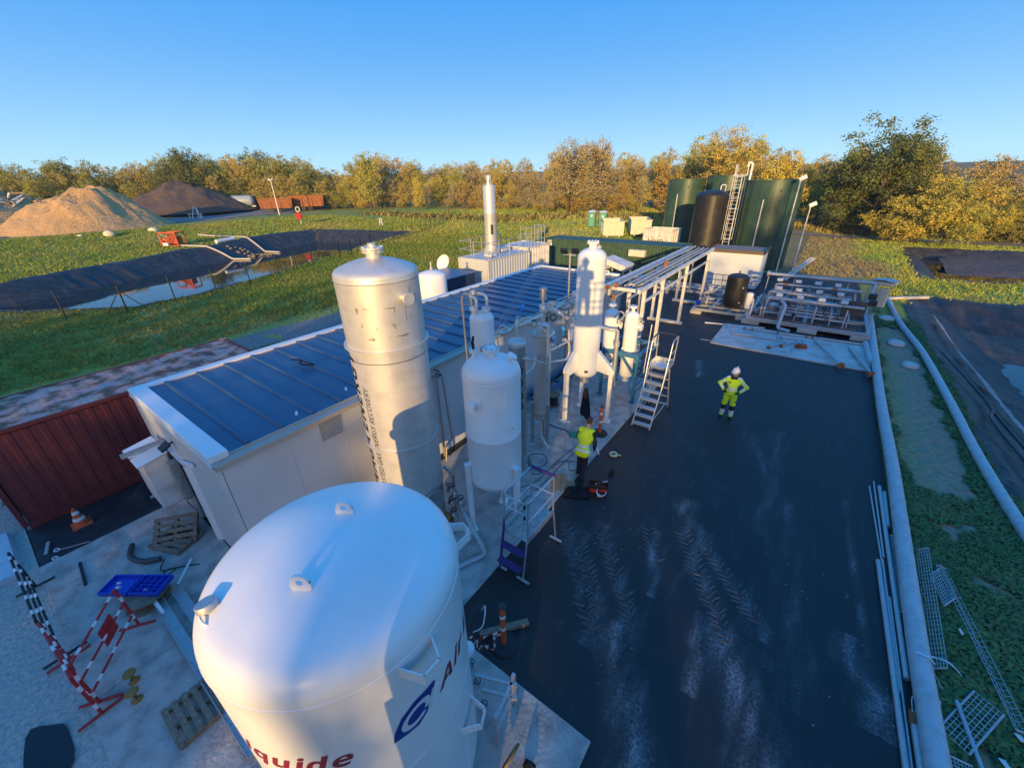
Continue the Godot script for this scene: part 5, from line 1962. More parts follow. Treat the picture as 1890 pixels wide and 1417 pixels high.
	for x in [-0.62, 0.62]:
		for z in [-0.72, 0.72]:
			q = MB.new()
			q.b(x, 0.86, z, 0.1, 1.72, 0.1, 0.0, 0.005)
			q.b(x, 0.015, z, 0.2, 0.03, 0.2)
			part(t, "post", q, M.blue_paint)
	for z in [-0.72, 0.72]:
		q = MB.new()
		q.b(0, 1.78, z, 1.34, 0.14, 0.1, 0.0, 0.005)
		part(t, "beam", q, M.blue_paint)
	for x in [-0.62, 0.0, 0.62]:
		q = MB.new()
		q.b(x, 1.78, 0, 0.1, 0.13, 1.34, 0.0, 0.005)
		part(t, "beam", q, M.blue_paint)
	for s in [[V(0.62, 1.0, 0.72), V(0.05, 1.72, 0.72)], [V(0.62, 0.3, -0.66), V(0.62, 1.65, 0.66)], [V(-0.62, 1.0, 0.72), V(-0.05, 1.72, 0.72)]]:
		q = MB.new()
		q.bar(s[0], s[1], 0.07, 0.07)
		part(t, "brace", q, M.blue_paint)
	for i in 5:
		q = MB.new()
		q.b(0.62, 0.35 + i * 0.26, 0.0, 0.05, 0.05, 1.34)
		part(t, "side_rail", q, M.blue_paint)
	var vl := ["white cylinder vessel on the blue stand nearer the steps", "white cylinder vessel on the blue stand behind the white column"]
	var vi := 0
	for p in [V(-4.62, 0, -13.15), V(-5.3, 0, -13.0)]:
		var v := thing("cylinder_vessel", vl[vi], "tank", p, 0.0, "vessels on the blue stand")
		vi += 1
		q = MB.new()
		q.lathe([Vector2(0.24, 0.95), Vector2(0.24, 3.1)], Transform3D(), 36)
		part(v, "shell", q, M.white)
		q = MB.new()
		q.lathe([Vector2(0.24, 3.1)] + dome(0.24, 3.1, 0.16, 8), Transform3D(), 36, 0.6)
		part(v, "domed_head", q, M.white)
		q = MB.new()
		q.lathe(dome(0.24, 0.95, 0.18, 8, true), Transform3D(), 36)
		part(v, "bottom_head", q, M.white)
		var nb := part(v, "nozzle", nozzle_mb(V(0, 3.24, 0), 0.06, 0.2, 0.13), M.white)
		bolts(nb, V(0, 3.42, 0), V(0, 1, 0), 0.105, 8, 0.012, 0.07, M.galv)
		q = MB.new()
		q.cyl(V(0, 0.62, 0), V(0, 0.8, 0), 0.05, 12)
		q.cyl(V(0, 0.66, 0), V(0, 0.7, 0), 0.13, 18)
		part(v, "bottom_nozzle", q, M.white)
		for sx in [-1, 1]:
			for sz in [-1, 1]:
				q = MB.new()
				q.extrude(PackedVector2Array([Vector2(0.12, 0.0), Vector2(0.28, 0.0), Vector2(0.16, 0.34), Vector2(0.12, 0.34)]), Transform3D(Basis(V(0, 1, 0), atan2(-sz, sx)), V(0, 1.9, 0)), 0.015)
				part(v, "foot_plate", q, M.white)
		q = MB.new()
		q.cyl(V(0.2, 2.75, 0.02), V(0.36, 2.75, 0.02), 0.06, 12)
		q.cyl(V(0.36, 2.75, 0.02), V(0.39, 2.75, 0.02), 0.12, 16)
		part(v, "side_nozzle", q, M.white)
		valve(v, V(0.36, 2.95, 0.0), 0.03, M.steel_dull)
	t = thing("transfer_pipe", "grey pipe that drops between the two small white vessels", "pipe", V(-4.95, 0, -12.7))
	q = MB.new()
	q.tube(bend([V(-0.6, 2.75, 0.25), V(-0.1, 2.72, 0.25), V(0.08, 2.7, 0.1), V(0.08, 0.9, 0.1), V(0.08, 0.5, -0.1)], 0.12), 0.06, 12)
	part(t, "pipe", q, M.galv)
	q = MB.new()
	q.cyl(V(0.08, 2.1, 0.1), V(0.08, 2.3, 0.1), 0.1, 14)
	q.cyl(V(0.0, 2.85, -0.1), V(0.0, 3.0, -0.1), 0.07, 12)
	part(t, "valve", q, M.galv)
	q = MB.new()
	q.tube(bend([V(0.05, 3.0, -0.1), V(0.2, 3.2, -0.1), V(0.05, 3.35, 0.0), V(-0.1, 3.1, 0.1)], 0.1), 0.03, 8)
	part(t, "gauge_pipe", q, M.galv)

	# jacket hung on the column's outlet
	q = MB.new()
	var rows := 9
	var seg := 14
	for r in rows:
		for s in seg:
			var pt := func(rr: int, ss: int) -> Vector3:
				var f := float(rr) / rows
				var a := TAU * ss / seg
				var rad: float = lerp(0.05, 0.17, pow(f, 0.7)) * (1.0 + 0.28 * sin(a * 3.0 + f * 2.0))
				var dy := 0.12 * sin(a * 2.0 + 0.6) * f * f
				return V(cos(a) * rad, 1.42 - 1.0 * f - dy, sin(a) * rad * 0.7)
			q.quad(pt.call(r, s), pt.call(r, s + 1), pt.call(r + 1, s + 1), pt.call(r + 1, s), V(0, 1.4 - 1.0 * r / rows, 0))
	single("jacket", q, M.black_cloth, "black jacket hanging under the white column", "jacket", V(-4.86, 0, -10.42))

	delineator("orange post on black base beside the white column's leg", V(-4.22, 0.05, -10.25), 1.0)
	delineator("orange post on black base near the big white tank, with striped tape", V(-2.77, 0.0, -3.3), 1.05)

	# striped tape heaped at the foot of the near post
	q = MB.new()
	q.use_col = true
	var tp := soft([V(-2.75, 0.35, -3.28), V(-2.9, 0.18, -3.2), V(-2.82, 0.06, -3.1), V(-3.0, 0.12, -3.02), V(-3.05, 0.05, -2.95), V(-3.15, 0.2, -2.98), V(-3.3, 0.1, -3.0), V(-3.2, 0.05, -2.96), V(-3.0, 0.22, -3.15), V(-2.78, 0.3, -3.3)], 7)
	for i in tp.size() - 1:
		q.col = Color(0.42, 0.015, 0.02) if (i / 2) % 2 == 0 else Color(0.72, 0.72, 0.72)
		var a: Vector3 = tp[i]
		var b: Vector3 = tp[i + 1]
		var w := V(0.012 * sin(i * 0.7), 0.034, 0.012 * cos(i * 0.9))
		q.quad(a - w, b - w, b + w, a + w)
	single("barrier_tape", q, M.vcol, "red and white barrier tape trailing from the near orange post", "tape")
	q = MB.new()
	q.bar(V(-3.2, 0.06, -3.15), V(-2.62, 0.06, -3.85), 0.11, 0.09, 0.006)
	single("timber", q, M.wood, "weathered timber lying behind the near orange post", "timber")

	# regulator frame at the corner of the tank plinth
	t = thing("regulator_frame", "small galvanised frame with gauge and valves at the plinth edge", "frame", V(-2.42, 0.05, -2.45))
	for p in [V(-0.4, 0, 0.2), V(0.35, 0, -0.2), V(0.45, 0, 0.35)]:
		q = MB.new()
		q.b(p.x, 0.4, p.z, 0.05, 0.8, 0.05)
		part(t, "post", q, M.galv)
	for y in [0.35, 0.7]:
		q = MB.new()
		q.bar(V(-0.4, y, 0.2), V(0.45, y, -0.15), 0.04, 0.04)
		q.bar(V(0.35, y, -0.2), V(0.45, y, 0.35), 0.04, 0.04)
		part(t, "rail", q, M.galv)
	q = MB.new()
	q.sphere(V(-0.35, 1.0, 0.0), 0.11, 16)
	q.cyl(V(-0.35, 0.6, 0.0), V(-0.35, 0.95, 0.0), 0.03, 8)
	part(t, "gauge", q, M.reflect)
	for p in [V(-0.1, 0.5, 0.1), V(0.1, 0.3, 0.2), V(-0.25, 0.75, 0.05)]:
		valve(t, p, 0.03, M.galv)
	q = MB.new()
	q.lathe([Vector2(0.0, -0.02), Vector2(0.2, -0.015), Vector2(0.2, 0.015), Vector2(0.0, 0.02)], Transform3D(Basis(V(0, 0, 1), 1.25), V(0.75, 0.32, 0.45)), 24)
	single("cover_disc", q, M.yellow_brass, "round orange brown disc standing by the plinth edge", "disc", V(-2.42, 0.0, -2.45))
	q = MB.new()
	for i in 7:
		var a := TAU * i / 7.0
		q.tri(V(0, 0.16, 0), V(cos(a) * 0.1, 0.03 + 0.05 * sin(i * 2.1), sin(a) * 0.09), V(cos(a + 0.9) * 0.1, 0.03 + 0.05 * sin((i + 1) * 2.1), sin(a + 0.9) * 0.09), V(0, 1, 0), V(cos(a), 0.4, sin(a)), V(cos(a + 0.9), 0.4, sin(a + 0.9)))
	single("glove", q, M.black_cloth, "black glove lying beside the orange brown disc", "glove", V(-1.45, 0.05, -2.15))

	steps_ladder()
	podium()
	small_things()

func steps_ladder():
	var t := thing("mobile_steps", "aluminium warehouse steps with platform and handrails on the asphalt", "steps", V(-3.29, 0.0, -11.33))
	# local: climbs towards -z
	var w := 0.29
	var top := 1.78
	var run := -1.05
	for s in [-1, 1]:
		var q := MB.new()
		q.bar(V(s * w, 0.04, 0), V(s * w, top, run), 0.03, 0.075, 0.004)
		part(t, "stile", q, M.alu)
		q = MB.new()
		q.bar(V(s * (w + 0.04), 0.07, -1.75), V(s * w, top, -1.25), 0.035, 0.05, 0.004)
		part(t, "rear_leg", q, M.alu)
		q = MB.new()
		q.tube(bend([V(s * w, top * 0.62, run * 0.62), V(s * (w + 0.03), top + 0.95, run * 1.02), V(s * (w + 0.03), top + 1.0, -1.62), V(s * w, top + 0.1, -1.6)], 0.12), 0.02, 8)
		part(t, "handrail", q, M.alu)
		q = MB.new()
		q.tube([V(s * (w + 0.02), top + 0.52, run * 1.02), V(s * (w + 0.02), top + 0.52, -1.61)], 0.016, 8)
		part(t, "mid_rail", q, M.alu)
		q = MB.new()
		q.cyl(V(s * (w + 0.06), 0.08, -1.76), V(s * (w + 0.10), 0.08, -1.76), 0.08, 16)
		part(t, "wheel", q, M.black)
	for i in 7:
		var f := (i + 0.6) / 7.4
		var q := MB.new()
		q.b(0, top * f, run * f, w * 2 - 0.03, 0.03, 0.16, 0.0, 0.006)
		q.b(0, top * f - 0.02, run * f + 0.075, w * 2 - 0.03, 0.045, 0.012)
		part(t, "tread", q, M.alu)
	var d := MB.new()
	d.b(0, top, -1.36, w * 2 + 0.04, 0.04, 0.58, 0.0, 0.006)
	d.b(-w - 0.01, top + 0.08, -1.36, 0.012, 0.13, 0.58); d.b(w + 0.01, top + 0.08, -1.36, 0.012, 0.13, 0.58); d.b(0, top + 0.08, -1.645, w * 2, 0.13, 0.012)
	part(t, "platform", d, M.alu)
	for i in 5:
		var q := MB.new()
		var f := 0.12 + i * 0.2
		var z: float = lerp(-1.75, -1.25, f)
		q.bar(V(-w - 0.03, top * f, z), V(w + 0.03, top * f, z), 0.025, 0.03)
		part(t, "cross_brace", q, M.alu)
	var b := MB.new()
	b.bar(V(-w, 0.3, -0.18), V(-w, 0.35, -1.62), 0.02, 0.02)
	b.bar(V(w, 0.3, -0.18), V(w, 0.35, -1.62), 0.02, 0.02)
	part(t, "side_brace", b, M.alu)
	var q2 := MB.new()
	q2.tube(bend([V(-w, top + 0.98, -1.1), V(-w, top + 1.0, -1.6), V(w, top + 1.0, -1.6), V(w, top + 0.98, -1.1)], 0.1), 0.022, 8)
	part(t, "end_rail", q2, M.dark_steel)
	q2 = MB.new()
	q2.tube([V(-w - 0.16, 1.5, -1.0), V(-w - 0.18, 3.1, -1.25)], 0.018, 8)
	part(t, "safety_bar", q2, M.alu)

func podium():
	var t := thing("podium_steps", "folding podium work platform with purple steps and guardrails", "work platform", V(-3.49, 0.0, -5.2))
	var x := 0.28
	var q := MB.new()
	q.b(0, 0.93, 0.02, 0.56, 0.035, 0.98, 0.0, 0.006)
	part(t, "deck", q, M.steel_dull)
	for s in [-1, 1]:
		q = MB.new()
		q.b(s * (x + 0.012), 0.99, 0.02, 0.014, 0.15, 1.0)
		part(t, "toe_board", q, M.alu)
		for z in [0.68, -0.62]:
			q = MB.new()
			q.cyl(V(s * x, 0.03, z), V(s * x, 0.95, z * 0.78), 0.02, 8)
			part(t, "leg", q, M.alu)
			q = MB.new()
			q.b(s * x, 0.03, z, 0.30, 0.03, 0.05, 0.0, 0.004)
			part(t, "foot", q, M.alu)
		for z in [0.5, -0.46]:
			q = MB.new()
			q.cyl(V(s * x, 0.95, z), V(s * x, 1.95, z), 0.019, 8)
			part(t, "post", q, M.alu)
		for y in [1.93, 1.45]:
			q = MB.new()
			q.cyl(V(s * x, y, 0.5 if s > 0 else 0.5), V(s * x, y, -0.46), 0.017, 8)
			part(t, "guardrail", q, M.alu)
	q = MB.new()
	q.b(0, 1.93, -0.47, 0.6, 0.07, 0.06, 0.0, 0.01)
	part(t, "gate_bar", q, M.purple)
	q = MB.new()
	q.cyl(V(-x, 1.45, -0.46), V(x, 1.45, -0.46), 0.017, 8)
	part(t, "guardrail", q, M.alu)
	for s in [[0.68, 0.62], [0.36, 0.74]]:
		q = MB.new()
		q.b(0, s[0], s[1], 0.54, 0.04, 0.15, 0.0, 0.006)
		part(t, "step", q, M.purple)
	q = MB.new()
	q.bar(V(-x, 0.05, 0.72), V(-x, 1.25, 0.5), 0.03, 0.05)
	part(t, "stile", q, M.purple)
	for y in [1.62, 1.9]:
		q = MB.new()
		q.tube(bend([V(-x, y, 0.5), V(-0.05, y, 0.52), V(0.12, y - 0.05, 0.46), V(0.16, y - 0.12, 0.44)], 0.06), 0.014, 7)
		part(t, "gate_arm", q, M.alu)
		q = MB.new()
		q.cyl(V(0.16, y - 0.11, 0.44), V(0.165, y - 0.2, 0.44), 0.024, 8)
		part(t, "grip", q, M.black)

func helmet_mb(flip := false) -> MB:
	var q := MB.new()
	var prof := []
	for i in 9:
		var a := PI / 2 * i / 8.0
		prof.append(Vector2(0.118 * cos(a) if i < 8 else 0.0, 0.02 + 0.135 * sin(a)))
	q.lathe([Vector2(0.118, 0.0)] + prof, Transform3D(Basis().scaled(V(0.95, 1, 1.15)), Vector3.ZERO), 24, 0.5)
	# peak and brim
	var poly := PackedVector2Array()
	for i in 17:
		var a := TAU * i / 16.0
		var rr := 0.132
		if i == 16:
			break
		var zz := sin(a) * rr * 1.15
		if sin(a) > 0.2:
			zz += 0.045 * (sin(a) - 0.2)
		poly.append(Vector2(cos(a) * rr * 0.95, zz))
	for i in poly.size():
		var p := poly[i]
		var e := poly[(i + 1) % poly.size()]
		q.quad(V(p.x, 0.004, p.y), V(e.x, 0.004, e.y), V(e.x * 0.85, 0.014, e.y * 0.82), V(p.x * 0.85, 0.014, p.y * 0.82), V(0, -1, 0))
		q.quad(V(p.x, 0.0, p.y), V(e.x, 0.0, e.y), V(e.x * 0.85, 0.004, e.y * 0.82), V(p.x * 0.85, 0.004, p.y * 0.82), V(0, 1, 0))
	q.bar(V(0, 0.158, -0.10), V(0, 0.158, 0.09), 0.03, 0.012)
	return q

func small_things():
	# tool bag
	var t := thing("tool_bag", "open red and black tool bag on the asphalt beside the bending worker", "bag", V(-3.12, 0.0, -7.82), 0.45)
	var q := MB.new()
	q.b(0, 0.1, 0, 0.46, 0.16, 0.22, 0.0, 0.03)
	part(t, "body", q, M.red)
	q = MB.new()
	for s in [-1.0, 1.0]:
		q.box(Transform3D(Basis(V(1, 0, 0), 0.25 * s), V(0, 0.22, 0.11 * s)), V(0.46, 0.11, 0.02), 0.006)
		q.box(Transform3D(Basis(V(0, 0, 1), -0.25 * s), V(0.23 * s, 0.22, 0)), V(0.02, 0.1, 0.22), 0.006)
	part(t, "opening", q, M.black)
	q = MB.new()
	q.tube(bend([V(-0.14, 0.24, 0.12), V(-0.12, 0.36, 0.1), V(0.12, 0.36, 0.1), V(0.14, 0.24, 0.12)], 0.06), 0.013, 6)
	part(t, "handle", q, M.black)
	for p in [[-0.08, 0.27, 0.02], [0.1, 0.28, -0.06]]:
		q = MB.new()
		q.bar(V(p[0], p[1], p[2]), V(p[0] + 0.12, p[1] + 0.02, p[2] - 0.02), 0.02, 0.012)
		part(t, "tool", q, M.reflect)
	# black jacket heap
	q = MB.new()
	for i in 9:
		for j in 9:
			var f := func(a: int, b: int) -> Vector3:
				var u := a / 9.0 * 2.0 - 1.0
				var v := b / 9.0 * 2.0 - 1.0
				var h: float = max(0.0, 1.0 - u * u - v * v * 1.1)
				var wob := gn.get_noise_2d(u * 22.0 + 7.0, v * 22.0) * 0.12
				return V(u * 0.33, 0.012 + sqrt(h) * (0.10 + wob), v * 0.22)
			q.quad(f.call(i, j), f.call(i + 1, j), f.call(i + 1, j + 1), f.call(i, j + 1), V(0, -2, 0))
	single("coat_heap", q, M.black_cloth, "black coat heaped on the slab edge beside the tool bag", "coat", V(-3.55, 0.03, -7.45), 0.5)
	var h := thing("hard_hat", "white hard hat lying upside down by the tool bag", "hard hat", V(-2.98, 0.15, -7.72))
	h.basis = Basis(V(0, 0, 1), PI - 0.35)
	part(h, "shell", helmet_mb(), M.reflect)
	q = MB.new()
	q.torus(V(0, 0.02, 0), V(0, 1, 0), 0.09, 0.014, 20, 6)
	q.bar(V(-0.09, 0.05, 0), V(0.09, 0.05, 0), 0.02, 0.006)
	q.bar(V(0, 0.05, -0.1), V(0, 0.05, 0.1), 0.02, 0.006)
	part(h, "harness", q, M.black)
	q = MB.new()
	q.torus(V(0, 0.045, 0), V(0, 1, 0), 0.09, 0.04, 24, 8)
	q.bar(V(0.1, 0.05, -0.02), V(0.2, 0.04, -0.08), 0.05, 0.01)
	single("webbing_roll", q, mat(Color(0.50, 0.53, 0.30), 0.8), "coiled pale green webbing strap lying on the asphalt", "strap", V(-3.42, 0.0, -9.5))
	q = MB.new()
	q.lathe([Vector2(0.0, 0.0), Vector2(0.07, 0.01), Vector2(0.085, 0.06), Vector2(0.05, 0.12), Vector2(0.0, 0.13)], Transform3D(Basis(V(1, 0, 0), 0.5).scaled(V(0.8, 1, 1.6)), Vector3.ZERO), 14)
	single("pouch", q, M.black_cloth, "small dark pouch lying on the asphalt past the tool bag", "pouch", V(-3.12, 0.0, -8.72))
	q = MB.new()
	q.cyl(V(-3.95, 0.09, -9.45), V(-3.76, 0.09, -9.2), 0.028, 12)
	q.cyl(V(-4.0, 0.09, -9.52), V(-3.95, 0.09, -9.45), 0.01, 8)
	single("sealant_tube", q, M.reflect, "white sealant tube lying on the slab edge by the worker", "tube")
	# cardboard
	q = MB.new()
	q.box(Transform3D(Basis(V(0, 1, 0), 0.5), V(-3.95, 0.062, -7.45)), V(0.62, 0.008, 0.4))
	single("cardboard", q, M.cardboard, "large brown cardboard sheet flat on the slab", "cardboard")
	q = MB.new()
	q.box(Transform3D(Basis(V(0, 1, 0), 0.9) * Basis(V(0, 0, 1), 0.05), V(-4.2, 0.082, -7.6)), V(0.45, 0.008, 0.3))
	single("cardboard", q, M.cardboard, "smaller cardboard piece lying on the larger sheet", "cardboard")
	q = MB.new()
	q.box(Transform3D(Basis(V(0, 1, 0), 0.3), V(-4.45, 0.06, -6.75)), V(0.32, 0.012, 0.22), 0.003)
	single("metal_plate", q, M.galv, "small grey metal plate on the slab by the podium", "plate")
	# green sheet
	q = MB.new()
	q.box(Transform3D(Basis(V(0, 1, 0), 0.4), V(-4.75, 0.062, -9.75)), V(0.5, 0.01, 0.35))
	single("green_mat", q, mat(Color(0.02, 0.25, 0.17), 0.7), "green plastic mat on the slab in front of the worker", "mat")
	# cable spool
	t = thing("cable_spool", "wooden cable spool standing by the stainless column", "spool", V(-6.4, 0.05, -11.0))
	for y in [0.0, 0.42]:
		q = MB.new()
		q.lathe([Vector2(0.0, y), Vector2(0.24, y), Vector2(0.24, y + 0.03), Vector2(0.0, y + 0.03)], Transform3D(), 24)
		part(t, "flange", q, M.wood)
	q = MB.new()
	q.lathe([Vector2(0.17, 0.03), Vector2(0.18, 0.2), Vector2(0.17, 0.42)], Transform3D(), 24)
	part(t, "cable", q, M.black)
	# cables and hoses on the slab
	var cl := [
		["thin black cable running along the slab edge joint", [V(-6.5, 0.06, -11.2), V(-5.9, 0.06, -9.9), V(-5.2, 0.06, -9.8), V(-4.9, 0.06, -9.6)], 0.02, M.hose_dark],
		["long grey cable running straight along the slab", [V(-4.3, 0.06, -10.0), V(-4.4, 0.06, -8.6), V(-4.42, 0.06, -7.2), V(-4.5, 0.06, -6.2), V(-4.52, 0.06, -5.6)], 0.010, M.hose_dark],
		["second grey cable beside the long one on the slab", [V(-4.45, 0.06, -9.7), V(-4.6, 0.06, -8.2), V(-4.62, 0.06, -7.2), V(-4.85, 0.06, -6.7)], 0.010, M.hose_dark],
		["looped cable on the slab between worker and vessel", [V(-4.3, 0.06, -8.4), V(-4.1, 0.06, -8.1), V(-3.95, 0.06, -8.3), V(-4.1, 0.06, -8.55), V(-4.5, 0.06, -8.3), V(-4.55, 0.06, -7.9)], 0.009, M.hose_dark],
		["tangle of cables near the slim vessel's foot", [V(-5.3, 0.06, -7.9), V(-5.0, 0.06, -7.6), V(-4.8, 0.06, -8.0), V(-5.1, 0.06, -8.3), V(-5.4, 0.06, -8.0), V(-4.9, 0.06, -7.4), V(-4.6, 0.06, -7.7)], 0.012, M.hose_dark],
		["grey conduit lying towards the building wall", [V(-4.7, 0.07, -11.4), V(-5.4, 0.07, -11.9), V(-6.3, 0.07, -12.2)], 0.025, M.galv]]
	for c in cl:
		q = MB.new()
		q.tube(soft(c[1], 8), c[2], 6)
		single("cable", q, c[3], c[0], "cable", Vector3.ZERO, 0.0, "cables on the slab")
	var hi := thing("hose_coil", "thin clear hose hanging beside the big white tank", "hose", V(-2.55, 0.0, -2.9))
	q = MB.new()
	q.tube(soft([V(-0.9, 0.1, -0.6), V(-0.7, 0.5, -0.5), V(-0.6, 0.3, -0.3), V(-0.75, 0.1, -0.2)], 8), 0.012, 6)
	part(hi, "hose", q, M.reflect)

# ---------------------------------------------------------------- plant beyond the building
func railing(parent: Node, pts: Array, h: float, m: Material, step := 1.2, rails := 2):
	for i in pts.size() - 1:
		var a: Vector3 = pts[i]
		var b: Vector3 = pts[i + 1]
		var n: int = max(1, int(round(a.distance_to(b) / step)))
		for k in n + (1 if i == pts.size() - 2 else 0):
			var q := MB.new()
			var p := a.lerp(b, float(k) / n)
			q.cyl(p, p + V(0, h, 0), 0.022, 6)
			part(parent, "rail_post", q, m)
		for r in rails:
			var q := MB.new()
			var y := h * (r + 1) / rails
			q.cyl(a + V(0, y, 0), b + V(0, y, 0), 0.02, 6)
			part(parent, "guardrail", q, m)

func corr_box(t: Node, sx: float, sy: float, sz: float, y0: float, m: Material, roof: Material, pitch := 0.28, deep := 0.03):
	var q := MB.new()
	corr(q, V(-sx / 2, y0, sz / 2), V(1, 0, 0), V(0, 1, 0), sx, sy, pitch, deep, V(0, 0, 1))
	part(t, "wall", q, m)
	q = MB.new()
	corr(q, V(-sx / 2, y0, -sz / 2), V(1, 0, 0), V(0, 1, 0), sx, sy, pitch, deep, V(0, 0, -1))
	part(t, "wall", q, m)
	q = MB.new()
	corr(q, V(sx / 2, y0, -sz / 2), V(0, 0, 1), V(0, 1, 0), sz, sy, pitch, deep, V(1, 0, 0))
	part(t, "wall", q, m)
	q = MB.new()
	corr(q, V(-sx / 2, y0, -sz / 2), V(0, 0, 1), V(0, 1, 0), sz, sy, pitch, deep, V(-1, 0, 0))
	part(t, "wall", q, m)
	q = MB.new()
	q.b(0, y0 + sy - 0.01, 0, sx - 0.02, 0.03, sz - 0.02)
	part(t, "roof", q, roof)
	q = MB.new()
	for x in [-1, 1]:
		for z in [-1, 1]:
			q.b(x * (sx / 2 - 0.04), y0 + sy / 2, z * (sz / 2 - 0.04), 0.13, sy + 0.04, 0.13)
		q.b(x * (sx / 2 - 0.03), y0 + sy, 0, 0.11, 0.1, sz - 0.14)
		q.b(0, y0 + sy, x * (sz / 2 - 0.03), sx - 0.14, 0.1, 0.11)
		q.b(x * (sx / 2 - 0.03), y0 + 0.04, 0, 0.11, 0.12, sz - 0.14)
		q.b(0, y0 + 0.04, x * (sz / 2 - 0.03), sx - 0.14, 0.12, 0.11)
	part(t, "frame", q, m)

func build_far_plant():
	var q: MB
	# flare container with chimney
	var pale := mat(Color(0.50, 0.54, 0.56), 0.5)
	var t := thing("plant_container", "pale grey container with roof guardrails under the tall chimney", "container", V(-17.75, 0, -22.2))
	corr_box(t, 2.5, 2.75, 4.6, 0.1, pale, pale)
	for s in [-0.6, 0.6]:
		q = MB.new()
		q.b(s, 1.45, 2.32, 1.05, 2.4, 0.04, 0.0, 0.008)
		for x in [-0.25, 0.25]:
			q.cyl(V(s + x, 0.3, 2.36), V(s + x, 2.65, 2.36), 0.018, 6)
		part(t, "door", q, pale)
	railing(t, [V(-1.2, 2.9, 2.2), V(1.2, 2.9, 2.2), V(1.2, 2.9, -2.2)], 1.0, M.galv)
	railing(t, [V(-1.2, 2.9, 2.2), V(-1.2, 2.9, -2.2)], 1.0, M.galv)
	q = MB.new()
	q.b(-0.4, 3.0, -1.2, 0.9, 0.24, 1.0, 0.0, 0.02)
	q.b(0.4, 2.98, 1.0, 0.6, 0.18, 0.6, 0.0, 0.02)
	part(t, "roof_unit", q, pale)
	t = thing("chimney", "tall round stainless steel chimney with open cap", "chimney", V(-18.0, 2.86, -22.1))
	q = MB.new()
	q.lathe([Vector2(0.52, 0.0), Vector2(0.52, 0.4), Vector2(0.40, 0.42), Vector2(0.40, 2.5), Vector2(0.405, 2.52), Vector2(0.405, 2.55), Vector2(0.40, 2.56), Vector2(0.40, 4.1), Vector2(0.36, 4.22), Vector2(0.2, 4.24)], Transform3D(), 32)
	part(t, "stack", q, M.stainless)
	for k in 6:
		var a := TAU * k / 6
		q = MB.new()
		q.b(cos(a) * 0.17, 4.42, sin(a) * 0.17, 0.03, 0.42, 0.09, -a)
		part(t, "cap_strut", q, M.stainless)
	q = MB.new()
	q.lathe([Vector2(0.19, 4.5), Vector2(0.2, 4.7), Vector2(0.15, 4.76), Vector2(0.0, 4.78)], Transform3D(), 24)
	q.lathe([Vector2(0.18, 4.24), Vector2(0.18, 4.3), Vector2(0.14, 4.3)], Transform3D(), 24)
	part(t, "cap", q, M.stainless)
	q = MB.new()
	q.box(at(0.33, 1.6, 0.26, -0.65), V(0.03, 0.6, 0.16))
	part(t, "inspection_door", q, M.dark_steel)
	for p in [[-0.41, 3.0], [0.41, 3.0]]:
		q = MB.new()
		q.torus(V(p[0], p[1], 0.0), V(0, 0, 1), 0.05, 0.015, 10, 5)
		part(t, "lifting_eye", q, M.galv)
	t = thing("ribbed_container", "short white ribbed container behind the chimney container", "container", V(-18.0, 0, -26.1))
	corr_box(t, 2.5, 2.9, 2.8, 0.1, M.white_dirty, M.white_dirty, 0.22, 0.04)
	t = thing("access_cage", "galvanised caged ladder frame on the white ribbed container", "ladder", V(-17.2, 3.0, -26.2))
	railing(t, [V(-0.6, 0, -0.9), V(0.3, 0, -0.9), V(0.3, 0, 0.9), V(-0.6, 0, 0.9)], 1.3, M.galv, 0.45, 3)
	q = MB.new()
	q.lathe([Vector2(0.0, 0.0), Vector2(1.9, 0.0), Vector2(1.5, 0.5), Vector2(0.8, 1.1), Vector2(0.0, 1.3)], Transform3D(Basis().scaled(V(1.3, 1, 1)), Vector3.ZERO), 18, 0.2)
	single("wood_chip_heap", q, M.chips, "orange brown heap behind the roof guardrails", "heap", V(-23.5, 0.1, -33.5))
	t = thing("blue_roof_unit", "low dark navy container between chimney container and building", "container", V(-17.6, 0, -16.7))
	q = MB.new()
	q.b(0, 1.25, 0, 2.4, 2.3, 3.6, 0.0, 0.03)
	part(t, "body", q, M.navy)
	q = MB.new()
	q.b(0, 2.43, 0, 2.5, 0.05, 3.7, 0.0, 0.01)
	part(t, "roof", q, M.roof)
	t = thing("buffer_tank", "white round tank with vent behind the building roof", "tank", V(-15.6, 0, -14.3))
	q = MB.new()
	q.lathe([Vector2(0.72, 0.0), Vector2(0.72, 3.1), Vector2(0.7, 3.16), Vector2(0.62, 3.22), Vector2(0.3, 3.32), Vector2(0.0, 3.35)], Transform3D(), 48, 0.7)
	part(t, "shell", q, M.white)
	q = MB.new()
	q.cyl(V(0, 3.3, 0), V(0, 3.75, 0), 0.05, 10)
	q.cyl(V(0, 3.42, 0), V(0, 3.46, 0), 0.11, 14)
	part(t, "vent", q, M.galv)
	t = thing("satellite_dish", "white curved dish standing behind the navy container", "dish", V(-19.4, 0, -19.0))
	q = MB.new()
	q.lathe([Vector2(0.0, 0.0), Vector2(0.24, 0.02), Vector2(0.42, 0.09), Vector2(0.52, 0.18)], Transform3D(Basis(V(1, 0, 0), 1.1), V(0, 2.6, 0)), 24, 0.3)
	part(t, "bowl", q, M.flashing)
	q = MB.new()
	q.cyl(V(0, 0, 0), V(0, 2.6, 0), 0.04, 8)
	part(t, "mast", q, M.galv)

	# long green container
	t = thing("green_container", "long dark green corrugated shipping container", "container", V(-14.2, 0, -33.8))
	corr_box(t, 12.0, 2.5, 2.44, 0.08, M.green_cont, M.green_cont, 0.5, 0.11)
	q = MB.new()
	q.b(-5.55, 2.25, 1.26, 0.5, 0.5, 0.05, 0.0, 0.01)
	part(t, "sign_plate", q, M.cream)
	q = MB.new()
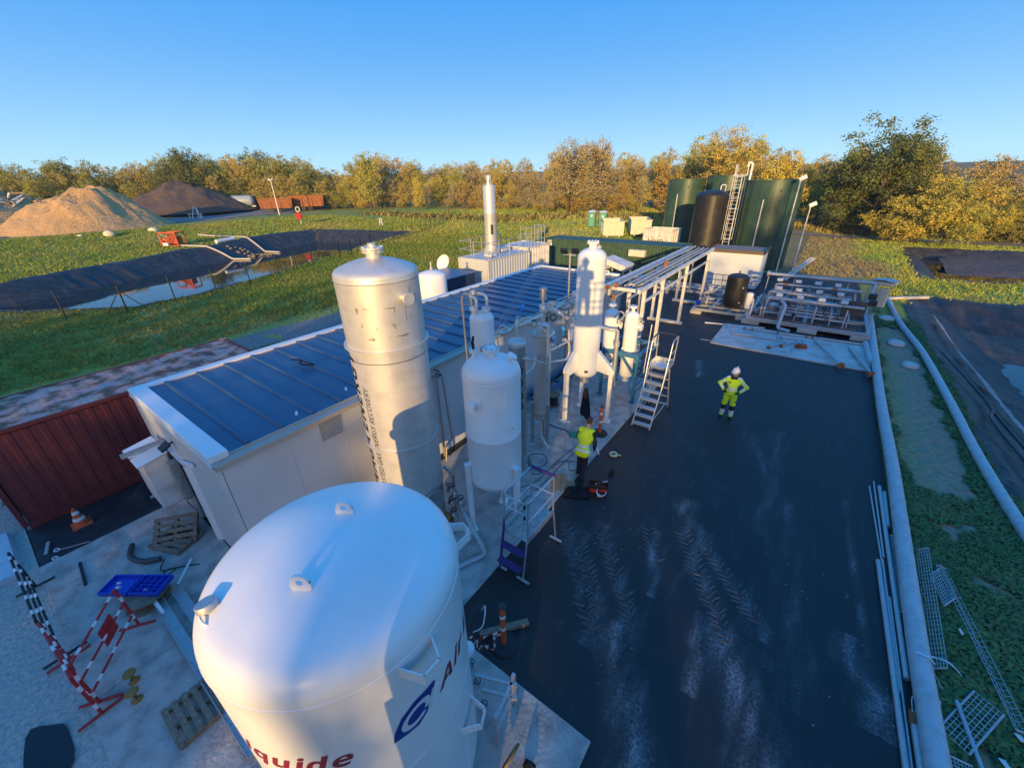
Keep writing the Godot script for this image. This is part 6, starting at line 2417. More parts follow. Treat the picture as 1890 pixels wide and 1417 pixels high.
	q.b(2.6, 2.0, 1.45, 1.3, 0.5, 0.45, 0.0, 0.03)
	part(t, "wall_unit", q, M.cream)
	# equipment in front of it
	t = thing("gas_cooler", "white slanted cooler unit in front of the green container", "cooler", V(-9.9, 0, -24.5))
	q = MB.new()
	q.box(Transform3D(Basis(V(0, 0, 1), -0.28), V(0, 2.6, 0)), V(1.5, 0.35, 1.4), 0.03)
	part(t, "casing", q, M.white_dirty)
	q = MB.new()
	q.b(-1.0, 2.5, 0.2, 0.9, 0.5, 0.8, 0.0, 0.02)
	part(t, "tray", q, M.flashing)
	for p in [V(-0.6, 0, -0.6), V(0.6, 0, -0.6), V(-0.6, 0, 0.6), V(0.6, 0, 0.6), V(-1.3, 0, 0.2)]:
		q = MB.new()
		q.b(p.x, 1.25, p.z, 0.08, 2.5, 0.08)
		part(t, "leg", q, M.galv)
	q = MB.new()
	q.cyl(V(-1.3, 2.6, 0.2), V(-1.3, 3.5, 0.2), 0.1, 12)
	q.cyl(V(-1.35, 3.4, 0.2), V(-1.2, 3.55, 0.2), 0.13, 12)
	part(t, "exhaust", q, M.white_dirty)
	q = MB.new()
	q.b(-1.4, 2.95, 0.6, 0.4, 0.35, 0.3, 0.0, 0.02)
	part(t, "black_box", q, M.black)
	t = thing("switch_box", "pale grey box on a post before the green container", "cabinet", V(-8.0, 0, -23.6))
	q = MB.new()
	q.b(0, 1.75, 0, 0.75, 0.95, 0.35, 0.1, 0.02)
	part(t, "housing", q, M.galv)
	q = MB.new()
	q.b(0, 0.65, 0, 0.1, 1.3, 0.1)
	part(t, "post", q, M.galv)

	# skips and toilets
	var sl := ["cream open-topped skip nearest the portable toilets", "cream open-topped skip between the other skip and the lettered one", "white lettered skip beside the green tanks"]
	var i := 0
	for s in [[-23.7, -55.2, 2.6, 5.2, 1.7, 0.5], [-20.3, -56.2, 2.5, 5.0, 1.7, 0.45], [-13.5, -44.2, 2.9, 2.6, 2.4, -0.05]]:
		var y0 := th(s[0], s[1])
		t = thing("skip", sl[i], "skip", V(s[0], y0, s[1]), s[5], "skips on the grass")
		var m = M.cream if i < 2 else M.white_dirty
		for w in [[V(-s[2] / 2, 0.2, s[3] / 2), V(1, 0, 0), s[2], V(0, 0, 1)], [V(-s[2] / 2, 0.2, -s[3] / 2), V(1, 0, 0), s[2], V(0, 0, -1)], [V(s[2] / 2, 0.2, -s[3] / 2), V(0, 0, 1), s[3], V(1, 0, 0)], [V(-s[2] / 2, 0.2, -s[3] / 2), V(0, 0, 1), s[3], V(-1, 0, 0)]]:
			q = MB.new()
			corr(q, w[0], w[1], V(0, 1, 0), w[2], s[4], 0.6, 0.08 if w[3].x != 0 else 0.015, w[3])
			part(t, "wall", q, m)
		q = MB.new()
		for x in [-1, 1]:
			q.b(x * s[2] / 2, s[4] + 0.2, 0, 0.12, 0.1, s[3] + 0.1)
			q.b(0, s[4] + 0.2, x * s[3] / 2, s[2] + 0.1, 0.1, 0.12)
			q.b(x * s[2] * 0.3, 0.1, 0, 0.14, 0.2, s[3])
		part(t, "rim", q, m)
		q = MB.new()
		q.b(0, 0.25, 0, s[2] - 0.1, 0.06, s[3] - 0.1)
		part(t, "floor", q, M.rust)
		if i == 2:
			var f := SystemFont.new()
			f.font_names = PackedStringArray(["Droid Sans"])
			var tm := TextMesh.new()
			tm.font = f
			tm.text = "vive :"
			tm.font_size = 32
			tm.pixel_size = 0.9 / 32.0
			tm.depth = 0.01
			tm.material = M.print_black
			var o := inst(t, "lettering", tm, Transform3D(Basis(), V(0.15, 1.55, s[3] / 2 + 0.02)))
		i += 1
	i = 0
	for p in [[-28.6, -59.0, 0.35], [-27.1, -59.6, 0.35]]:
		t = thing("portable_toilet", ["green portable toilet on the grass, the one on the left", "green portable toilet on the grass, next to the cream skip"][i], "portable toilet", V(p[0], th(p[0], p[1]), p[1]), p[2], "portable toilets")
		i += 1
		q = MB.new()
		q.b(0, 1.1, 0, 1.1, 2.05, 1.1, 0.0, 0.03)
		part(t, "cabin", q, M.toilet)
		q = MB.new()
		q.b(0, 1.1, 0.56, 0.7, 1.9, 0.03, 0.0, 0.01)
		part(t, "door", q, mat(Color(0.05, 0.30, 0.22), 0.5))
		q = MB.new()
		q.lathe([Vector2(0.82, 0.0), Vector2(0.74, 0.1), Vector2(0.4, 0.2), Vector2(0.0, 0.24)], Transform3D(Basis(V(0, 1, 0), PI / 4), V(0, 2.12, 0)), 4, 0.2)
		part(t, "roof", q, M.reflect)
		q = MB.new()
		q.b(0, 1.6, 0.58, 0.3, 0.22, 0.01)
		part(t, "sign", q, M.reflect)

	# pipe rack
	t = thing("pipe_rack", "white steel pipe rack carrying parallel pipes across the yard", "pipe rack", V(-6.1, 0, -22))
	var fr := [5.6, 3.2, -0.7, -5.4]
	for z in fr:
		for x in [-0.78, 0.72]:
			q = MB.new()
			q.b(x, 1.6, z, 0.14, 3.2, 0.14, 0.0, 0.008)
			part(t, "post", q, M.white_dirty)
		q = MB.new()
		q.b(-0.03, 3.12, z, 1.36, 0.14, 0.12, 0.0, 0.008)
		part(t, "crossbeam", q, M.white_dirty)
		q = MB.new()
		q.b(-0.03, 0.08, z, 1.9, 0.13, 0.22, 0.0, 0.008)
		part(t, "foot_beam", q, M.white_dirty)
	for x in [-0.78, 0.72]:
		q = MB.new()
		q.b(x, 3.27, 0.0, 0.13, 0.16, 12.6, 0.0, 0.008)
		part(t, "side_beam", q, M.white_dirty)
		q = MB.new()
		q.b(x, 2.7, 0.0, 0.08, 0.1, 11.2, 0.0, 0.006)
		part(t, "side_beam", q, M.white_dirty)
	for k in 5:
		q = MB.new()
		q.tube(bend([V(-0.6 + k * 0.25, 3.3 + (0.06 if k == 1 else 0.0), 6.3 - 0.3 * k), V(-0.6 + k * 0.25, 3.3 + (0.06 if k == 1 else 0.0), -6.3)], 0.1), [0.075, 0.055, 0.04, 0.06, 0.045][k], 10)
		part(t, "pipe", q, M.galv)
	for k in 2:
		q = MB.new()
		q.tube(bend([V(-0.4 + k * 0.6, 2.85, 5.9), V(-0.4 + k * 0.6, 2.85, -4.0), V(-0.4 + k * 0.6, 1.0, -4.2)], 0.15), 0.05, 10)
		part(t, "lower_pipe", q, M.galv)
	for p in [V(-0.6, 3.3, 6.3), V(-0.35, 3.36, 6.0), V(-0.5, 2.85, 5.9), V(-0.1, 3.4, 0.2), V(0.1, 3.42, 1.0)]:
		q = MB.new()
		q.cyl(p, p + V(0, 0, 0.06), 0.1, 14)
		part(t, "flange", q, M.rust)
	q = MB.new()
	q.bar(V(0.72, 3.2, -5.4), V(0.72, 2.0, -6.2), 0.08, 0.08)
	part(t, "brace", q, M.white_dirty)
	# ground pipes and low beams beyond the rack
	i = 0
	for z in [-29.2, -30.4, -31.3]:
		q = MB.new()
		q.b(-6.2, 0.32, z, 5.5, 0.16, 0.14, 0.0, 0.01)
		for x in [-8.0, -4.6]:
			q.b(x, 0.12, z, 0.2, 0.24, 0.3)
		single("ground_beam", q, [M.galv, M.white_dirty, M.galv][i], ["low galvanised beam nearest the pipe rack", "low white beam on blocks behind the pipe rack", "low galvanised beam nearest the glossy cabin"][i], "beam", Vector3.ZERO, 0.0, "low beams behind the rack")
		i += 1

	# glossy white cabin
	t = thing("glossy_cabin", "white glossy flat-roofed cabin reflecting the sky", "cabin", V(-4.8, 0, -34.6))
	q = MB.new()
	q.b(0, 1.25, 0, 3.4, 2.4, 3.0, 0.0, 0.01)
	part(t, "wall", q, mat(Color(0.62, 0.68, 0.74), 0.16))
	q = MB.new()
	q.b(0, 2.52, 1.52, 3.6, 0.22, 0.06); q.b(1.77, 2.52, 0, 0.06, 0.22, 3.1); q.b(-1.77, 2.52, 0, 0.06, 0.22, 3.1)
	part(t, "roof_edge", q, mat(Color(0.12, 0.085, 0.07), 0.6))
	q = MB.new()
	q.b(0, 2.5, 0, 3.48, 0.06, 2.98)
	part(t, "roof", q, M.track)
	q = MB.new()
	q.b(1.715, 1.25, 0, 0.012, 2.3, 2.8)
	part(t, "side_panel", q, M.flashing)
	railing(thing("guard_fence", "dark guardrail in front of the glossy cabin", "railing", V(0, 0, 0)), [V(-6.2, 0.0, -31.6), V(-2.7, 0.0, -31.6)], 1.15, M.dark_steel, 1.2, 3)

	# green tanks
	green_tank("big dark green ribbed tank nearest the yard, with lamp", V(-4.5, 0, -43.2), 2.1, 6.9)
	green_tank("dark green tank on the left of the black tank", V(-13.5, 0, -50.4), 1.85, 7.05)
	green_tank("dark green tank standing behind the caged ladder", V(-9.4, 0, -50.5), 2.0, 7.35)
	t = thing("black_tank", "tall black dome-topped tank between the green tanks", "tank", V(-8.65, 0, -40.9))
	q = MB.new()
	q.lathe([Vector2(1.32, 0.1), Vector2(1.32, 5.75)] + dome(1.32, 5.75, 0.5, 10), Transform3D(), 48, 0.5)
	part(t, "shell", q, M.black_tank)
	q = MB.new()
	for a in [0.75, 1.1]:
		q.tube([V(cos(a) * 1.36, 4.0, sin(a) * 1.36), V(cos(a) * 1.36, 5.7, sin(a) * 1.36), V(cos(a) * 1.0, 6.2, sin(a) * 1.0)], 0.025, 6)
	for k in 8:
		q.bar(V(cos(0.75) * 1.36, 4.1 + k * 0.22, sin(0.75) * 1.36), V(cos(1.1) * 1.36, 4.1 + k * 0.22, sin(1.1) * 1.36), 0.03, 0.02)
	part(t, "ladder", q, M.black)
	q = MB.new()
	q.tube(bend([V(0.7, 4.5, -1.2), V(0.7, 6.6, -1.2), V(0.3, 6.6, -1.2), V(0.3, 6.2, -1.2)], 0.18), 0.05, 8)
	part(t, "gooseneck", q, M.white_dirty)
	# caged ladder
	t = thing("caged_ladder", "white caged ladder rising in front of the big green tank", "ladder", V(-6.95, 0, -41.2))
	for s in [-0.25, 0.25]:
		q = MB.new()
		q.cyl(V(s, 0, 0), V(s, 7.3, 0), 0.03, 6)
		part(t, "stile", q, M.white_dirty)
	for k in 24:
		q = MB.new()
		q.cyl(V(-0.25, 0.3 + k * 0.3, 0), V(0.25, 0.3 + k * 0.3, 0), 0.016, 5)
		part(t, "rung", q, M.white_dirty)
	for k in 7:
		q = MB.new()
		var pts := []
		for j in 9:
			var a := PI * j / 8.0
			pts.append(V(cos(a) * 0.42, 2.4 + k * 0.8, sin(a) * 0.75))
		q.tube(pts, 0.024, 5)
		part(t, "cage_hoop", q, M.white_dirty)
	for k in 5:
		var a := PI * (k + 0.0) / 4.0
		q = MB.new()
		q.cyl(V(cos(a) * 0.42, 2.3, sin(a) * 0.75), V(cos(a) * 0.42, 7.4, sin(a) * 0.75), 0.018, 5)
		part(t, "cage_bar", q, M.white_dirty)
	q = MB.new()
	q.b(0.1, 7.3, -0.4, 0.9, 0.06, 0.8); q.b(-0.35, 7.7, -0.4, 0.05, 0.8, 0.8); q.b(0.5, 7.7, -0.4, 0.05, 0.8, 0.05)
	part(t, "landing", q, M.white_dirty)
	q = MB.new()
	q.tube(bend([V(0.2, 6.9, -1.6), V(0.2, 8.3, -1.6), V(-0.15, 8.35, -1.6), V(-0.15, 8.0, -1.6)], 0.18), 0.09, 10)
	single("gooseneck_vent", q, M.flashing, "white gooseneck vent above the green tanks", "vent", V(-7.3, 0, -46.0))

	# lamp posts
	var lp := [["thin white lamp post on the grass right of the green tanks", V(-1.5, 0, -41.4), 5.1], ["white lamp post standing close against the big green tank", V(-2.55, 0, -40.4), 6.95]]
	for l in lp:
		t = thing("lamp_post", l[0], "lamp post", l[1], 0.0, "lamp posts by the green tanks")
		q = MB.new()
		q.cyl(V(0, 0, 0), V(0, l[2], 0), 0.06, 10, 0.04)
		part(t, "pole", q, M.white_dirty)
		q = MB.new()
		q.box(Transform3D(Basis(V(0, 0, 1), 0.5), V(0.12, l[2] + 0.08, 0.05)), V(0.5, 0.3, 0.14), 0.03)
		part(t, "lamp_head", q, M.flashing)
	q = MB.new()
	q.bar(V(-1.9, 0.05, -37.6), V(-0.5, 1.2, -41.6), 0.12, 0.1)
	q.bar(V(-1.65, 0.05, -37.6), V(-0.25, 1.2, -41.6), 0.12, 0.1)
	for k in 6:
		var f := k / 5.0
		q.bar(V(lerp(-1.9, -0.5, f), lerp(0.08, 1.2, f), lerp(-37.6, -41.6, f)), V(lerp(-1.65, -0.25, f), lerp(0.08, 1.2, f), lerp(-37.6, -41.6, f)), 0.06, 0.06)
	single("access_ramp", q, M.white_dirty, "pale sloping ladder ramp leaning beside the lamp post", "ramp")

func green_tank(label: String, p: Vector3, r: float, h: float):
	var t := thing("green_tank", label, "tank", p, 0.0, "dark green tanks")
	# vertical panels with a raised lap at every joint
	var n := 20
	for k in n:
		var q := MB.new()
		var a0 := TAU * k / n
		var a1 := TAU * (k + 1) / n
		var sub := 4
		for j in sub:
			var b0: float = lerp(a0, a1, float(j) / sub)
			var b1: float = lerp(a0, a1, float(j + 1) / sub)
			var d0 := V(cos(b0), 0, sin(b0))
			var d1 := V(cos(b1), 0, sin(b1))
			q.tri(d0 * r + V(0, 0.05, 0), d1 * r + V(0, 0.05, 0), d1 * r + V(0, h, 0), d0, d1, d1)
			q.tri(d0 * r + V(0, 0.05, 0), d1 * r + V(0, h, 0), d0 * r + V(0, h, 0), d0, d1, d0)
		var d := V(cos(a0), 0, sin(a0))
		var s := V(-sin(a0), 0, cos(a0))
		q.box(Transform3D(Basis(d, V(0, 1, 0), s), d * (r + 0.02) + V(0, h / 2, 0)), V(0.05, h - 0.05, 0.07))
		part(t, "panel", q, M.green_tank)
	var q := MB.new()
	q.lathe([Vector2(r + 0.05, h - 0.06), Vector2(r + 0.05, h + 0.02), Vector2(r - 0.1, h + 0.02), Vector2(r - 0.1, h - 0.3)], Transform3D(), 60)
	part(t, "rim", q, M.green_tank)
	q = MB.new()
	q.lathe([Vector2(r - 0.05, h - 0.3), Vector2(0.0, h - 0.1)], Transform3D(), 40)
	part(t, "cover", q, M.green_tank)
	for k in 4:
		var a := 0.35 + k * 0.28
		var g := MB.new()
		g.box(Transform3D(Basis(V(0, 1, 0), -a), V(cos(a) * (r + 0.02), h - 0.75, sin(a) * (r + 0.02))), V(0.03, 0.22, 0.12))
		part(t, "vent_slot", g, M.black)
	q = MB.new()
	var aa := 1.7
	q.cyl(V(cos(aa) * (r + 0.1), 0.3, sin(aa) * (r + 0.1)), V(cos(aa) * (r + 0.1), h - 1.4, sin(aa) * (r + 0.1)), 0.07, 8)
	part(t, "drain_pipe", q, M.galv)

func build_skid():
	var q: MB
	# large piping skid
	var t := thing("piping_skid", "large flat skid crowded with valves and galvanised pipes", "piping skid", V(0.25, 0, -27.6))
	for z in [2.85, 0.9, -0.9, -2.85]:
		q = MB.new()
		q.b(0, 0.32, z, 5.3, 0.2, 0.16, 0.0, 0.008)
		part(t, "base_beam", q, M.galv)
	for x in [-2.6, 0.0, 2.6]:
		q = MB.new()
		q.b(x, 0.31, 0, 0.16, 0.19, 5.5, 0.0, 0.008)
		part(t, "base_beam", q, M.galv)
	q = MB.new()
	q.b(0, 0.235, 0.0, 5.1, 0.03, 5.5)
	part(t, "drip_tray", q, M.dark_steel)
	for p in [V(-2.4, 0.12, 2.7), V(0.2, 0.12, 2.8), V(2.4, 0.12, 2.75), V(-2.4, 0.12, -2.7), V(2.4, 0.12, -2.7)]:
		q = MB.new()
		q.b(p.x, p.y, p.z, 0.85, 0.22, 0.42, 0.0, 0.015)
		part(t, "concrete_foot", q, M.concrete_smooth)
	# uprights
	for x in [-2.5, -1.1, 0.3, 1.55, 2.5]:
		for z in [2.75, -2.75]:
			q = MB.new()
			q.cyl(V(x, 0.4, z), V(x, 1.55 if z < 0 else 1.35, z - 0.1), 0.035, 8)
			part(t, "upright", q, M.galv)
	# pipe runs across the skid (along x), two banks
	var runs := [[2.3, 0.65, 0.05], [1.9, 0.75, 0.045], [1.5, 1.25, 0.07], [1.1, 0.7, 0.05], [0.7, 1.1, 0.06], [0.2, 0.85, 0.05], [-0.3, 1.2, 0.075], [-0.8, 0.8, 0.05], [-1.3, 1.0, 0.08], [-1.9, 1.35, 0.07], [-2.3, 0.9, 0.06]]
	for r in runs:
		q = MB.new()
		var x0 := -2.4 + rng.randf() * 0.5
		var x1 := 2.3 - rng.randf() * 0.9
		q.tube(bend([V(x0, 0.4, r[0]), V(x0, r[1], r[0]), V(x1, r[1], r[0]), V(x1, r[1] - 0.1, r[0] - 0.5)], 0.15), r[2], 9)
		part(t, "pipe", q, M.galv)
		var k := x0 + 0.5
		while k < x1 - 0.2:
			if rng.randf() < 0.8:
				valve(t, V(k, r[1], r[0]), r[2] * 0.8, M.galv if rng.randf() < 0.75 else M.rust)
			k += rng.randf_range(0.45, 0.8)
	for x in [-1.9, -1.2, -0.5, 0.3, 1.0, 1.7]:
		q = MB.new()
		q.tube(bend([V(x, 0.4, 2.5), V(x, 0.95, 2.4), V(x, 0.95, -2.2), V(x, 0.5, -2.3)], 0.12), 0.03, 7)
		part(t, "pipe", q, M.galv)
	for k in 46:
		var bx := rng.randf_range(-2.4, 2.4)
		var bz := rng.randf_range(-2.5, 2.6)
		var by := rng.randf_range(0.5, 1.15)
		q = MB.new()
		if k % 3 == 0:
			q.b(bx, by, bz, rng.randf_range(0.12, 0.3), rng.randf_range(0.1, 0.24), 0.16, rng.randf() * 0.4, 0.02)
		else:
			q.cyl(V(bx, 0.35, bz), V(bx, by, bz), 0.025, 6)
			q.cyl(V(bx, by * 0.8, bz), V(bx, by * 0.8 + 0.12, bz), rng.randf_range(0.06, 0.11), 10)
		part(t, "fitting", q, [M.dark_steel, M.galv, M.steel_dull, M.dark_steel, M.rust][k % 5])
	# row of white actuator heads
	for r in [[1.5, 1.45], [-0.3, 1.45], [-1.9, 1.6]]:
		for k in 4:
			q = MB.new()
			q.b(-1.6 + k * 0.95 + r[0] * 0.1, r[1], r[0], 0.3, 0.16, 0.2, 0.0, 0.02)
			part(t, "actuator", q, M.reflect)
	# control cabinet with peaked cover
	q = MB.new()
	q.box(Transform3D(Basis(V(1, 0, 0), -0.25), V(1.85, 1.15, 1.3)), V(0.95, 0.75, 0.2), 0.02)
	part(t, "control_panel", q, M.dark_steel)
	q = MB.new()
	q.cyl(V(-1.6, 0.6, 1.9), V(-1.6, 1.0, 1.9), 0.22, 20)
	q.lathe([Vector2(0.22, 1.0), Vector2(0.12, 1.12), Vector2(0.0, 1.14)], at(-1.6, 0, 1.9), 20)
	part(t, "filter_pot", q, M.steel_dull)
	# header pipe at the back, with its drop leg
	q = MB.new()
	q.tube(bend([V(-2.45, 1.75, -2.7), V(2.4, 1.72, -2.8), V(2.75, 1.7, -2.8), V(2.6, 0.5, -2.3)], 0.3), 0.1, 12)
	part(t, "header_pipe", q, M.galv)
	q = MB.new()
	q.tube(bend([V(0.4, 0.6, -2.2), V(0.45, 1.35, -2.0), V(1.9, 1.35, -2.1), V(2.05, 0.5, -2.0)], 0.25), 0.09, 12)
	part(t, "header_pipe", q, M.galv)
	q = MB.new()
	q.cyl(V(-2.45, 1.75, -2.7), V(-2.6, 1.75, -2.7), 0.17, 16)
	part(t, "flange", q, M.galv)
	# front guard rail line of the skid
	q = MB.new()
	q.cyl(V(-2.4, 0.5, 2.85), V(2.3, 0.5, 2.85), 0.03, 7)
	part(t, "front_rail", q, M.rust)
	q = MB.new()
	q.tube(bend([V(-1.2, 1.4, 2.7), V(-1.0, 1.3, 3.0), V(-1.05, 0.25, 3.6), V(-0.5, 0.2, 3.7)], 0.12), 0.085, 10)
	part(t, "down_pipe", q, M.galv)
	for p in [V(2.7, 1.2, -1.8), V(2.75, 0.95, -1.3)]:
		q = MB.new()
		q.b(p.x, p.y, p.z, 0.35, 0.3, 0.3, 0.0, 0.02)
		part(t, "meter_box", q, M.dark_steel)

	# small skid with the black vessel
	t = thing("vessel_skid", "small steel skid frame under the short black vessel", "skid", V(-3.9, 0, -26.6))
	for z in [1.35, 0.4, -0.5, -1.6]:
		q = MB.new()
		q.b(0, 0.28, z, 2.9, 0.14, 0.14, 0.0, 0.008)
		part(t, "base_beam", q, M.galv)
	for x in [-1.4, -0.5, 0.5, 1.4]:
		q = MB.new()
		q.b(x, 0.27, -0.1, 0.13, 0.13, 3.0, 0.0, 0.008)
		part(t, "base_beam", q, M.galv)
	for p in [V(-1.2, 0.1, 1.3), V(1.25, 0.1, 1.3), V(-1.2, 0.1, -1.5), V(1.2, 0.1, -1.5)]:
		q = MB.new()
		q.b(p.x, p.y, p.z, 0.6, 0.2, 0.3, 0.0, 0.015)
		part(t, "concrete_foot", q, M.concrete_smooth)
	for r in [[V(-1.2, 0.35, -0.3), V(-1.2, 0.9, -0.3), V(-0.8, 0.95, -0.4), V(-0.4, 1.4, -0.5)], [V(-1.1, 0.35, -1.0), V(-1.1, 1.2, -1.0), V(-0.3, 1.2, -1.0)], [V(-0.9, 0.35, 0.3), V(-0.9, 0.7, 0.3), V(-0.5, 0.7, 0.2)]]:
		q = MB.new()
		q.tube(bend(r, 0.1), 0.04, 8)
		part(t, "pipe", q, M.white_dirty)
	for p in [V(-1.05, 0.95, -0.4), V(-0.9, 0.75, 0.25), V(-1.1, 1.2, -0.9)]:
		valve(t, p, 0.06, M.galv)
	q = MB.new()
	q.cyl(V(-0.95, 1.0, -0.5), V(-0.95, 1.25, -0.5), 0.16, 16)
	part(t, "pump_head", q, M.reflect)
	q = MB.new()
	q.b(-1.25, 0.5, 0.7, 0.25, 0.3, 0.25, 0.0, 0.03)
	part(t, "motor", q, M.blue_plastic)
	t = thing("black_vessel", "short black dome-topped vessel on the small skid", "tank", V(-3.4, 0, -26.5))
	q = MB.new()
	q.lathe(dome(0.57, 0.55, 0.18, 6, true) + [Vector2(0.57, 2.1)] + dome(0.57, 2.1, 0.2, 8), Transform3D(), 40, 0.5)
	part(t, "shell", q, M.black_tank)
	q = MB.new()
	q.cyl(V(0, 2.28, 0), V(0, 2.45, 0), 0.04, 8)
	part(t, "top_stub", q, M.dark_steel)
	for p in [[0.8, 1.6], [0.9, 0.75], [0.5, 0.55]]:
		q = MB.new()
		q.sphere(V(cos(p[0]) * 0.57, p[1], sin(p[0]) * 0.57), 0.05, 8)
		part(t, "stub", q, M.galv)
	for k in 3:
		var a := TAU * k / 3 + 0.3
		q = MB.new()
		q.b(cos(a) * 0.42, 0.5, sin(a) * 0.42, 0.08, 0.32, 0.08, -a)
		part(t, "leg", q, M.dark_steel)
	q = MB.new()
	q.lathe([Vector2(0.0, 0.34), Vector2(0.2, 0.34), Vector2(0.2, 1.15)] + dome(0.2, 1.15, 0.12, 6), Transform3D(), 24, 0.5)
	single("white_cylinder", q, M.white, "short white cylinder standing right beside the black vessel", "tank", V(-2.65, 0, -26.75))

	# cabinet at the corner
	t = thing("corner_cabinet", "cream metal cabinets under a square rain roof at the yard corner", "cabinet", V(3.35, 0, -31.4), -0.35)
	q = MB.new()
	q.b(-0.3, 0.78, -0.1, 0.2, 1.56, 0.3, 0.0, 0.01)
	part(t, "post", q, M.cream)
	q = MB.new()
	q.b(0.24, 0.82, 0.12, 0.46, 1.05, 0.3, 0.0, 0.02)
	part(t, "housing", q, M.cream)
	q = MB.new()
	q.b(0.05, 1.64, 0, 1.1, 0.16, 0.75, 0.0, 0.02)
	part(t, "rain_roof", q, M.cream)
	q = MB.new()
	for k in 2:
		q.box(Transform3D(Basis(V(0, 0, 1), 0.12 * (1 if k == 0 else -1)), V(-0.17 + k * 0.54, 1.8, 0)), V(0.55, 0.02, 0.84))
	part(t, "roof_sheet", q, M.galv)
	for k in 4:
		q = MB.new()
		q.tube(soft([V(0.1 + k * 0.09, 0.26, 0.2), V(0.1 + k * 0.09, 0.1, 0.3), V(0.2 + k * 0.1, 0.03, 0.4)], 4), 0.02, 6)
		part(t, "cable", q, M.black)

# ---------------------------------------------------------------- pipes, mesh panels and litter along the right edge
func hand_wheel(t: Node, p: Vector3, axis: Vector3, r: float, m: Material):
	var q := MB.new()
	var n := axis.normalized()
	q.cyl(p - n * r * 0.16, p + n * r * 0.16, r, 16)
	q.cyl(p - n * r * 0.5, p + n * r * 0.3, r * 0.62, 12)
	part(t, "flange", q, m)

func wire_panel(called: String, label: String, o: Vector3, a: Vector3, b: Vector3, na: int, nb: int, sag: float, cat := "mesh panel", wr := 0.004):
	var t := thing(called, label, cat, o, 0.0, "wire mesh panels on the verge")
	var q := MB.new()
	var f := func(u: float, v: float) -> Vector3:
		return a * u + b * v + V(0, sag * (sin(u * 5.0 + v * 2.0) * 0.5 + 0.5) + 0.03, 0)
	for i in na + 1:
		for j in 4:
			q.bar(f.call(float(i) / na, j / 4.0), f.call(float(i) / na, (j + 1) / 4.0), wr * 2, wr * 2)
	for i in nb + 1:
		for j in 4:
			q.bar(f.call(j / 4.0, float(i) / nb), f.call((j + 1) / 4.0, float(i) / nb), wr * 2, wr * 2)
	part(t, "wires", q, M.galv)
	var e := MB.new()
	for w in [[0.0, 0.0, 1.0, 0.0], [0.0, 1.0, 1.0, 1.0]]:
		e.tube([f.call(w[0], w[1]), f.call(w[2], w[3])], 0.016, 6)
	part(t, "edge_bar", e, M.galv)

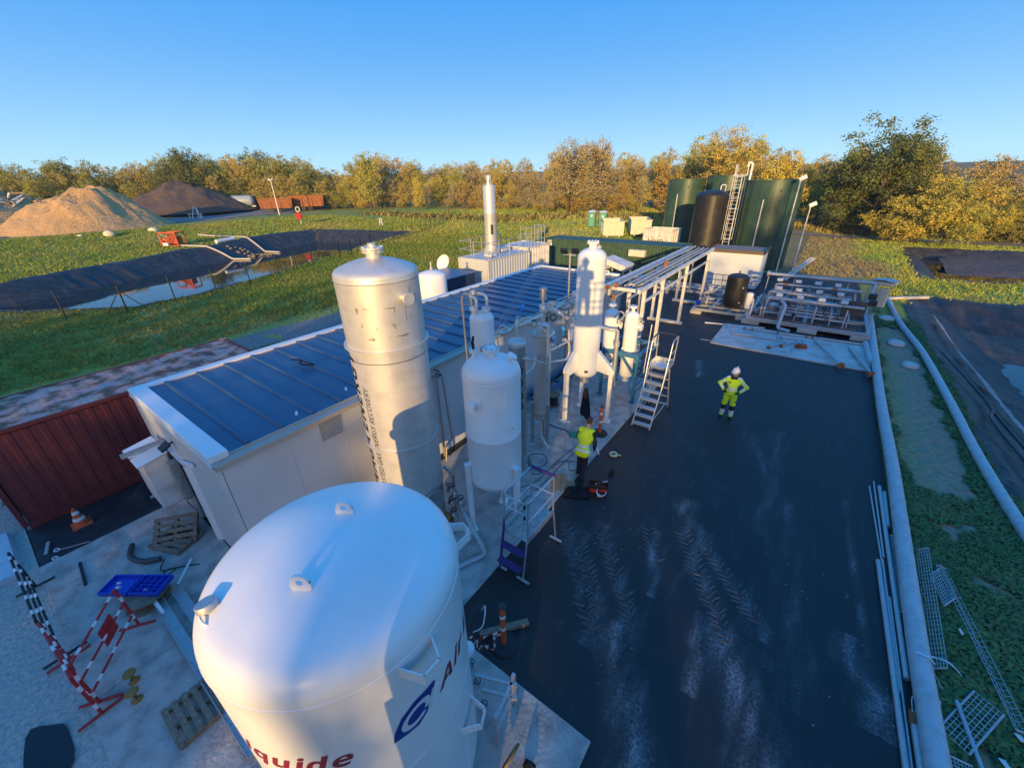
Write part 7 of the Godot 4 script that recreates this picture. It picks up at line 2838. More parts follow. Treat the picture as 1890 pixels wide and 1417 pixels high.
func build_right_edge():
	var q := MB.new()
	# main grey pipe along the asphalt edge, in lengths with welded beads
	var t := thing("edge_pipe", "long thick grey plastic pipe lying along the asphalt edge", "pipe")
	var pa := [V(3.12, 0.15, -29.2), V(3.1, 0.15, -26.6), V(3.05, 0.15, -21.5), V(3.02, 0.15, -17.0), V(3.05, 0.15, -13.5), V(3.03, 0.15, -10.5), V(3.0, 0.15, -7.3), V(3.03, 0.15, -4.0), V(3.06, 0.15, 1.0)]
	var sp := soft(pa, 3)
	for i in sp.size() - 1:
		q = MB.new()
		q.tube([sp[i], sp[i + 1]], 0.145, 18, false)
		part(t, "length", q, M.pipe_grey)
		q = MB.new()
		q.torus(sp[i + 1], sp[i + 1] - sp[i], 0.145, 0.006, 20, 5)
		part(t, "weld_bead", q, M.pipe_grey)
	t = thing("bank_pipe", "grey plastic pipe running down the grass beside the lined basin", "pipe")
	pa = [V(4.2, 0.14, -33.9), V(4.28, 0.14, -30.5), V(4.45, 0.14, -27.6), V(4.78, 0.14, -24.1), V(4.95, 0.14, -18.7), V(5.02, 0.14, -15.0), V(5.22, 0.14, -11.7), V(5.6, 0.14, -8.0), V(6.1, 0.14, -3.0)]
	sp = soft(pa, 3)
	for i in sp.size() - 1:
		q = MB.new()
		q.tube([sp[i], sp[i + 1]], 0.12, 16, false)
		part(t, "length", q, M.pipe_grey)
		q = MB.new()
		q.torus(sp[i + 1], sp[i + 1] - sp[i], 0.12, 0.006, 18, 5)
		part(t, "weld_bead", q, M.pipe_grey)
	# tubes on the asphalt
	var tubes := [["thin galvanised tube, outermost of the bundle by the pipe", V(2.56, 0.02, -12.0), V(2.69, 0.02, -8.8), 0.018], ["thick galvanised tube next to the big pipe", V(2.76, 0.04, -12.1), V(2.84, 0.04, -6.6), 0.042], ["thick galvanised tube running out of the picture's bottom", V(2.6, 0.04, -9.2), V(2.74, 0.04, -4.2), 0.042], ["slim galvanised tube between the two thick ones", V(2.68, 0.025, -9.3), V(2.735, 0.025, -6.3), 0.024], ["slim tube ending by the rusty pipe stub", V(2.74, 0.02, -8.3), V(2.80, 0.02, -4.2), 0.018], ["short thick tube beside the start of the bundle", V(2.85, 0.04, -11.9), V(2.84, 0.04, -10.5), 0.042], ["thin tube lying against the short thick one", V(2.66, 0.02, -12.3), V(2.71, 0.02, -9.4), 0.02]]
	for w in tubes:
		q = MB.new()
		q.cyl(w[1], w[2], w[3], 12)
		single("galvanised_tube", q, M.galv, w[0], "tube", Vector3.ZERO, 0.0, "galvanised tubes along the pipe")
	t = thing("pipe_stub", "grey pipe length with rusty coupling and wire loop by the big pipe", "pipe", V(2.86, 0.0, -5.9))
	q = MB.new()
	q.cyl(V(0, 0.06, 0.05), V(0.03, 0.06, 1.8), 0.05, 12)
	part(t, "tube", q, M.galv)
	q = MB.new()
	q.cyl(V(0, 0.07, -0.14), V(0, 0.06, 0.06), 0.065, 14)
	part(t, "coupling", q, M.rust)
	q = MB.new()
	q.tube(soft([V(-0.03, 0.12, -0.1), V(-0.05, 0.2, -0.25), V(0.0, 0.16, -0.32), V(0.04, 0.1, -0.1)], 5), 0.008, 5)
	part(t, "loop", q, M.galv)
	q = MB.new()
	q.cyl(V(2.80, 0.12, -24.2), V(2.90, 0.12, -21.5), 0.11, 14)
	single("short_grey_pipe", q, M.pipe_grey, "short grey pipe lying at the slab's right end", "pipe")

	# pipework laid out on the concrete slab
	var y := 0.11
	t = thing("spool_pipe", "longest galvanised pipe across the slab with rusty flanges", "pipe", Vector3.ZERO, 0.0, "pipes laid on the slab")
	q = MB.new()
	q.tube([V(-2.2, y, -23.55), V(-0.65, y, -23.6), V(1.27, y, -23.85), V(3.3, y, -23.98)], 0.05, 10)
	part(t, "pipe", q, M.galv)
	for p in [V(-2.22, y, -23.55), V(-1.85, y, -23.56), V(-0.7, y, -23.6), V(0.5, y, -23.74), V(0.75, y, -23.78), V(3.3, y, -23.98)]:
		hand_wheel(t, p, V(1, 0, -0.06), 0.09, M.rust)
	t = thing("spool_pipe", "bent galvanised pipe shaped like a tray on the slab", "pipe", Vector3.ZERO, 0.0, "pipes laid on the slab")
	q = MB.new()
	q.tube(bend([V(-2.69, 0.3, -22.75), V(-2.6, y, -22.35), V(-0.6, y, -22.48), V(-0.66, y, -23.35)], 0.1), 0.04, 10)
	part(t, "pipe", q, M.galv)
	hand_wheel(t, V(-2.69, 0.3, -22.78), V(0.2, 0.2, 1), 0.07, M.rust)
	var pcs := [["short flanged pipe nearest the slab's front edge", V(-0.83, y, -21.15), V(-0.25, y, -22.4), 0.055], ["short flanged pipe beside the one at the front edge", V(-0.37, y, -21.62), V(0.02, y, -22.5), 0.05], ["diagonal pipe whose orange flange hangs over the slab edge in the middle", V(0.85, y, -23.45), V(1.88, 0.2, -20.3), 0.045], ["diagonal pipe whose orange flange lies by the thick grey pipe", V(2.17, y, -23.2), V(2.85, 0.2, -19.9), 0.05], ["thin flanged pipe behind the short ones", V(-0.5, y, -22.98), V(0.45, y, -23.12), 0.035], ["stubby pipe with orange mouth on the slab", V(0.28, 0.14, -21.95), V(0.22, 0.14, -22.7), 0.09], ["stubby pipe with orange mouth next to its twin", V(0.5, 0.13, -22.05), V(0.46, 0.13, -22.9), 0.075], ["thin rusty rod right of the stubby pipes", V(0.81, y, -22.72), V(1.53, y, -23.2), 0.02], ["small grey rod lying before the stubby pipes", V(0.09, 0.08, -20.95), V(0.06, 0.08, -22.0), 0.02]]
	for w in pcs:
		t = thing("spool_pipe", w[0], "pipe", Vector3.ZERO, 0.0, "pipes laid on the slab")
		q = MB.new()
		q.cyl(w[1], w[2], w[3], 10)
		part(t, "pipe", q, M.galv)
		if w[3] > 0.03:
			if w[1].x > 0.8:
				hand_wheel(t, w[2], w[2] - w[1], 0.12, M.rust_orange)
				var arm := MB.new()
				for k in 4:
					var an := TAU * k / 4.0 + 0.5
					arm.bar(w[2], w[2] + V(cos(an) * 0.2, -0.06, sin(an) * 0.2), 0.04, 0.03)
				part(t, "pipe_stand", arm, M.rust_orange)
			else:
				hand_wheel(t, w[1], w[2] - w[1], w[3] * 1.7, M.rust)
	q = MB.new()
	q.bar(V(-4.2, 0.03, -23.7), V(-1.37, 0.03, -24.4), 0.06, 0.05)
	single("steel_bar", q, M.flashing, "long pale bar lying on the asphalt before the skids", "bar")
	q = MB.new()
	q.cyl(V(-3.75, 0.02, -20.85), V(-3.1, 0.02, -20.95), 0.02, 7)
	single("rod", q, M.galv, "short thin rod poking from the slab's left corner", "rod")

	# mesh panels and straps on the verge
	wire_panel("mesh_bundle", "narrow stack of wire mesh standing close to the big pipe", V(3.26, 0.05, -9.95), V(0.14, 0.16, 0.0), V(-0.1, 0.0, 2.95), 5, 30, 0.0)
	wire_panel("mesh_strip", "long narrow strip of fencing mesh lying in the ground cover", V(3.52, 0.05, -9.65), V(0.16, 0.0, -0.03), V(0.46, 0.0, 3.1), 3, 34, 0.06)
	wire_panel("fencing_sheet", "square wire mesh panel with two edge bars at the bottom right", V(3.13, 0.06, -6.0), V(0.5, 0.02, -0.92), V(0.26, 0.04, 0.22), 12, 6, 0.0)
	wire_panel("fencing_sheet", "small wire mesh offcut lying flat near the mesh strip", V(3.38, 0.08, -9.25), V(0.2, 0.0, -0.34), V(0.1, 0.0, 0.75), 6, 11, 0.03)
	wire_panel("fencing_sheet", "wire mesh sheet by the big pipe at the picture's bottom", V(3.2, 0.05, -5.65), V(0.22, 0.0, -0.02), V(0.02, 0.0, 0.9), 6, 16, 0.0)
	wire_panel("fencing_sheet", "second mesh stack squeezed between tubes and big pipe", V(2.86, 0.01, -10.2), V(0.05, 0.05, 0.0), V(0.0, 0.0, 2.2), 3, 22, 0.0)
	q = MB.new()
	q.cyl(V(3.37, 0.14, -6.55), V(3.62, 0.1, -4.9), 0.028, 10)
	single("fence_post", q, M.galv, "galvanised fence post lying across the square mesh panel", "post")
	q = MB.new()
	for s in [[V(3.04, 0.31, -6.98), V(3.23, 0.14, -7.21), V(3.4, 0.12, -7.24), V(3.56, 0.05, -7.15)], [V(3.1, 0.28, -7.0), V(3.2, 0.1, -6.85), V(3.28, 0.06, -6.7)], [V(2.9, 0.3, -6.98), V(3.05, 0.305, -6.98), V(3.15, 0.25, -6.95)]]:
		var p := soft(s, 6)
		for i in p.size() - 1:
			q.quad(p[i] - V(0, 0, 0.018), p[i + 1] - V(0, 0, 0.018), p[i + 1] + V(0, 0, 0.018), p[i] + V(0, 0, 0.018), p[i] - V(0, 5, 0))
	single("plastic_strap", q, M.reflect, "white plastic straps curling off the big pipe", "strap")
	var li := [["small white scrap of plastic in the ground cover beside the mesh strip", V(3.64, 0.14, -8.03), 0.09], ["pale sheet scrap at the far right near the mesh strip's end", V(4.02, 0.12, -6.46), 0.15], ["white carton scrap on bare soil at the picture's corner", V(3.78, 0.1, -5.95), 0.15], ["white scrap by the foot of the big pipe", V(3.2, 0.06, -6.45), 0.06]]
	for w in li:
		q = MB.new()
		q.box(Transform3D(Basis(V(0.3, 1, 0.1).normalized(), 0.6 + w[2] * 20.0) * Basis(V(1, 0, 0), 0.3), w[1]), V(w[2], 0.012, w[2] * 0.7), 0.003)
		single("litter", q, M.reflect, w[0], "litter", Vector3.ZERO, 0.0, "white litter on the verge")
	# torn geotextile and cracks of foam along the liner
	q = MB.new()
	var pts := soft([V(6.1, -0.1, -32.0), V(6.5, -0.3, -26.0), V(7.0, -0.45, -20.5), V(7.5, -0.55, -17.2), V(8.2, -0.7, -13.8)], 10)
	for i in pts.size() - 1:
		var w0 := 0.07 + 0.16 * smooth(10.0, 36.0, float(i)) + gn.get_noise_2d(i * 9.0, 3.0) * 0.1
		var w1 := 0.07 + 0.16 * smooth(10.0, 36.0, float(i + 1)) + gn.get_noise_2d((i + 1) * 9.0, 3.0) * 0.1
		var f := func(p: Vector3, dx: float) -> Vector3:
			return V(p.x + dx, max(th(p.x + dx, p.z), -1.75) + 0.32, p.z)
		q.quad(f.call(pts[i], -w0), f.call(pts[i], w0), f.call(pts[i + 1], w1), f.call(pts[i + 1], -w1), pts[i] - V(0, 20, 0))
	single("salt_crust", q, M.foam, "pale dried crust in a long streak down the basin liner", "crust")
	# hoses on the liner
	var hs := [["grey hose snaking down the basin liner, left strand", [V(5.4, 0.1, -24.5), V(6.0, 0.0, -22.0), V(6.3, -0.1, -20.0), V(5.9, 0.0, -18.3), V(6.05, 0.0, -16.3), V(6.35, -0.05, -14.2), V(6.5, -0.1, -12.6)]], ["grey hose on the basin liner, right strand", [V(6.25, -0.05, -19.9), V(6.4, -0.15, -18.2), V(6.55, -0.15, -16.0), V(6.5, -0.1, -14.3), V(6.62, -0.1, -12.9)]]]
	for h in hs:
		q = MB.new()
		var p2 := []
		for p in soft(h[1], 8):
			p2.append(V(p.x, th(p.x, p.z) + 0.28, p.z))
		q.tube(p2, 0.045, 8)
		single("liner_hose", q, M.hose_dark, h[0], "hose", Vector3.ZERO, 0.0, "hoses on the basin liner")
	# concrete lumps and timber by the far corner
	q = MB.new()
	q.bar(V(4.2, 0.12, -34.6), V(6.3, 0.1, -36.3), 0.22, 0.16, 0.01)
	single("concrete_beam", q, M.concrete_smooth, "pale beam lying at the head of the lined basin", "beam")
	i_rocks()

func i_rocks():
	var lab := ["grey concrete lump between the two thick pipes, farther one", "grey concrete lump beside the bank pipe, nearer one", "low concrete kerb block behind the corner cabinet"]
	var k := 0
	for p in [[V(4.0, 0.0, -25.2), 0.35], [V(4.25, 0.0, -22.3), 0.3], [V(3.9, 0.0, -29.6), 0.4]]:
		var q := MB.new()
		var pr := [Vector2(0.0, 0.0), Vector2(p[1], 0.02), Vector2(p[1] * 0.95, p[1] * 0.3), Vector2(p[1] * 0.5, p[1] * 0.45), Vector2(0.0, p[1] * 0.42)]
		q.lathe(pr, Transform3D(Basis(V(0, 1, 0), k * 1.3).scaled(V(1, 1, 1.5)), Vector3.ZERO), 7, 0.1)
		single("concrete_lump", q, M.concrete_smooth, lab[k], "concrete lump", p[0], 0.0, "concrete lumps by the pipes")
		k += 1

# ---------------------------------------------------------------- pond side and wood yard on the far left
func pile(called: String, label: String, cx: float, cz: float, rx: float, rz: float, h: float, m: Material, seedy: float, ry := 0.0, lumpy := 0.12, cat := "heap"):
	var n := 46
	var q := MB.new()
	var y0 := th(cx, cz) - 0.1
	var f := func(i: int, j: int) -> Vector3:
		var u := i / float(n) * 2.0 - 1.0
		var v := j / float(n) * 2.0 - 1.0
		var d := sqrt(u * u + v * v)
		var hh: float = h * clamp(1.18 * (1.0 - pow(d, 1.25)), 0.0, 0.95)
		hh *= 1.0 + lumpy * gn.get_noise_2d(u * 9.0 + seedy * 17.0, v * 9.0) * 2.0
		hh += lumpy * 0.5 * gn.get_noise_2d(u * 60.0 + seedy, v * 60.0) * (1.0 if hh > 0.1 else 0.0)
		return V(u * rx, hh, v * rz)
	for i in n:
		for j in n:
			var c := Vector2((i + 0.5) / n * 2.0 - 1.0, (j + 0.5) / n * 2.0 - 1.0)
			if c.length() > 1.02:
				continue
			q.quad(f.call(i, j), f.call(i + 1, j), f.call(i + 1, j + 1), f.call(i, j + 1), V(c.x * rx, -30, c.y * rz))
	return single(called, q, m, label, cat, V(cx, y0, cz), ry)

func build_ponds_and_wood_yard():
	var q: MB
	var t: Node3D
	# wood piles
	pile("wood_chip_pile", "large tan heap of wood chips beyond the pond", -97.5, -16.5, 8.5, 12.0, 5.4, M.chips, 1.0, 0.25, 0.26)
	pile("compost_heap", "long dark brown compost heap behind the wood chips", -121.0, -38.0, 13.0, 16.0, 5.6, M.compost, 2.0, 0.3, 0.22)
	pile("compost_heap", "small brown compost heap beside the tanker trailer", -126.0, -54.0, 6.5, 7.0, 4.0, M.compost, 3.0)
	pile("rubble_heap", "low reddish rubble heap behind the tanker trailer", -136.0, -66.0, 6.0, 9.0, 3.8, M.rust, 4.0, 0.0, 0.3)
	# brash and timber heap at the far left: separate logs
	t = thing("brush_pile", "pale heap of cut branches and timber at the far left", "timber pile", V(-112.0, th(-112.0, -5.0), -5.0))
	var base := MB.new()
	base.lathe([Vector2(0.0, -0.3), Vector2(13.0, -0.3), Vector2(9.5, 3.2), Vector2(4.0, 5.6), Vector2(0.0, 6.0)], Transform3D(Basis().scaled(V(0.8, 1, 1.0)), Vector3.ZERO), 20, 0.2)
	part(t, "core", base, M.chips)
	var logs := MB.new()
	logs.tube([V(0, 0, -0.5), V(0.02, 0.01, 0.0), V(0, 0, 0.5)], [0.5, 0.45, 0.36], 6)
	var lms := [logs.mesh(M.cream), logs.mesh(M.chips), logs.mesh(M.wood)]
	for i in 260:
		var a := rng.randf() * TAU
		var rr := sqrt(rng.randf()) * 11.5
		var hh: float = (lerp(6.0, 5.6, rr / 4.0) if rr < 4.0 else (lerp(5.6, 3.2, (rr - 4.0) / 5.5) if rr < 9.5 else lerp(3.2, -0.3, (rr - 9.5) / 3.5))) + rng.randf_range(-0.1, 0.4)
		var b := Basis(Vector3(rng.randf_range(-1, 1), rng.randf_range(-0.4, 0.4), rng.randf_range(-1, 1)).normalized(), rng.randf() * TAU).scaled_local(V(1, 1, 1))
		var l := rng.randf_range(1.0, 3.0)
		inst(t, "log", lms[i % 3], Transform3D(b.scaled_local(V(0.28, 0.28, l)), V(cos(a) * rr * 0.8, hh, sin(a) * rr)))

	# orange pump set on the bank
	t = thing("pump_set", "bright orange framed pump set on the grass above the pond", "pump", V(-63.4, th(-63.4, -17.2), -17.2), 0.5)
	for x in [-1.1, 0.0, 1.1]:
		for z in [-0.6, 0.6]:
			q = MB.new()
			q.b(x, 0.85, z, 0.1, 1.5, 0.1, 0.0, 0.01)
			part(t, "frame_post", q, M.orange)
	for y in [0.15, 1.6]:
		q = MB.new()
		q.b(0, y, 0.6, 2.3, 0.12, 0.1); q.b(0, y, -0.6, 2.3, 0.12, 0.1)
		q.b(-1.1, y, 0, 0.1, 0.12, 1.1); q.b(1.1, y, 0, 0.1, 0.12, 1.1)
		part(t, "frame_rail", q, M.orange)
	q = MB.new()
	q.b(0.3, 0.75, 0, 1.2, 0.9, 0.8, 0.0, 0.06)
	part(t, "engine", q, M.orange_dark)
	q = MB.new()
	q.cyl(V(-0.75, 0.6, -0.3), V(-0.75, 0.6, 0.4), 0.38, 18)
	q.cyl(V(-0.75, 0.6, 0.4), V(-0.75, 0.6, 0.9), 0.14, 12)
	part(t, "pump_casing", q, M.orange)
	q = MB.new()
	q.b(-0.2, 0.35, 0.9, 0.7, 0.35, 0.3, 0.0, 0.03)
	part(t, "battery_box", q, M.reflect)
	for s in [[-1.1, 1.1], [0.0, 1.1]]:
		q = MB.new()
		q.bar(V(s[0], 0.2, 0.62), V(s[1], 1.55, 0.62), 0.08, 0.06)
		part(t, "brace", q, M.orange)
	# hoses from the pump into the pond
	var hz := [["pale suction hose from the pump set into the pond", [V(-62.5, 0, -17.3), V(-60.6, 0, -18.6), V(-58.6, 0, -20.2), V(-56.6, 0, -21.4), V(-55.6, 0, -22.0)], 0.11], ["pale delivery hose along the bank top into the pond", [V(-70.0, 0, -22.0), V(-66.0, 0, -24.0), V(-63.0, 0, -25.4), V(-60.2, 0, -26.0), V(-57.8, 0, -26.6)], 0.11], ["thin pale hose across the grass to the wood yard", [V(-63.8, 0, -16.6), V(-70.0, 0, -18.5), V(-78.0, 0, -19.5), V(-86.0, 0, -22.0)], 0.06]]
	for h in hz:
		var pts := []
		for p in soft(h[1], 8):
			pts.append(V(p.x, max(th(p.x, p.z), -0.75) + h[2] + 0.05, p.z))
		q = MB.new()
		q.tube(pts, h[2], 8)
		single("pond_hose", q, M.hose, h[0], "hose", Vector3.ZERO, 0.0, "hoses by the pond")
	q = MB.new()
	q.cyl(V(-61.6, th(-61.6, -21.2) + 0.3, -21.0), V(-62.4, th(-62.4, -23.4) + 0.3, -23.4), 0.24, 14)
	single("drain_pipe", q, M.flashing, "thick white drain pipe end on the pond bank", "pipe")
	q = MB.new()
	for i in 40:
		var u := rng.randf()
		var p := V(-60.6 + u * 4.0, 0, -22.5 - u * 2.0 + rng.randf_range(-1.0, 1.0))
		p.y = max(th(p.x, p.z), -0.72) + 0.12
		q.sphere(p, rng.randf_range(0.08, 0.22), 6, V(1, 0.6, 1.3))
	single("stone_apron", q, M.soil, "brown stones washed down the bank under the drain pipe", "stones")

	# life buoy post
	t = thing("life_buoy_post", "red life buoy case with ring on a post by the pond", "life buoy", V(-72.6, th(-72.6, -38.2), -38.2))
	q = MB.new()
	q.cyl(V(0, 0, 0), V(0, 1.8, 0), 0.05, 8)
	part(t, "post", q, M.flashing)
	q = MB.new()
	q.lathe([Vector2(0.0, -0.12), Vector2(0.55, -0.12), Vector2(0.6, 0.0), Vector2(0.55, 0.12), Vector2(0.0, 0.12)], Transform3D(Basis(V(0, 1, 0), 0.4) * Basis(V(1, 0, 0), PI / 2), V(0, 1.35, 0.1)), 22)
	part(t, "case", q, M.red)
	q = MB.new()
	q.torus(V(0, 2.4, 0.05), V(0.5, 0, 1), 0.36, 0.09, 22, 8)
	part(t, "ring", q, M.cream)

	# lamp post in the wood yard
	t = thing("yard_lamp", "tall slim lamp post with two lamps in the wood yard", "lamp post", V(-97.2, th(-97.2, -46.8), -46.8))
	q = MB.new()
	q.cyl(V(0, 0, 0), V(0, 6.8, 0), 0.11, 8, 0.07)
	part(t, "pole", q, M.flashing)
	for s in [-1.0, 1.0]:
		q = MB.new()
		q.box(Transform3D(Basis(V(0, 0, 1), 0.5 * s), V(0.5 * s, 6.85, 0)), V(0.7, 0.2, 0.4), 0.04)
		part(t, "lamp_head", q, M.flashing)

	# tanker trailer, rusty tipping skips
	var gy := th(-112.0, -52.0)
	t = thing("slurry_tanker", "pale grey round tanker trailer with white arm in the wood yard", "tanker", V(-115.0, gy, -47.5), 0.9)
	q = MB.new()
	q.lathe([Vector2(0.0, -2.6), Vector2(0.7, -2.5), Vector2(1.15, -2.2), Vector2(1.25, -1.9), Vector2(1.25, 1.9), Vector2(1.15, 2.2), Vector2(0.7, 2.5), Vector2(0.0, 2.6)], Transform3D(Basis(V(0, 0, 1), PI / 2), V(0, 2.1, 0)), 28, 0.6)
	part(t, "barrel", q, mat(Color(0.30, 0.36, 0.42), 0.45))
	for s in [-1, 1]:
		for x in [-0.9, 0.9]:
			q = MB.new()
			q.cyl(V(x, 0.65, s * 1.1), V(x, 0.65, s * 1.5), 0.62, 20)
			var w := part(t, "wheel", q, M.black)
			q = MB.new()
			q.cyl(V(x, 0.65, s * 1.49), V(x, 0.65, s * 1.53), 0.3, 14)
			part(w, "rim", q, M.flashing)
	q = MB.new()
	q.b(0, 0.95, 0, 5.4, 0.2, 0.9)
	q.bar(V(-2.6, 0.9, 0), V(-4.2, 0.6, 0), 0.18, 0.18)
	part(t, "chassis", q, M.flashing)
	q = MB.new()
	for x in [-2.7, -3.1]:
		q.tube(bend([V(x, 0.9, 0.7), V(x, 2.8, 0.7), V(x - 0.5, 3.4, 0.6), V(x - 0.9, 2.2, 0.6)], 0.3), 0.11, 8)
	q.sphere(V(-2.7, 2.0, 0.0), 0.75, 16, V(0.5, 1, 1))
	part(t, "suction_arm", q, M.flashing)
	t = thing("rusty_trailer", "rusty open tipping trailer parked behind the yard lamp", "trailer", V(-104.5, th(-104.5, -50.2), -50.2), 0.95)
	_tub(t, 6.5, 2.0, 2.2)
	t = thing("rusty_trailer", "second rusty trailer body, the larger one farther right", "trailer", V(-103.0, th(-103.0, -57.0), -57.0), 0.95)
	_tub(t, 7.0, 2.3, 2.4)
	t = thing("truck_cab", "white rounded truck body between the rusty trailers", "truck", V(-114.5, th(-114.5, -64.0), -64.0), 0.9)
	q = MB.new()
	var arch := PackedVector2Array()
	for i in 13:
		var a := PI * i / 12.0
		arch.append(Vector2(cos(a) * 1.7, 1.9 + sin(a) * 1.6))
	arch.append(Vector2(-1.7, 0.8))
	arch.append(Vector2(-1.1, 0.8))
	for i in 9:
		var a := PI - PI * i / 8.0
		arch.append(Vector2(cos(a) * 1.1, 1.7 + sin(a) * 1.0))
	arch.append(Vector2(1.1, 0.8)); arch.append(Vector2(1.7, 0.8))
	q.extrude(arch, Transform3D(Basis(), V(0, 0, 0)), 2.2)
	part(t, "body", q, M.flashing)
	for s in [-1, 1]:
		for x in [-1.2, 1.2]:
			q = MB.new()
			q.cyl(V(x, 0.5, s * 0.9), V(x, 0.5, s * 1.15), 0.5, 16)
			part(t, "wheel", q, M.black)
	# white frames near the compost
	t = thing("steel_stand", "thin white steel stand in front of the compost heap", "stand", V(-103.0, th(-103.0, -33.0), -33.0), 0.6)
	q = MB.new()
	for s in [[V(-1.2, 0, 0), V(-1.2, 1.0, 0)], [V(0.6, 0, 0), V(0.6, 2.4, 0)], [V(1.1, 0, 0), V(0.6, 2.4, 0)], [V(-1.5, 0.9, 0), V(1.5, 0.9, 0)], [V(-0.3, 0, 0.6), V(0.4, 2.4, 0.2)], [V(1.4, 0, 0.4), V(1.4, 1.0, 0)]]:
		q.bar(s[0], s[1], 0.1, 0.1)
	part(t, "frame", q, M.flashing)
	t = thing("scrap_frame", "pale bent metal frame in front of the wood chip pile", "frame", V(-80.5, th(-80.5, -15.2), -15.2), 0.4)
	q = MB.new()
	for s in [[V(-1.4, 0, 0), V(-1.6, 2.2, 0)], [V(0, 0, 0), V(-0.3, 2.4, 0)], [V(1.4, 0, 0), V(1.0, 2.3, 0)], [V(-1.6, 2.2, 0), V(1.0, 2.3, 0)], [V(-1.5, 1.1, 0), V(1.2, 1.1, 0)]]:
		q.bar(s[0], s[1], 0.08, 0.08)
	part(t, "frame", q, M.steel_dull)
	var bl := ["pale sack lying at the foot of the wood chips", "white plastic drum tipped over on the grass bank", "small white sack left of the pale one"]
	var i := 0
	for p in [[-78.5, -14.5, 1.4], [-78.8, -19.5, 1.1], [-82.0, -12.2, 0.6]]:
		q = MB.new()
		q.sphere(Vector3.ZERO, p[2] * 0.5, 12, V(1.5, 0.6, 0.9))
		single("sack", q, M.cream, bl[i], "sack", V(p[0], th(p[0], p[1]) + p[2] * 0.22, p[1]), 0.6 * i, "sacks below the wood chips")
		i += 1
	t = thing("marker_trestle", "small white trestle on the grass at the pond's far end", "trestle", V(-62.0, th(-62.0, -46.5), -46.5))
	q = MB.new()
	for s in [[V(-0.4, 0, 0), V(-0.2, 1.2, 0)], [V(0.4, 0, 0), V(0.2, 1.2, 0)], [V(-0.4, 0.6, 0), V(0.4, 0.6, 0)], [V(-0.3, 1.2, 0), V(0.3, 1.2, 0)]]:
		q.bar(s[0], s[1], 0.1, 0.1)
	part(t, "frame", q, M.flashing)

	# wire fence along the crest: every post, and the mesh of each bay
	var fp := [Vector2(-45.5, 6.5), Vector2(-37.6, -0.5), Vector2(-34.2, -5.6), Vector2(-35.2, -11.0), Vector2(-37.3, -16.6), Vector2(-40.2, -23.0), Vector2(-44.2, -31.2), Vector2(-48.8, -43.6), Vector2(-52.5, -50.0), Vector2(-59.0, -61.0)]
	t = thing("wire_fence", "dark green wire fence along the near bank of the pond", "fence")
	var wire := MB.new()
	var cum := 0.0
	var last = null
	var pm := MB.new()
	pm.cyl(V(0, -0.1, 0), V(0, 1.75, 0), 0.045, 6)
	var pmesh := pm.mesh(M.fence)
	for s in fp.size() - 1:
		var l: float = fp[s].distance_to(fp[s + 1])
		var n: int = max(1, int(round(l / 2.6)))
		for k in n + (1 if s == fp.size() - 2 else 0):
			var p: Vector2 = fp[s].lerp(fp[s + 1], float(k) / n)
			var g := V(p.x, th(p.x, p.y), p.y)
			inst(t, "post", pmesh, Transform3D(Basis(), g))
			if last != null:
				var bay := MB.new()
				for y in [0.08, 0.4, 0.72, 1.04, 1.36, 1.66]:
					bay.bar(last + V(0, y, 0), g + V(0, y, 0), 0.006, 0.006)
				for j in range(1, 9):
					var m: Vector3 = last.lerp(g, j / 9.0)
					bay.bar(m + V(0, 0.08, 0), m + V(0, 1.66, 0), 0.004, 0.004)
				part(t, "wire_mesh", bay, M.fence)
			last = g
	for p in [[-34.2, -5.6, 0.9], [-34.2, -5.6, -0.9]]:
		q = MB.new()
		var g := V(p[0], th(p[0], p[1]), p[1])
		q.cyl(g + V(0, 1.4, 0), g + V(-0.35 * p[2], 0.0, 1.1 * p[2]), 0.025, 6)
		part(t, "stay", q, M.fence)

func _tub(t: Node3D, l: float, h: float, w: float):
	var q := MB.new()
	for s in [-1.0, 1.0]:
		q.quad(V(-l / 2, 0.9, s * w * 0.4), V(l / 2, 0.9, s * w * 0.4), V(l / 2 + 0.3, 0.9 + h, s * w * 0.5), V(-l / 2 - 0.3, 0.9 + h, s * w * 0.5), V(0, 1.5, 0))
	part(t, "side_wall", q, M.rust)
	q = MB.new()
	q.quad(V(-l / 2, 0.9, -w * 0.4), V(-l / 2, 0.9, w * 0.4), V(-l / 2 - 0.3, 0.9 + h, w * 0.5), V(-l / 2 - 0.3, 0.9 + h, -w * 0.5), V(0, 1.5, 0))
	q.quad(V(l / 2, 0.9, -w * 0.4), V(l / 2, 0.9, w * 0.4), V(l / 2 + 0.3, 0.9 + h, w * 0.5), V(l / 2 + 0.3, 0.9 + h, -w * 0.5), V(0, 1.5, 0))
	part(t, "end_wall", q, M.rust)
	q = MB.new()
	q.b(0, 0.88, 0, l, 0.08, w * 0.8)
	part(t, "floor", q, M.rust)
	for k in 4:
		q = MB.new()
		q.b(-l / 2 + 0.3 + k * (l - 0.6) / 3.0, 0.9 + h / 2, w * 0.47, 0.12, h, 0.14)
		part(t, "rib", q, M.rust)
	q = MB.new()
	q.b(0, 0.9 + h, w * 0.5, l + 0.6, 0.12, 0.1); q.b(0, 0.9 + h, -w * 0.5, l + 0.6, 0.12, 0.1)
	part(t, "rim", q, M.rust)
	for s in [-1, 1]:
		for x in [-1.0, 0.4]:
			q = MB.new()
			q.cyl(V(x, 0.5, s * 0.8), V(x, 0.5, s * 1.1), 0.48, 16)
			part(t, "wheel", q, M.black)

# ---------------------------------------------------------------- trees
var crowns := []
var trunks := []

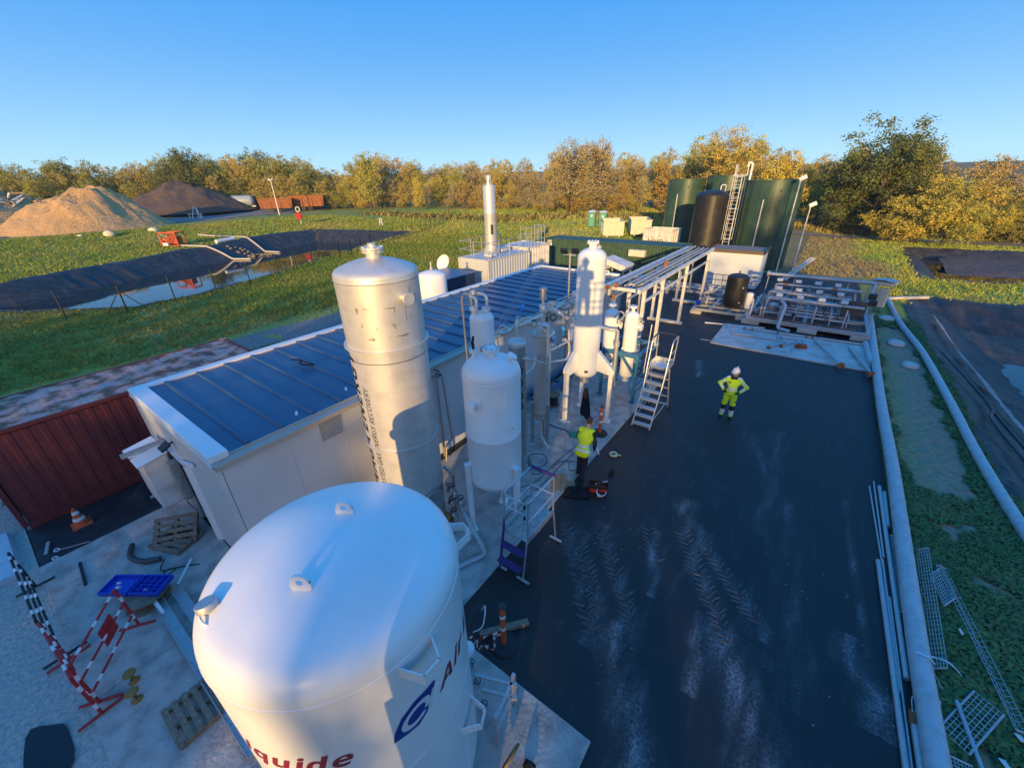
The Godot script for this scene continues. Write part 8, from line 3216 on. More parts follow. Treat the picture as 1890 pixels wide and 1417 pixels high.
func make_tree_meshes():
	# each variant: [lobes, leaf count, leaf size, openness, low skirt]
	var kinds := [
		[13, 15000, 0.0165, 0.00, 0.10, 0.40],   # broad oak
		[10, 8200, 0.0215, 0.02, 0.07, 0.36],   # rounded
		[9, 7000, 0.021, 0.03, 0.06, 0.28],   # taller
		[14, 8200, 0.019, 0.02, 0.0, 0.42],  # thicket from the ground
		[9, 3000, 0.019, 0.05, 0.18, 0.36],   # half bare
		[12, 8000, 0.020, 0.02, 0.03, 0.34],
		[4, 2600, 0.016, 0.0, 0.8, 0.2]]      # high pine crown
	var k := 0
	for kd in kinds:
		var r := RandomNumberGenerator.new()
		r.seed = 100 + k
		var lob := []
		for i in kd[0]:
			var y: float = lerp(kd[4] + 0.16, 0.84, r.randf())
			var spread: float = kd[5] * (1.0 - pow(abs(y - 0.5) * 1.5, 2.0) * 0.75)
			var a := r.randf() * TAU
			var q := sqrt(r.randf()) * spread * 0.72
			lob.append([V(cos(a) * q, y, sin(a) * q), r.randf_range(0.13, 0.22)])
		if k == 6:
			lob = [[V(0, 0.945, 0), 0.05], [V(0.05, 0.93, 0.03), 0.045], [V(-0.05, 0.93, -0.02), 0.045], [V(0.01, 0.925, -0.05), 0.04]]
		else:
			lob.append([V(0, 0.82, 0), 0.17])
			lob.append([V(0.03, 0.58, -0.02), 0.24])
		var clumps := []
		for i in 260:
			var l: Array = lob[r.randi() % lob.size()]
			var d := Vector3(r.randfn(), r.randfn() * 0.9, r.randfn()).normalized()
			var p: Vector3 = l[0] + d * l[1] * pow(r.randf(), 0.35)
			if p.y < kd[4]:
				continue
			clumps.append([p, r.randf_range(0.028, 0.06), r.randf_range(0.62, 1.1), r.randf()])
		var m := MB.new()
		m.use_col = true
		for i in kd[1]:
			var c: Array = clumps[r.randi() % clumps.size()]
			var d := Vector3(r.randfn(), r.randfn() * 0.8, r.randfn()) * 0.62
			var p: Vector3 = c[0] + d * c[1]
			if p.y > 1.0:
				p.y = 1.0 - r.randf() * 0.03
			var s: float = kd[2] * r.randf_range(0.55, 1.2)
			var n := (Vector3(r.randfn(), r.randfn() + 0.5, r.randfn()) + d).normalized()
			var u := n.cross(Vector3(r.randfn(), r.randfn(), r.randfn())).normalized()
			var w := n.cross(u)
			var g: float = c[2] * r.randf_range(0.8, 1.2)
			var warm: float = c[3]
			m.col = Color(g * (0.86 + 0.28 * warm), g, g * (1.1 - 0.3 * warm))
			m.tri(p - u * s * 0.6, p + w * s * 0.42, p + u * s * 0.6, n, n, n)
			m.tri(p - u * s * 0.6, p + u * s * 0.6, p - w * s * 0.42, n, n, n)
		crowns.append(m)
		var tr := MB.new()
		tr.tube([V(0, -0.03, 0), V(0.004, 0.1, 0.004), V(-0.006, 0.3, 0), V(0.004, 0.55, 0.0), V(0, 0.8, 0)], [0.026, 0.019, 0.016, 0.011, 0.004], 7)
		for i in (16 if k == 4 else 9):
			var c: Array = clumps[r.randi() % clumps.size()]
			var y0: float = clamp(c[0].y - r.randf_range(0.12, 0.3), 0.1, 0.7)
			var st := V(0, y0, 0)
			var mid: Vector3 = st.lerp(c[0], 0.55) + V(0, 0.03, 0)
			tr.tube([st, mid, c[0]], [0.008, 0.0055, 0.0018], 5)
			for j in (4 if k == 4 else 1):
				var e: Vector3 = c[0] + Vector3(r.randfn(), r.randfn() + 0.6, r.randfn()) * 0.06
				tr.tube([mid, e], [0.003, 0.0012], 4)
		trunks.append(tr)
		k += 1

func tree_mat(c: Color) -> StandardMaterial3D:
	var m := StandardMaterial3D.new()
	m.albedo_color = c.linear_to_srgb()
	m.vertex_color_use_as_albedo = true
	m.roughness = 0.75
	m.backlight = Color(c.r * 1.0, c.g * 1.0, c.b * 0.7) * 1.5
	return m

var tree_cache := {}
func add_tree(called: String, label: String, kind: int, tone: int, p: Vector3, h: float, wide: float, ry: float, group: String):
	var key := kind * 100 + tone
	if not tree_cache.has(key):
		tree_cache[key] = crowns[kind].mesh(tones[tone])
	var tk := 1000 + kind
	if not tree_cache.has(tk):
		tree_cache[tk] = trunks[kind].mesh(M.bark)
	var t := thing(called, label, "tree", p, ry, group)
	t.scale = V(h * wide, h, h * wide)
	inst(t, "trunk", tree_cache[tk], Transform3D())
	inst(t, "crown", tree_cache[key], Transform3D())

var tones := []

func build_trees():
	make_tree_meshes()
	tones = [tree_mat(Color(0.33, 0.31, 0.06)), tree_mat(Color(0.50, 0.39, 0.09)), tree_mat(Color(0.47, 0.33, 0.095)), tree_mat(Color(0.135, 0.16, 0.04)), tree_mat(Color(0.62, 0.50, 0.075)), tree_mat(Color(0.42, 0.40, 0.07)), tree_mat(Color(0.43, 0.35, 0.17))]
	var names := ["olive", "golden", "rusty", "dark green", "yellow", "yellow green", "grey brown"]
	var forms := ["broad", "rounded", "tall", "bushy", "sparse", "ragged"]
	var line := [[-88.8, 150, 12.78], [-86.4, 146, 12.73], [-84.7, 143, 13.17], [-82.8, 140, 13.62], [-80.8, 138, 14.12], [-77.9, 135, 12.53], [-74.7, 133, 14.12], [-71.6, 131, 16.3], [-68.3, 129, 14.65], [-64.2, 126, 15.92], [-60.9, 122, 13.24], [-57.4, 118, 10.54], [-53.8, 114, 14.26], [-50.0, 110, 12.57], [-46.0, 105, 11.2], [-42.7, 100, 12.35], [-37.9, 92, 11.45], [-32.4, 84, 10.24], [-28.4, 82, 13.41], [-24.4, 82, 12.19], [-19.2, 82, 11.54], [-13.2, 81, 13.27], [-8.7, 80, 12.51], [-5.1, 80, 10.63], [-1.2, 80, 9.69], [1.9, 79, 10.95], [3.5, 78, 12.11], [5.9, 76, 9.91], [8.1, 74, 9.3], [10.1, 72, 8.9], [12.3, 71, 8.7], [14.3, 70, 8.6], [16.7, 70, 8.5], [20.0, 70, 8.5]]
	var r := RandomNumberGenerator.new()
	r.seed = 77
	var find := func(a: float) -> Vector2:
		for i in line.size() - 1:
			if a <= line[i + 1][0]:
				var f: float = clamp((a - line[i][0]) / (line[i + 1][0] - line[i][0]), 0.0, 1.0)
				return Vector2(lerp(float(line[i][1]), float(line[i + 1][1]), f), lerp(float(line[i][2]), float(line[i + 1][2]), f))
		return Vector2(70, 7.8)
	var beside := ["behind the wood chip pile", "behind the compost heaps", "above the rusty trailers", "above the pond's far end", "behind the chimney", "behind the skips", "behind the green tanks", "right of the green tanks", "behind the right lawn", "at the right edge"]
	var where := func(a: float) -> String:
		var lim := [-76.0, -66.0, -58.0, -45.0, -33.0, -19.0, -6.0, 1.0, 9.0]
		for i in lim.size():
			if a < lim[i]:
				return beside[i]
		return beside[9]
	var rows := [["in the front row", 0.0, 0.60, 3.1], ["in the middle row", 6.0, 0.84, 4.4], ["in the back row", 13.0, 1.0, 5.0], ["in the last row", 20.0, 1.02, 7.0]]
	var count := {}
	var ordinal := ["first", "second", "third", "fourth", "fifth", "sixth", "seventh", "eighth", "ninth", "tenth", "eleventh", "twelfth", "thirteenth", "fourteenth", "fifteenth", "sixteenth", "seventeenth", "eighteenth", "nineteenth", "twentieth"]
	for row in rows:
		var a := -88.5
		while a < 19.0:
			var q: Vector2 = find.call(a)
			var d: float = q.x + row[1] + r.randf_range(-1.8, 1.8)
			var p := V(sin(deg_to_rad(a)) * d, 0, -cos(deg_to_rad(a)) * d)
			p.y = th(p.x, p.z) - 0.1
			var top: float = 7.3 + (q.y - 7.3) * d / q.x
			var hgt: float = (top - p.y) * row[2] * r.randf_range(0.86, 1.06)
			if row[2] < 0.7:
				hgt = clamp(hgt, 3.5, 7.5) * r.randf_range(0.75, 1.1)
			var kind: int = [0, 1, 2, 5, 1, 5][r.randi() % 6]
			var tone := 0
			if a < -58.0:
				tone = [0, 0, 1, 5, 1, 3][r.randi() % 6]
			elif a < -44.0:
				tone = [1, 1, 5, 6, 0, 2, 4][r.randi() % 7]
			elif a < -6.0:
				tone = [1, 2, 1, 2, 6, 1, 5][r.randi() % 7]
			elif a < 6.0:
				tone = [1, 0, 5, 3, 0][r.randi() % 5]
			else:
				tone = [2, 1, 6, 2, 1][r.randi() % 5]
			if row[2] < 0.7:
				kind = 3
				if a > 3.0:
					tone = [4, 5, 4, 1][r.randi() % 4]
				elif a > -45.0 and a < -8.0:
					tone = [1, 2, 6, 1][r.randi() % 4]
			elif r.randf() < 0.22 and a > -56.0 and a < -20.0:
				kind = 4
				tone = 6
			var wide := r.randf_range(0.85, 1.12)
			if row[2] < 0.7:
				wide = r.randf_range(1.0, 1.4)
			if hgt > 2.0 and not (a > -20.0 and a < -2.0 and row[2] < 0.7):
				var gp: String = "%s %s" % [row[0], where.call(a)]
				count[gp] = count.get(gp, -1) + 1
				var lb: String = "%s %s tree, %s from left %s" % [forms[kind], names[tone], ordinal[min(count[gp], ordinal.size() - 1)], gp]
				add_tree("woodland_tree", lb, kind, tone, p, hgt, wide, r.randf() * TAU, gp)
			a += rad_to_deg(row[3] * r.randf_range(0.75, 1.25) / d)
	# single trees that stand out
	var sp := [
		["big dark green spreading tree right of the green tanks", 0, 3, 3.3, 71.0, 13.6, 1.05],
		["dark green tree at the big spreading tree's right", 1, 3, 5.4, 73.0, 10.6, 1.05],
		["dark bushy tree at the big spreading tree's left", 5, 3, 0.6, 73.0, 9.4, 1.1],
		["bright yellow shrub right of the big dark tree", 3, 4, 7.4, 66.0, 7.0, 1.35],
		["yellow shrub below the big dark tree", 3, 4, 5.0, 67.0, 5.0, 1.4],
		["tall yellow shrub at the middle of the right-hand lawn edge", 3, 5, 9.2, 65.0, 6.6, 1.2],
		["yellow-orange maple behind the tank with the lamp", 1, 4, -5.0, 74.0, 10.6, 0.85],
		["golden brown oak high above the green tanks", 0, 1, -11.5, 76.0, 14.2, 0.95],
		["tall half bare tree above the portable toilets", 4, 6, -29.0, 78.0, 13.6, 0.9],
		["half bare tree next to the tallest bare one", 4, 6, -25.5, 80.0, 13.8, 0.8],
		["slender yellow birch by the end of the fence", 2, 4, -48.2, 98.0, 8.6, 0.62],
		["tall fresh green tree above the pond's far end", 2, 5, -54.0, 108.0, 14.0, 0.9],
		["pointed dark tree above the compost heaps", 2, 3, -72.0, 128.0, 15.8, 0.8],
		["dark green tree at the left picture edge", 1, 3, -85.5, 128.0, 11.5, 1.0]]
	for s in sp:
		var a := deg_to_rad(s[3])
		var p := V(sin(a) * s[4], 0, -cos(a) * s[4])
		p.y = th(p.x, p.z) - 0.1
		add_tree("tree", s[0], s[1], s[2], p, s[5] - p.y, s[6], s[3], "trees that stand out of the wood")
	# trees behind the photographer, whose shade lies over the yard
	var hedge := [[-3.9, 6.2, 3, 0.4], [-2.6, 7.6, 4, 0.5], [-1.95, 11.3, 6, 1.0], [-1.2, 8.3, 3, 0.45], [0.6, 8.1, 3, 0.5], [2.1, 8.4, 3, 0.5], [4.6, 10.4, 0, 0.62], [-5.7, 11.2, 2, 0.3], [-5.45, 11.4, 2, 0.24, 29.0], [-6.5, 11.2, 2, 0.42], [0.1, 10.3, 4, 0.35], [-7.6, 10.2, 1, 0.5], [-9.6, 9.8, 0, 0.7], [-8.4, 9.4, 5, 0.6], [14.6, 19.0, 2, 0.42], [13.2, 15.5, 1, 0.4], [16.2, 15.0, 2, 0.4]]
	for k in 28:
		var bu := -52.0 + k * 4.0
		hedge.append([bu, 5.2 + r.randf() * 0.4 + (1.2 if bu > -0.9 or bu < -6.0 else 0.0), 3, 1.1])
	for k in 20:
		hedge.append([-5.9 - k * 1.3, 10.6 + r.randf(), [3, 1, 0][k % 3], 0.3 + 0.03 * min(k, 10), 29.5])
	var hu := 6.8
	while hu < 62.0:
		hedge.append([hu, (12.4 if hu < 15.0 else 10.6) * r.randf_range(0.96, 1.05), [0, 1, 5][r.randi() % 3], r.randf_range(0.75, 1.0)])
		hu += r.randf_range(2.2, 3.0)
	hu = -12.0
	while hu > -60.0:
		hedge.append([hu, 9.0 * r.randf_range(0.92, 1.06), [0, 1, 5][r.randi() % 3], r.randf_range(0.75, 1.0)])
		hu -= r.randf_range(2.3, 3.2)
	for h in hedge:
		h[3] = h[3] * h[1] / (h[1] + 5.4)
		h[1] += 5.4
		var dd: float = (h[4] if h.size() > 4 else 25.0) + 30.0 + r.randf_range(-1.2, 1.2)
		var p := V(0.9024 * h[0] + 0.4308 * dd, 0, -0.4308 * h[0] + 0.9024 * dd)
		p.y = th(p.x, p.z) - 0.05
		add_tree("hedgerow_tree", "olive green tree in the row behind the photographer", h[2], 0, p, h[1], h[3], r.randf() * TAU, "trees behind the photographer")
	# far ridge on the right
	var m := MB.new()
	m.use_col = true
	var prev = null
	for i in 120:
		var a := deg_to_rad(-12.0 + i * 0.45)
		var d := 520.0
		var top := 15.0 + 2.0 * sin(i * 0.07) + gn.get_noise_2d(i * 3.0, 8.0) * 3.5 + gn.get_noise_2d(i * 14.0, 8.0) * 1.5
		var b := V(sin(a) * d, -2.0, -cos(a) * d)
		var t1 := V(sin(a) * (d + 40.0), top * 0.75, -cos(a) * (d + 40.0))
		var t2 := V(sin(a) * (d + 90.0), top, -cos(a) * (d + 90.0))
		var t3 := V(sin(a) * (d + 300.0), -5.0, -cos(a) * (d + 300.0))
		if prev != null:
			m.col = Color(0.27, 0.25, 0.07) * (0.85 + 0.3 * r.randf())
			m.quad(prev[0], b, t1, prev[1], V(0, -900, 0))
			m.quad(prev[1], t1, t2, prev[2], V(0, -900, 0))
			m.quad(prev[2], t2, t3, prev[3], V(0, -900, 0))
		prev = [b, t1, t2, t3]
	structure("hills", m, M.vcol)

# ---------------------------------------------------------------- people
func sdf_mesh(q: MB, prims: Array, cell: float, k: float, paint: Callable):
	# prims: [a, b, ra, rb]; tapered capsules joined by a smooth minimum, meshed as surface nets
	var lo := V(1e9, 1e9, 1e9)
	var hi := -lo
	for p in prims:
		var rr: float = max(p[2], p[3]) + k + cell * 2.0
		for e in [p[0], p[1]]:
			lo = lo.min(e - Vector3.ONE * rr)
			hi = hi.max(e + Vector3.ONE * rr)
	var nx := int((hi.x - lo.x) / cell) + 2
	var ny := int((hi.y - lo.y) / cell) + 2
	var nz := int((hi.z - lo.z) / cell) + 2
	var f := PackedFloat32Array()
	f.resize(nx * ny * nz)
	f.fill(9.0)
	for p in prims:
		var a: Vector3 = p[0]
		var b: Vector3 = p[1]
		var ra: float = p[2]
		var rb: float = p[3]
		var rr: float = max(ra, rb) + k + cell * 1.6
		var bl := a.min(b) - Vector3.ONE * rr - lo
		var bh := a.max(b) + Vector3.ONE * rr - lo
		var ba := b - a
		var l2: float = max(ba.length_squared(), 1e-9)
		for i in range(max(0, int(bl.x / cell)), min(nx - 1, int(bh.x / cell) + 1) + 1):
			for j in range(max(0, int(bl.y / cell)), min(ny - 1, int(bh.y / cell) + 1) + 1):
				for m in range(max(0, int(bl.z / cell)), min(nz - 1, int(bh.z / cell) + 1) + 1):
					var x := lo + V(i, j, m) * cell
					var t: float = clamp((x - a).dot(ba) / l2, 0.0, 1.0)
					var d: float = x.distance_to(a + ba * t) - lerp(ra, rb, t)
					var id := (i * ny + j) * nz + m
					var o := f[id]
					var h: float = max(k - abs(d - o), 0.0) / k
					f[id] = min(d, o) - h * h * k * 0.25
	var vid := {}
	var vs := []
	var off := [[0, 0, 0], [1, 0, 0], [0, 1, 0], [1, 1, 0], [0, 0, 1], [1, 0, 1], [0, 1, 1], [1, 1, 1]]
	var edges := [[0, 1], [2, 3], [4, 5], [6, 7], [0, 2], [1, 3], [4, 6], [5, 7], [0, 4], [1, 5], [2, 6], [3, 7]]
	for i in nx - 1:
		for j in ny - 1:
			for m in nz - 1:
				var id := (i * ny + j) * nz + m
				if f[id] > 0.3:
					continue
				var c := PackedFloat32Array()
				var neg := 0
				for o in off:
					var val := f[((i + o[0]) * ny + j + o[1]) * nz + m + o[2]]
					c.append(val)
					if val < 0.0:
						neg += 1
				if neg == 0 or neg == 8:
					continue
				var s := Vector3()
				var cnt := 0
				for e in edges:
					var va := c[e[0]]
					var vb := c[e[1]]
					if (va < 0.0) != (vb < 0.0):
						var t: float = va / (va - vb)
						var pa := V(off[e[0]][0], off[e[0]][1], off[e[0]][2])
						var pb := V(off[e[1]][0], off[e[1]][1], off[e[1]][2])
						s += pa.lerp(pb, t)
						cnt += 1
				vid[id] = vs.size()
				vs.append(lo + (V(i, j, m) + s / cnt) * cell)
	var grad := func(p: Vector3) -> Vector3:
		var g := (p - lo) / cell
		var i: int = clamp(int(round(g.x)), 1, nx - 2)
		var j: int = clamp(int(round(g.y)), 1, ny - 2)
		var m: int = clamp(int(round(g.z)), 1, nz - 2)
		return V(f[((i + 1) * ny + j) * nz + m] - f[((i - 1) * ny + j) * nz + m], f[(i * ny + j + 1) * nz + m] - f[(i * ny + j - 1) * nz + m], f[(i * ny + j) * nz + m + 1] - f[(i * ny + j) * nz + m - 1]).normalized()
	var ns := []
	var cs := []
	for p in vs:
		ns.append(grad.call(p))
		cs.append(paint.call(p))
	var st := [ny * nz, nz, 1]
	for id in vid:
		var i: int = id / (ny * nz)
		var j: int = (id / nz) % ny
		var m: int = id % nz
		for ax in 3:
			var nid: int = id + st[ax]
			if (f[id] < 0.0) == (f[nid] < 0.0):
				continue
			var u: int = st[(ax + 1) % 3]
			var w: int = st[(ax + 2) % 3]
			var ring := [id, id - u, id - u - w, id - w]
			var ok := true
			for r in ring:
				if not vid.has(r):
					ok = false
			if not ok:
				continue
			var A: int = vid[ring[0]]
			var B: int = vid[ring[1]]
			var C: int = vid[ring[2]]
			var D: int = vid[ring[3]]
			q.col = cs[A]
			q.tri(vs[A], vs[B], vs[C], ns[A], ns[B], ns[C])
			q.tri(vs[A], vs[C], vs[D], ns[A], ns[C], ns[D])

func hand_prims(w: Vector3, dir: Vector3, pn: Vector3, side: float, curl: float, s := 1.0) -> Array:
	# wrist, direction of the fingers, palm normal; side is the thumb's side
	var d := dir.normalized()
	var n := (pn - d * pn.dot(d)).normalized()
	var t := d.cross(n) * side
	var out := []
	var palm := w + d * 0.085 * s
	for k in [-1.0, 0.0, 1.0]:
		out.append([w + t * 0.012 * k * s, palm + t * 0.026 * k * s, 0.017 * s, 0.014 * s])
	var len := [0.072, 0.08, 0.075, 0.06]
	for i in 4:
		var b: Vector3 = palm + t * (0.033 - 0.0215 * i) * s
		var d1 := (d * cos(curl * 0.5) - n * -sin(curl * 0.5)).normalized()
		var d2 := (d * cos(curl * 1.3) - n * -sin(curl * 1.3)).normalized()
		var m: Vector3 = b + d1 * len[i] * 0.5 * s
		out.append([b, m, 0.0095 * s, 0.0088 * s])
		out.append([m, m + d2 * len[i] * 0.5 * s, 0.0088 * s, 0.0072 * s])
	var tb := w + d * 0.03 * s + t * 0.026 * s
	var tm := tb + (d * 0.6 + t * 0.8).normalized() * 0.036 * s
	out.append([tb, tm, 0.012 * s, 0.0105 * s])
	out.append([tm, tm + (d * 0.85 + t * 0.35 + n * 0.3).normalized() * 0.034 * s, 0.0105 * s, 0.008 * s])
	return out

func head_prims(c: Vector3, f: Vector3, up: Vector3) -> Array:
	# c: middle of the head; f: where the face looks
	var s := up.cross(f).normalized()
	return [[c + up * 0.035 - f * 0.018, c + up * 0.035 + f * 0.02, 0.082, 0.078], [c + up * 0.0 - f * 0.01, c - up * 0.03 + f * 0.025, 0.078, 0.066],
		[c - up * 0.06 + f * 0.03, c - up * 0.085 + f * 0.058, 0.052, 0.032], [c + up * 0.012 + f * 0.088, c - up * 0.03 + f * 0.108, 0.010, 0.014],
		[c - up * 0.058 + f * 0.088 - s * 0.018, c - up * 0.058 + f * 0.088 + s * 0.018, 0.009, 0.009],
		[c + s * 0.083 + up * 0.012, c + s * 0.086 - up * 0.03, 0.014, 0.011], [c - s * 0.083 + up * 0.012, c - s * 0.086 - up * 0.03, 0.014, 0.011],
		[c + up * 0.026 + f * 0.076 - s * 0.045, c + up * 0.026 + f * 0.084 - s * 0.012, 0.011, 0.010], [c + up * 0.026 + f * 0.076 + s * 0.045, c + up * 0.026 + f * 0.084 + s * 0.012, 0.011, 0.010],
		[c - up * 0.05 - f * 0.03, c - up * 0.16 - f * 0.035, 0.055, 0.056]]

func eyes(parent: Node, c: Vector3, f: Vector3, up: Vector3):
	var s := up.cross(f).normalized()
	for k in [-1.0, 1.0]:
		var q := MB.new()
		q.sphere(c + up * 0.008 + f * 0.078 + s * 0.031 * k, 0.0115, 8)
		part(parent, "eye", q, mat(Color(0.06, 0.05, 0.045), 0.3))

func build_people():
	var yellow := Color(0.52, 0.86, 0.03)
	var silver := Color(0.62, 0.74, 0.72)
	var navy := Color(0.012, 0.016, 0.04)
	var skin := Color(0.36, 0.21, 0.155)
	var dark := Color(0.012, 0.012, 0.014)

	# the worker in hi-vis overalls, hands on hips
	var t := thing("person", "worker in yellow high visibility overalls and white helmet, hands on hips", "person", V(-1.2, 0.0, -13.62), 0.04)
	var pr := [
		[V(-0.05, 0.95, 0), V(0.05, 0.95, 0), 0.135, 0.135], [V(0, 0.98, 0), V(0, 1.2, 0.0), 0.14, 0.138], [V(0, 1.18, 0), V(0, 1.38, 0), 0.142, 0.135],
		[V(-0.07, 1.3, 0.0), V(0.07, 1.3, 0.0), 0.125, 0.125], [V(-0.15, 1.44, -0.01), V(0.15, 1.44, -0.01), 0.075, 0.075], [V(0, 1.44, -0.01), V(0, 1.54, 0.0), 0.07, 0.058]]
	for s in [-1.0, 1.0]:
		pr.append([V(0.17 * s, 1.43, 0), V(0.40 * s, 1.19, -0.07), 0.072, 0.056])
		pr.append([V(0.40 * s, 1.19, -0.07), V(0.235 * s, 1.03, 0.05), 0.056, 0.046])
		pr.append([V(0.09 * s, 0.92, 0), V(0.125 * s, 0.52, 0.02), 0.112, 0.082])
		pr.append([V(0.125 * s, 0.52, 0.02), V(0.14 * s, 0.13, -0.01), 0.08, 0.07])
		pr.append([V(0.14 * s, 0.085, -0.03), V(0.155 * s, 0.055, 0.13), 0.055, 0.043])
	var paint := func(p: Vector3) -> Color:
		var a: float = abs(p.x)
		if p.y < 0.11:
			return dark
		if p.y < 0.16:
			return yellow
		if p.y < 0.34:
			return silver
		if p.y < 0.53:
			return navy
		if p.y > 1.46 and a < 0.1:
			return dark
		if a > 0.235 + 0.02 * sin(p.y * 40.0) and a < 0.285 and p.y > 1.12:
			return silver
		if a > 0.33 and a < 0.37:
			return silver
		if a > 0.26 and p.y < 1.13 and p.y > 1.085:
			return silver
		if p.y > 1.475 and a > 0.09:
			return silver
		if a < 0.2 and ((p.y > 1.06 and p.y < 1.115) or (p.y > 1.145 and p.y < 1.2)):
			return silver
		if a < 0.135 and a > 0.055 and p.x < 0.0 and p.z > 0.06 and p.y > 1.33 and p.y < 1.365:
			return dark
		if p.x > 0.17 and p.y > 0.66 and p.y < 0.7:
			return dark
		return yellow
	var q := MB.new()
	q.use_col = true
	sdf_mesh(q, pr, 0.016, 0.035, paint)
	for s in [-1.0, 1.0]:
		sdf_mesh(q, hand_prims(V(0.235 * s, 1.03, 0.055), V(-0.55 * s, -0.25, 0.75), V(-0.4 * s, 0.1, -0.6), -s, 0.5), 0.005, 0.008, func(_p): return dark)
	var hf := V(-0.35, -0.12, 0.93).normalized()
	var hc := V(-0.005, 1.655, 0.03)
	var hp := func(p: Vector3) -> Color:
		if p.y < 1.55:
			return dark if p.y < 1.53 else skin
		if p.y < 1.63 and (p - hc).normalized().dot(hf) > 0.2 and p.y < 1.612:
			return Color(0.14, 0.085, 0.065)
		return skin
	sdf_mesh(q, head_prims(hc, hf, V(0, 1, 0)), 0.007, 0.02, hp)
	part(t, "body", q, M.vcol)
	eyes(t, hc, hf, V(0, 1, 0))
	var hm := inst(t, "helmet", helmet_mb().mesh(M.reflect), Transform3D(Basis(V(0, 1, 0), atan2(hf.x, hf.z)) * Basis(V(1, 0, 0), 0.05), hc + V(0, 0.045, 0)))
	var hs := MB.new()
	hs.torus(hc + V(0.0, 0.05, 0.0), V(0, 1, 0), 0.118, 0.008, 22, 5)
	hs.bar(hc + V(0.08, 0.04, -0.05), hc + V(0.13, 0.03, -0.06), 0.03, 0.05)
	part(t, "headlamp_band", hs, M.black)

	# the worker in a yellow vest, stooping, seen from behind
	t = thing("person", "bareheaded worker in yellow vest and dark clothes, stooping, seen from behind", "person", V(-3.72, 0.03, -8.02), PI + 0.12)
	var tor := [[V(-0.05, 0.93, -0.03), V(0.05, 0.93, -0.03), 0.135, 0.135], [V(0, 0.97, -0.01), V(0.0, 1.16, 0.09), 0.14, 0.142], [V(0, 1.15, 0.09), V(0, 1.33, 0.2), 0.145, 0.135], [V(-0.08, 1.25, 0.14), V(0.08, 1.25, 0.14), 0.125, 0.125], [V(-0.14, 1.385, 0.235), V(0.14, 1.385, 0.235), 0.075, 0.075]]
	pr = tor.duplicate()
	pr.append([V(0, 1.39, 0.24), V(0, 1.5, 0.32), 0.065, 0.055])
	pr.append_array([
		[V(-0.17, 1.38, 0.22), V(-0.26, 1.11, 0.16), 0.068, 0.054], [V(-0.26, 1.11, 0.16), V(-0.23, 0.87, 0.26), 0.054, 0.042],
		[V(0.17, 1.38, 0.24), V(0.25, 1.13, 0.3), 0.068, 0.054], [V(0.25, 1.13, 0.3), V(0.14, 0.98, 0.5), 0.054, 0.042],
		[V(-0.085, 0.9, -0.02), V(-0.06, 0.5, 0.06), 0.108, 0.075], [V(-0.06, 0.5, 0.06), V(-0.04, 0.1, -0.1), 0.074, 0.056], [V(-0.04, 0.075, -0.12), V(-0.05, 0.05, 0.04), 0.052, 0.042],
		[V(0.085, 0.9, 0.0), V(0.11, 0.52, 0.14), 0.108, 0.075], [V(0.11, 0.52, 0.14), V(0.12, 0.1, 0.1), 0.074, 0.056], [V(0.12, 0.075, 0.08), V(0.13, 0.05, 0.24), 0.052, 0.042]])
	q = MB.new()
	q.use_col = true
	var pb := func(p: Vector3) -> Color:
		if p.y < 0.055:
			return Color(0.3, 0.3, 0.3)
		if p.y < 0.93:
			return Color(0.014, 0.018, 0.032)
		if p.y > 1.46:
			return skin
		return dark
	sdf_mesh(q, pr, 0.016, 0.035, pb)
	sdf_mesh(q, hand_prims(V(-0.23, 0.87, 0.26), V(0.05, -0.9, 0.35), V(0.9, 0.1, 0.1), 1.0, 0.7), 0.005, 0.008, func(_p): return skin)
	sdf_mesh(q, hand_prims(V(0.14, 0.98, 0.5), V(-0.3, -0.5, 0.8), V(-0.8, 0.0, -0.3), -1.0, 0.8), 0.005, 0.008, func(_p): return skin)
	hf = V(0.05, -0.6, 0.8).normalized()
	var hu := V(0, 0.8, 0.6).normalized()
	hc = V(0, 1.575, 0.40)
	sdf_mesh(q, head_prims(hc, hf, hu), 0.007, 0.02, func(_p): return skin)
	part(t, "body", q, M.vcol)
	eyes(t, hc, hf, hu)
	q = MB.new()
	q.use_col = true
	var hair_p := [[hc + hu * 0.05 - hf * 0.03, hc + hu * 0.05 + hf * 0.03, 0.082, 0.074], [hc - hf * 0.035, hc - hu * 0.045 - hf * 0.03, 0.078, 0.06]]
	sdf_mesh(q, hair_p, 0.009, 0.02, func(p): return Color(0.03, 0.022, 0.016) * (0.8 + 0.5 * abs(sin(p.x * 160.0))))
	part(t, "hair", q, M.vcol)
	# vest: the torso's own shape, a little larger, open at hips and arms
	var vest := []
	for p in tor:
		vest.append([p[0], p[1], p[2] + 0.016, p[3] + 0.016])
	vest.append([V(-0.06, 0.9, -0.03), V(0.06, 0.9, -0.03), 0.152, 0.152])
	q = MB.new()
	q.use_col = true
	var ax := V(0, 0.87, 0.49).normalized()
	sdf_mesh(q, vest, 0.014, 0.03, func(p):
		var y: float = (p - V(0, 0.93, -0.02)).dot(ax)
		if (y > -0.02 and y < 0.045) or (y > 0.10 and y < 0.165):
			return silver
		return Color(0.60, 0.82, 0.02))
	part(t, "vest", q, M.vcol)
	# the print on the vest's back: a blue M with its accent, and a line of print
	var back := V(0, 0.5, -0.866)
	var o := V(0.0, 1.27, 0.005)
	var bb := Basis(V(-1, 0, 0), V(0, 0.866, 0.5), V(0, 0.5, -0.866))
	q = MB.new()
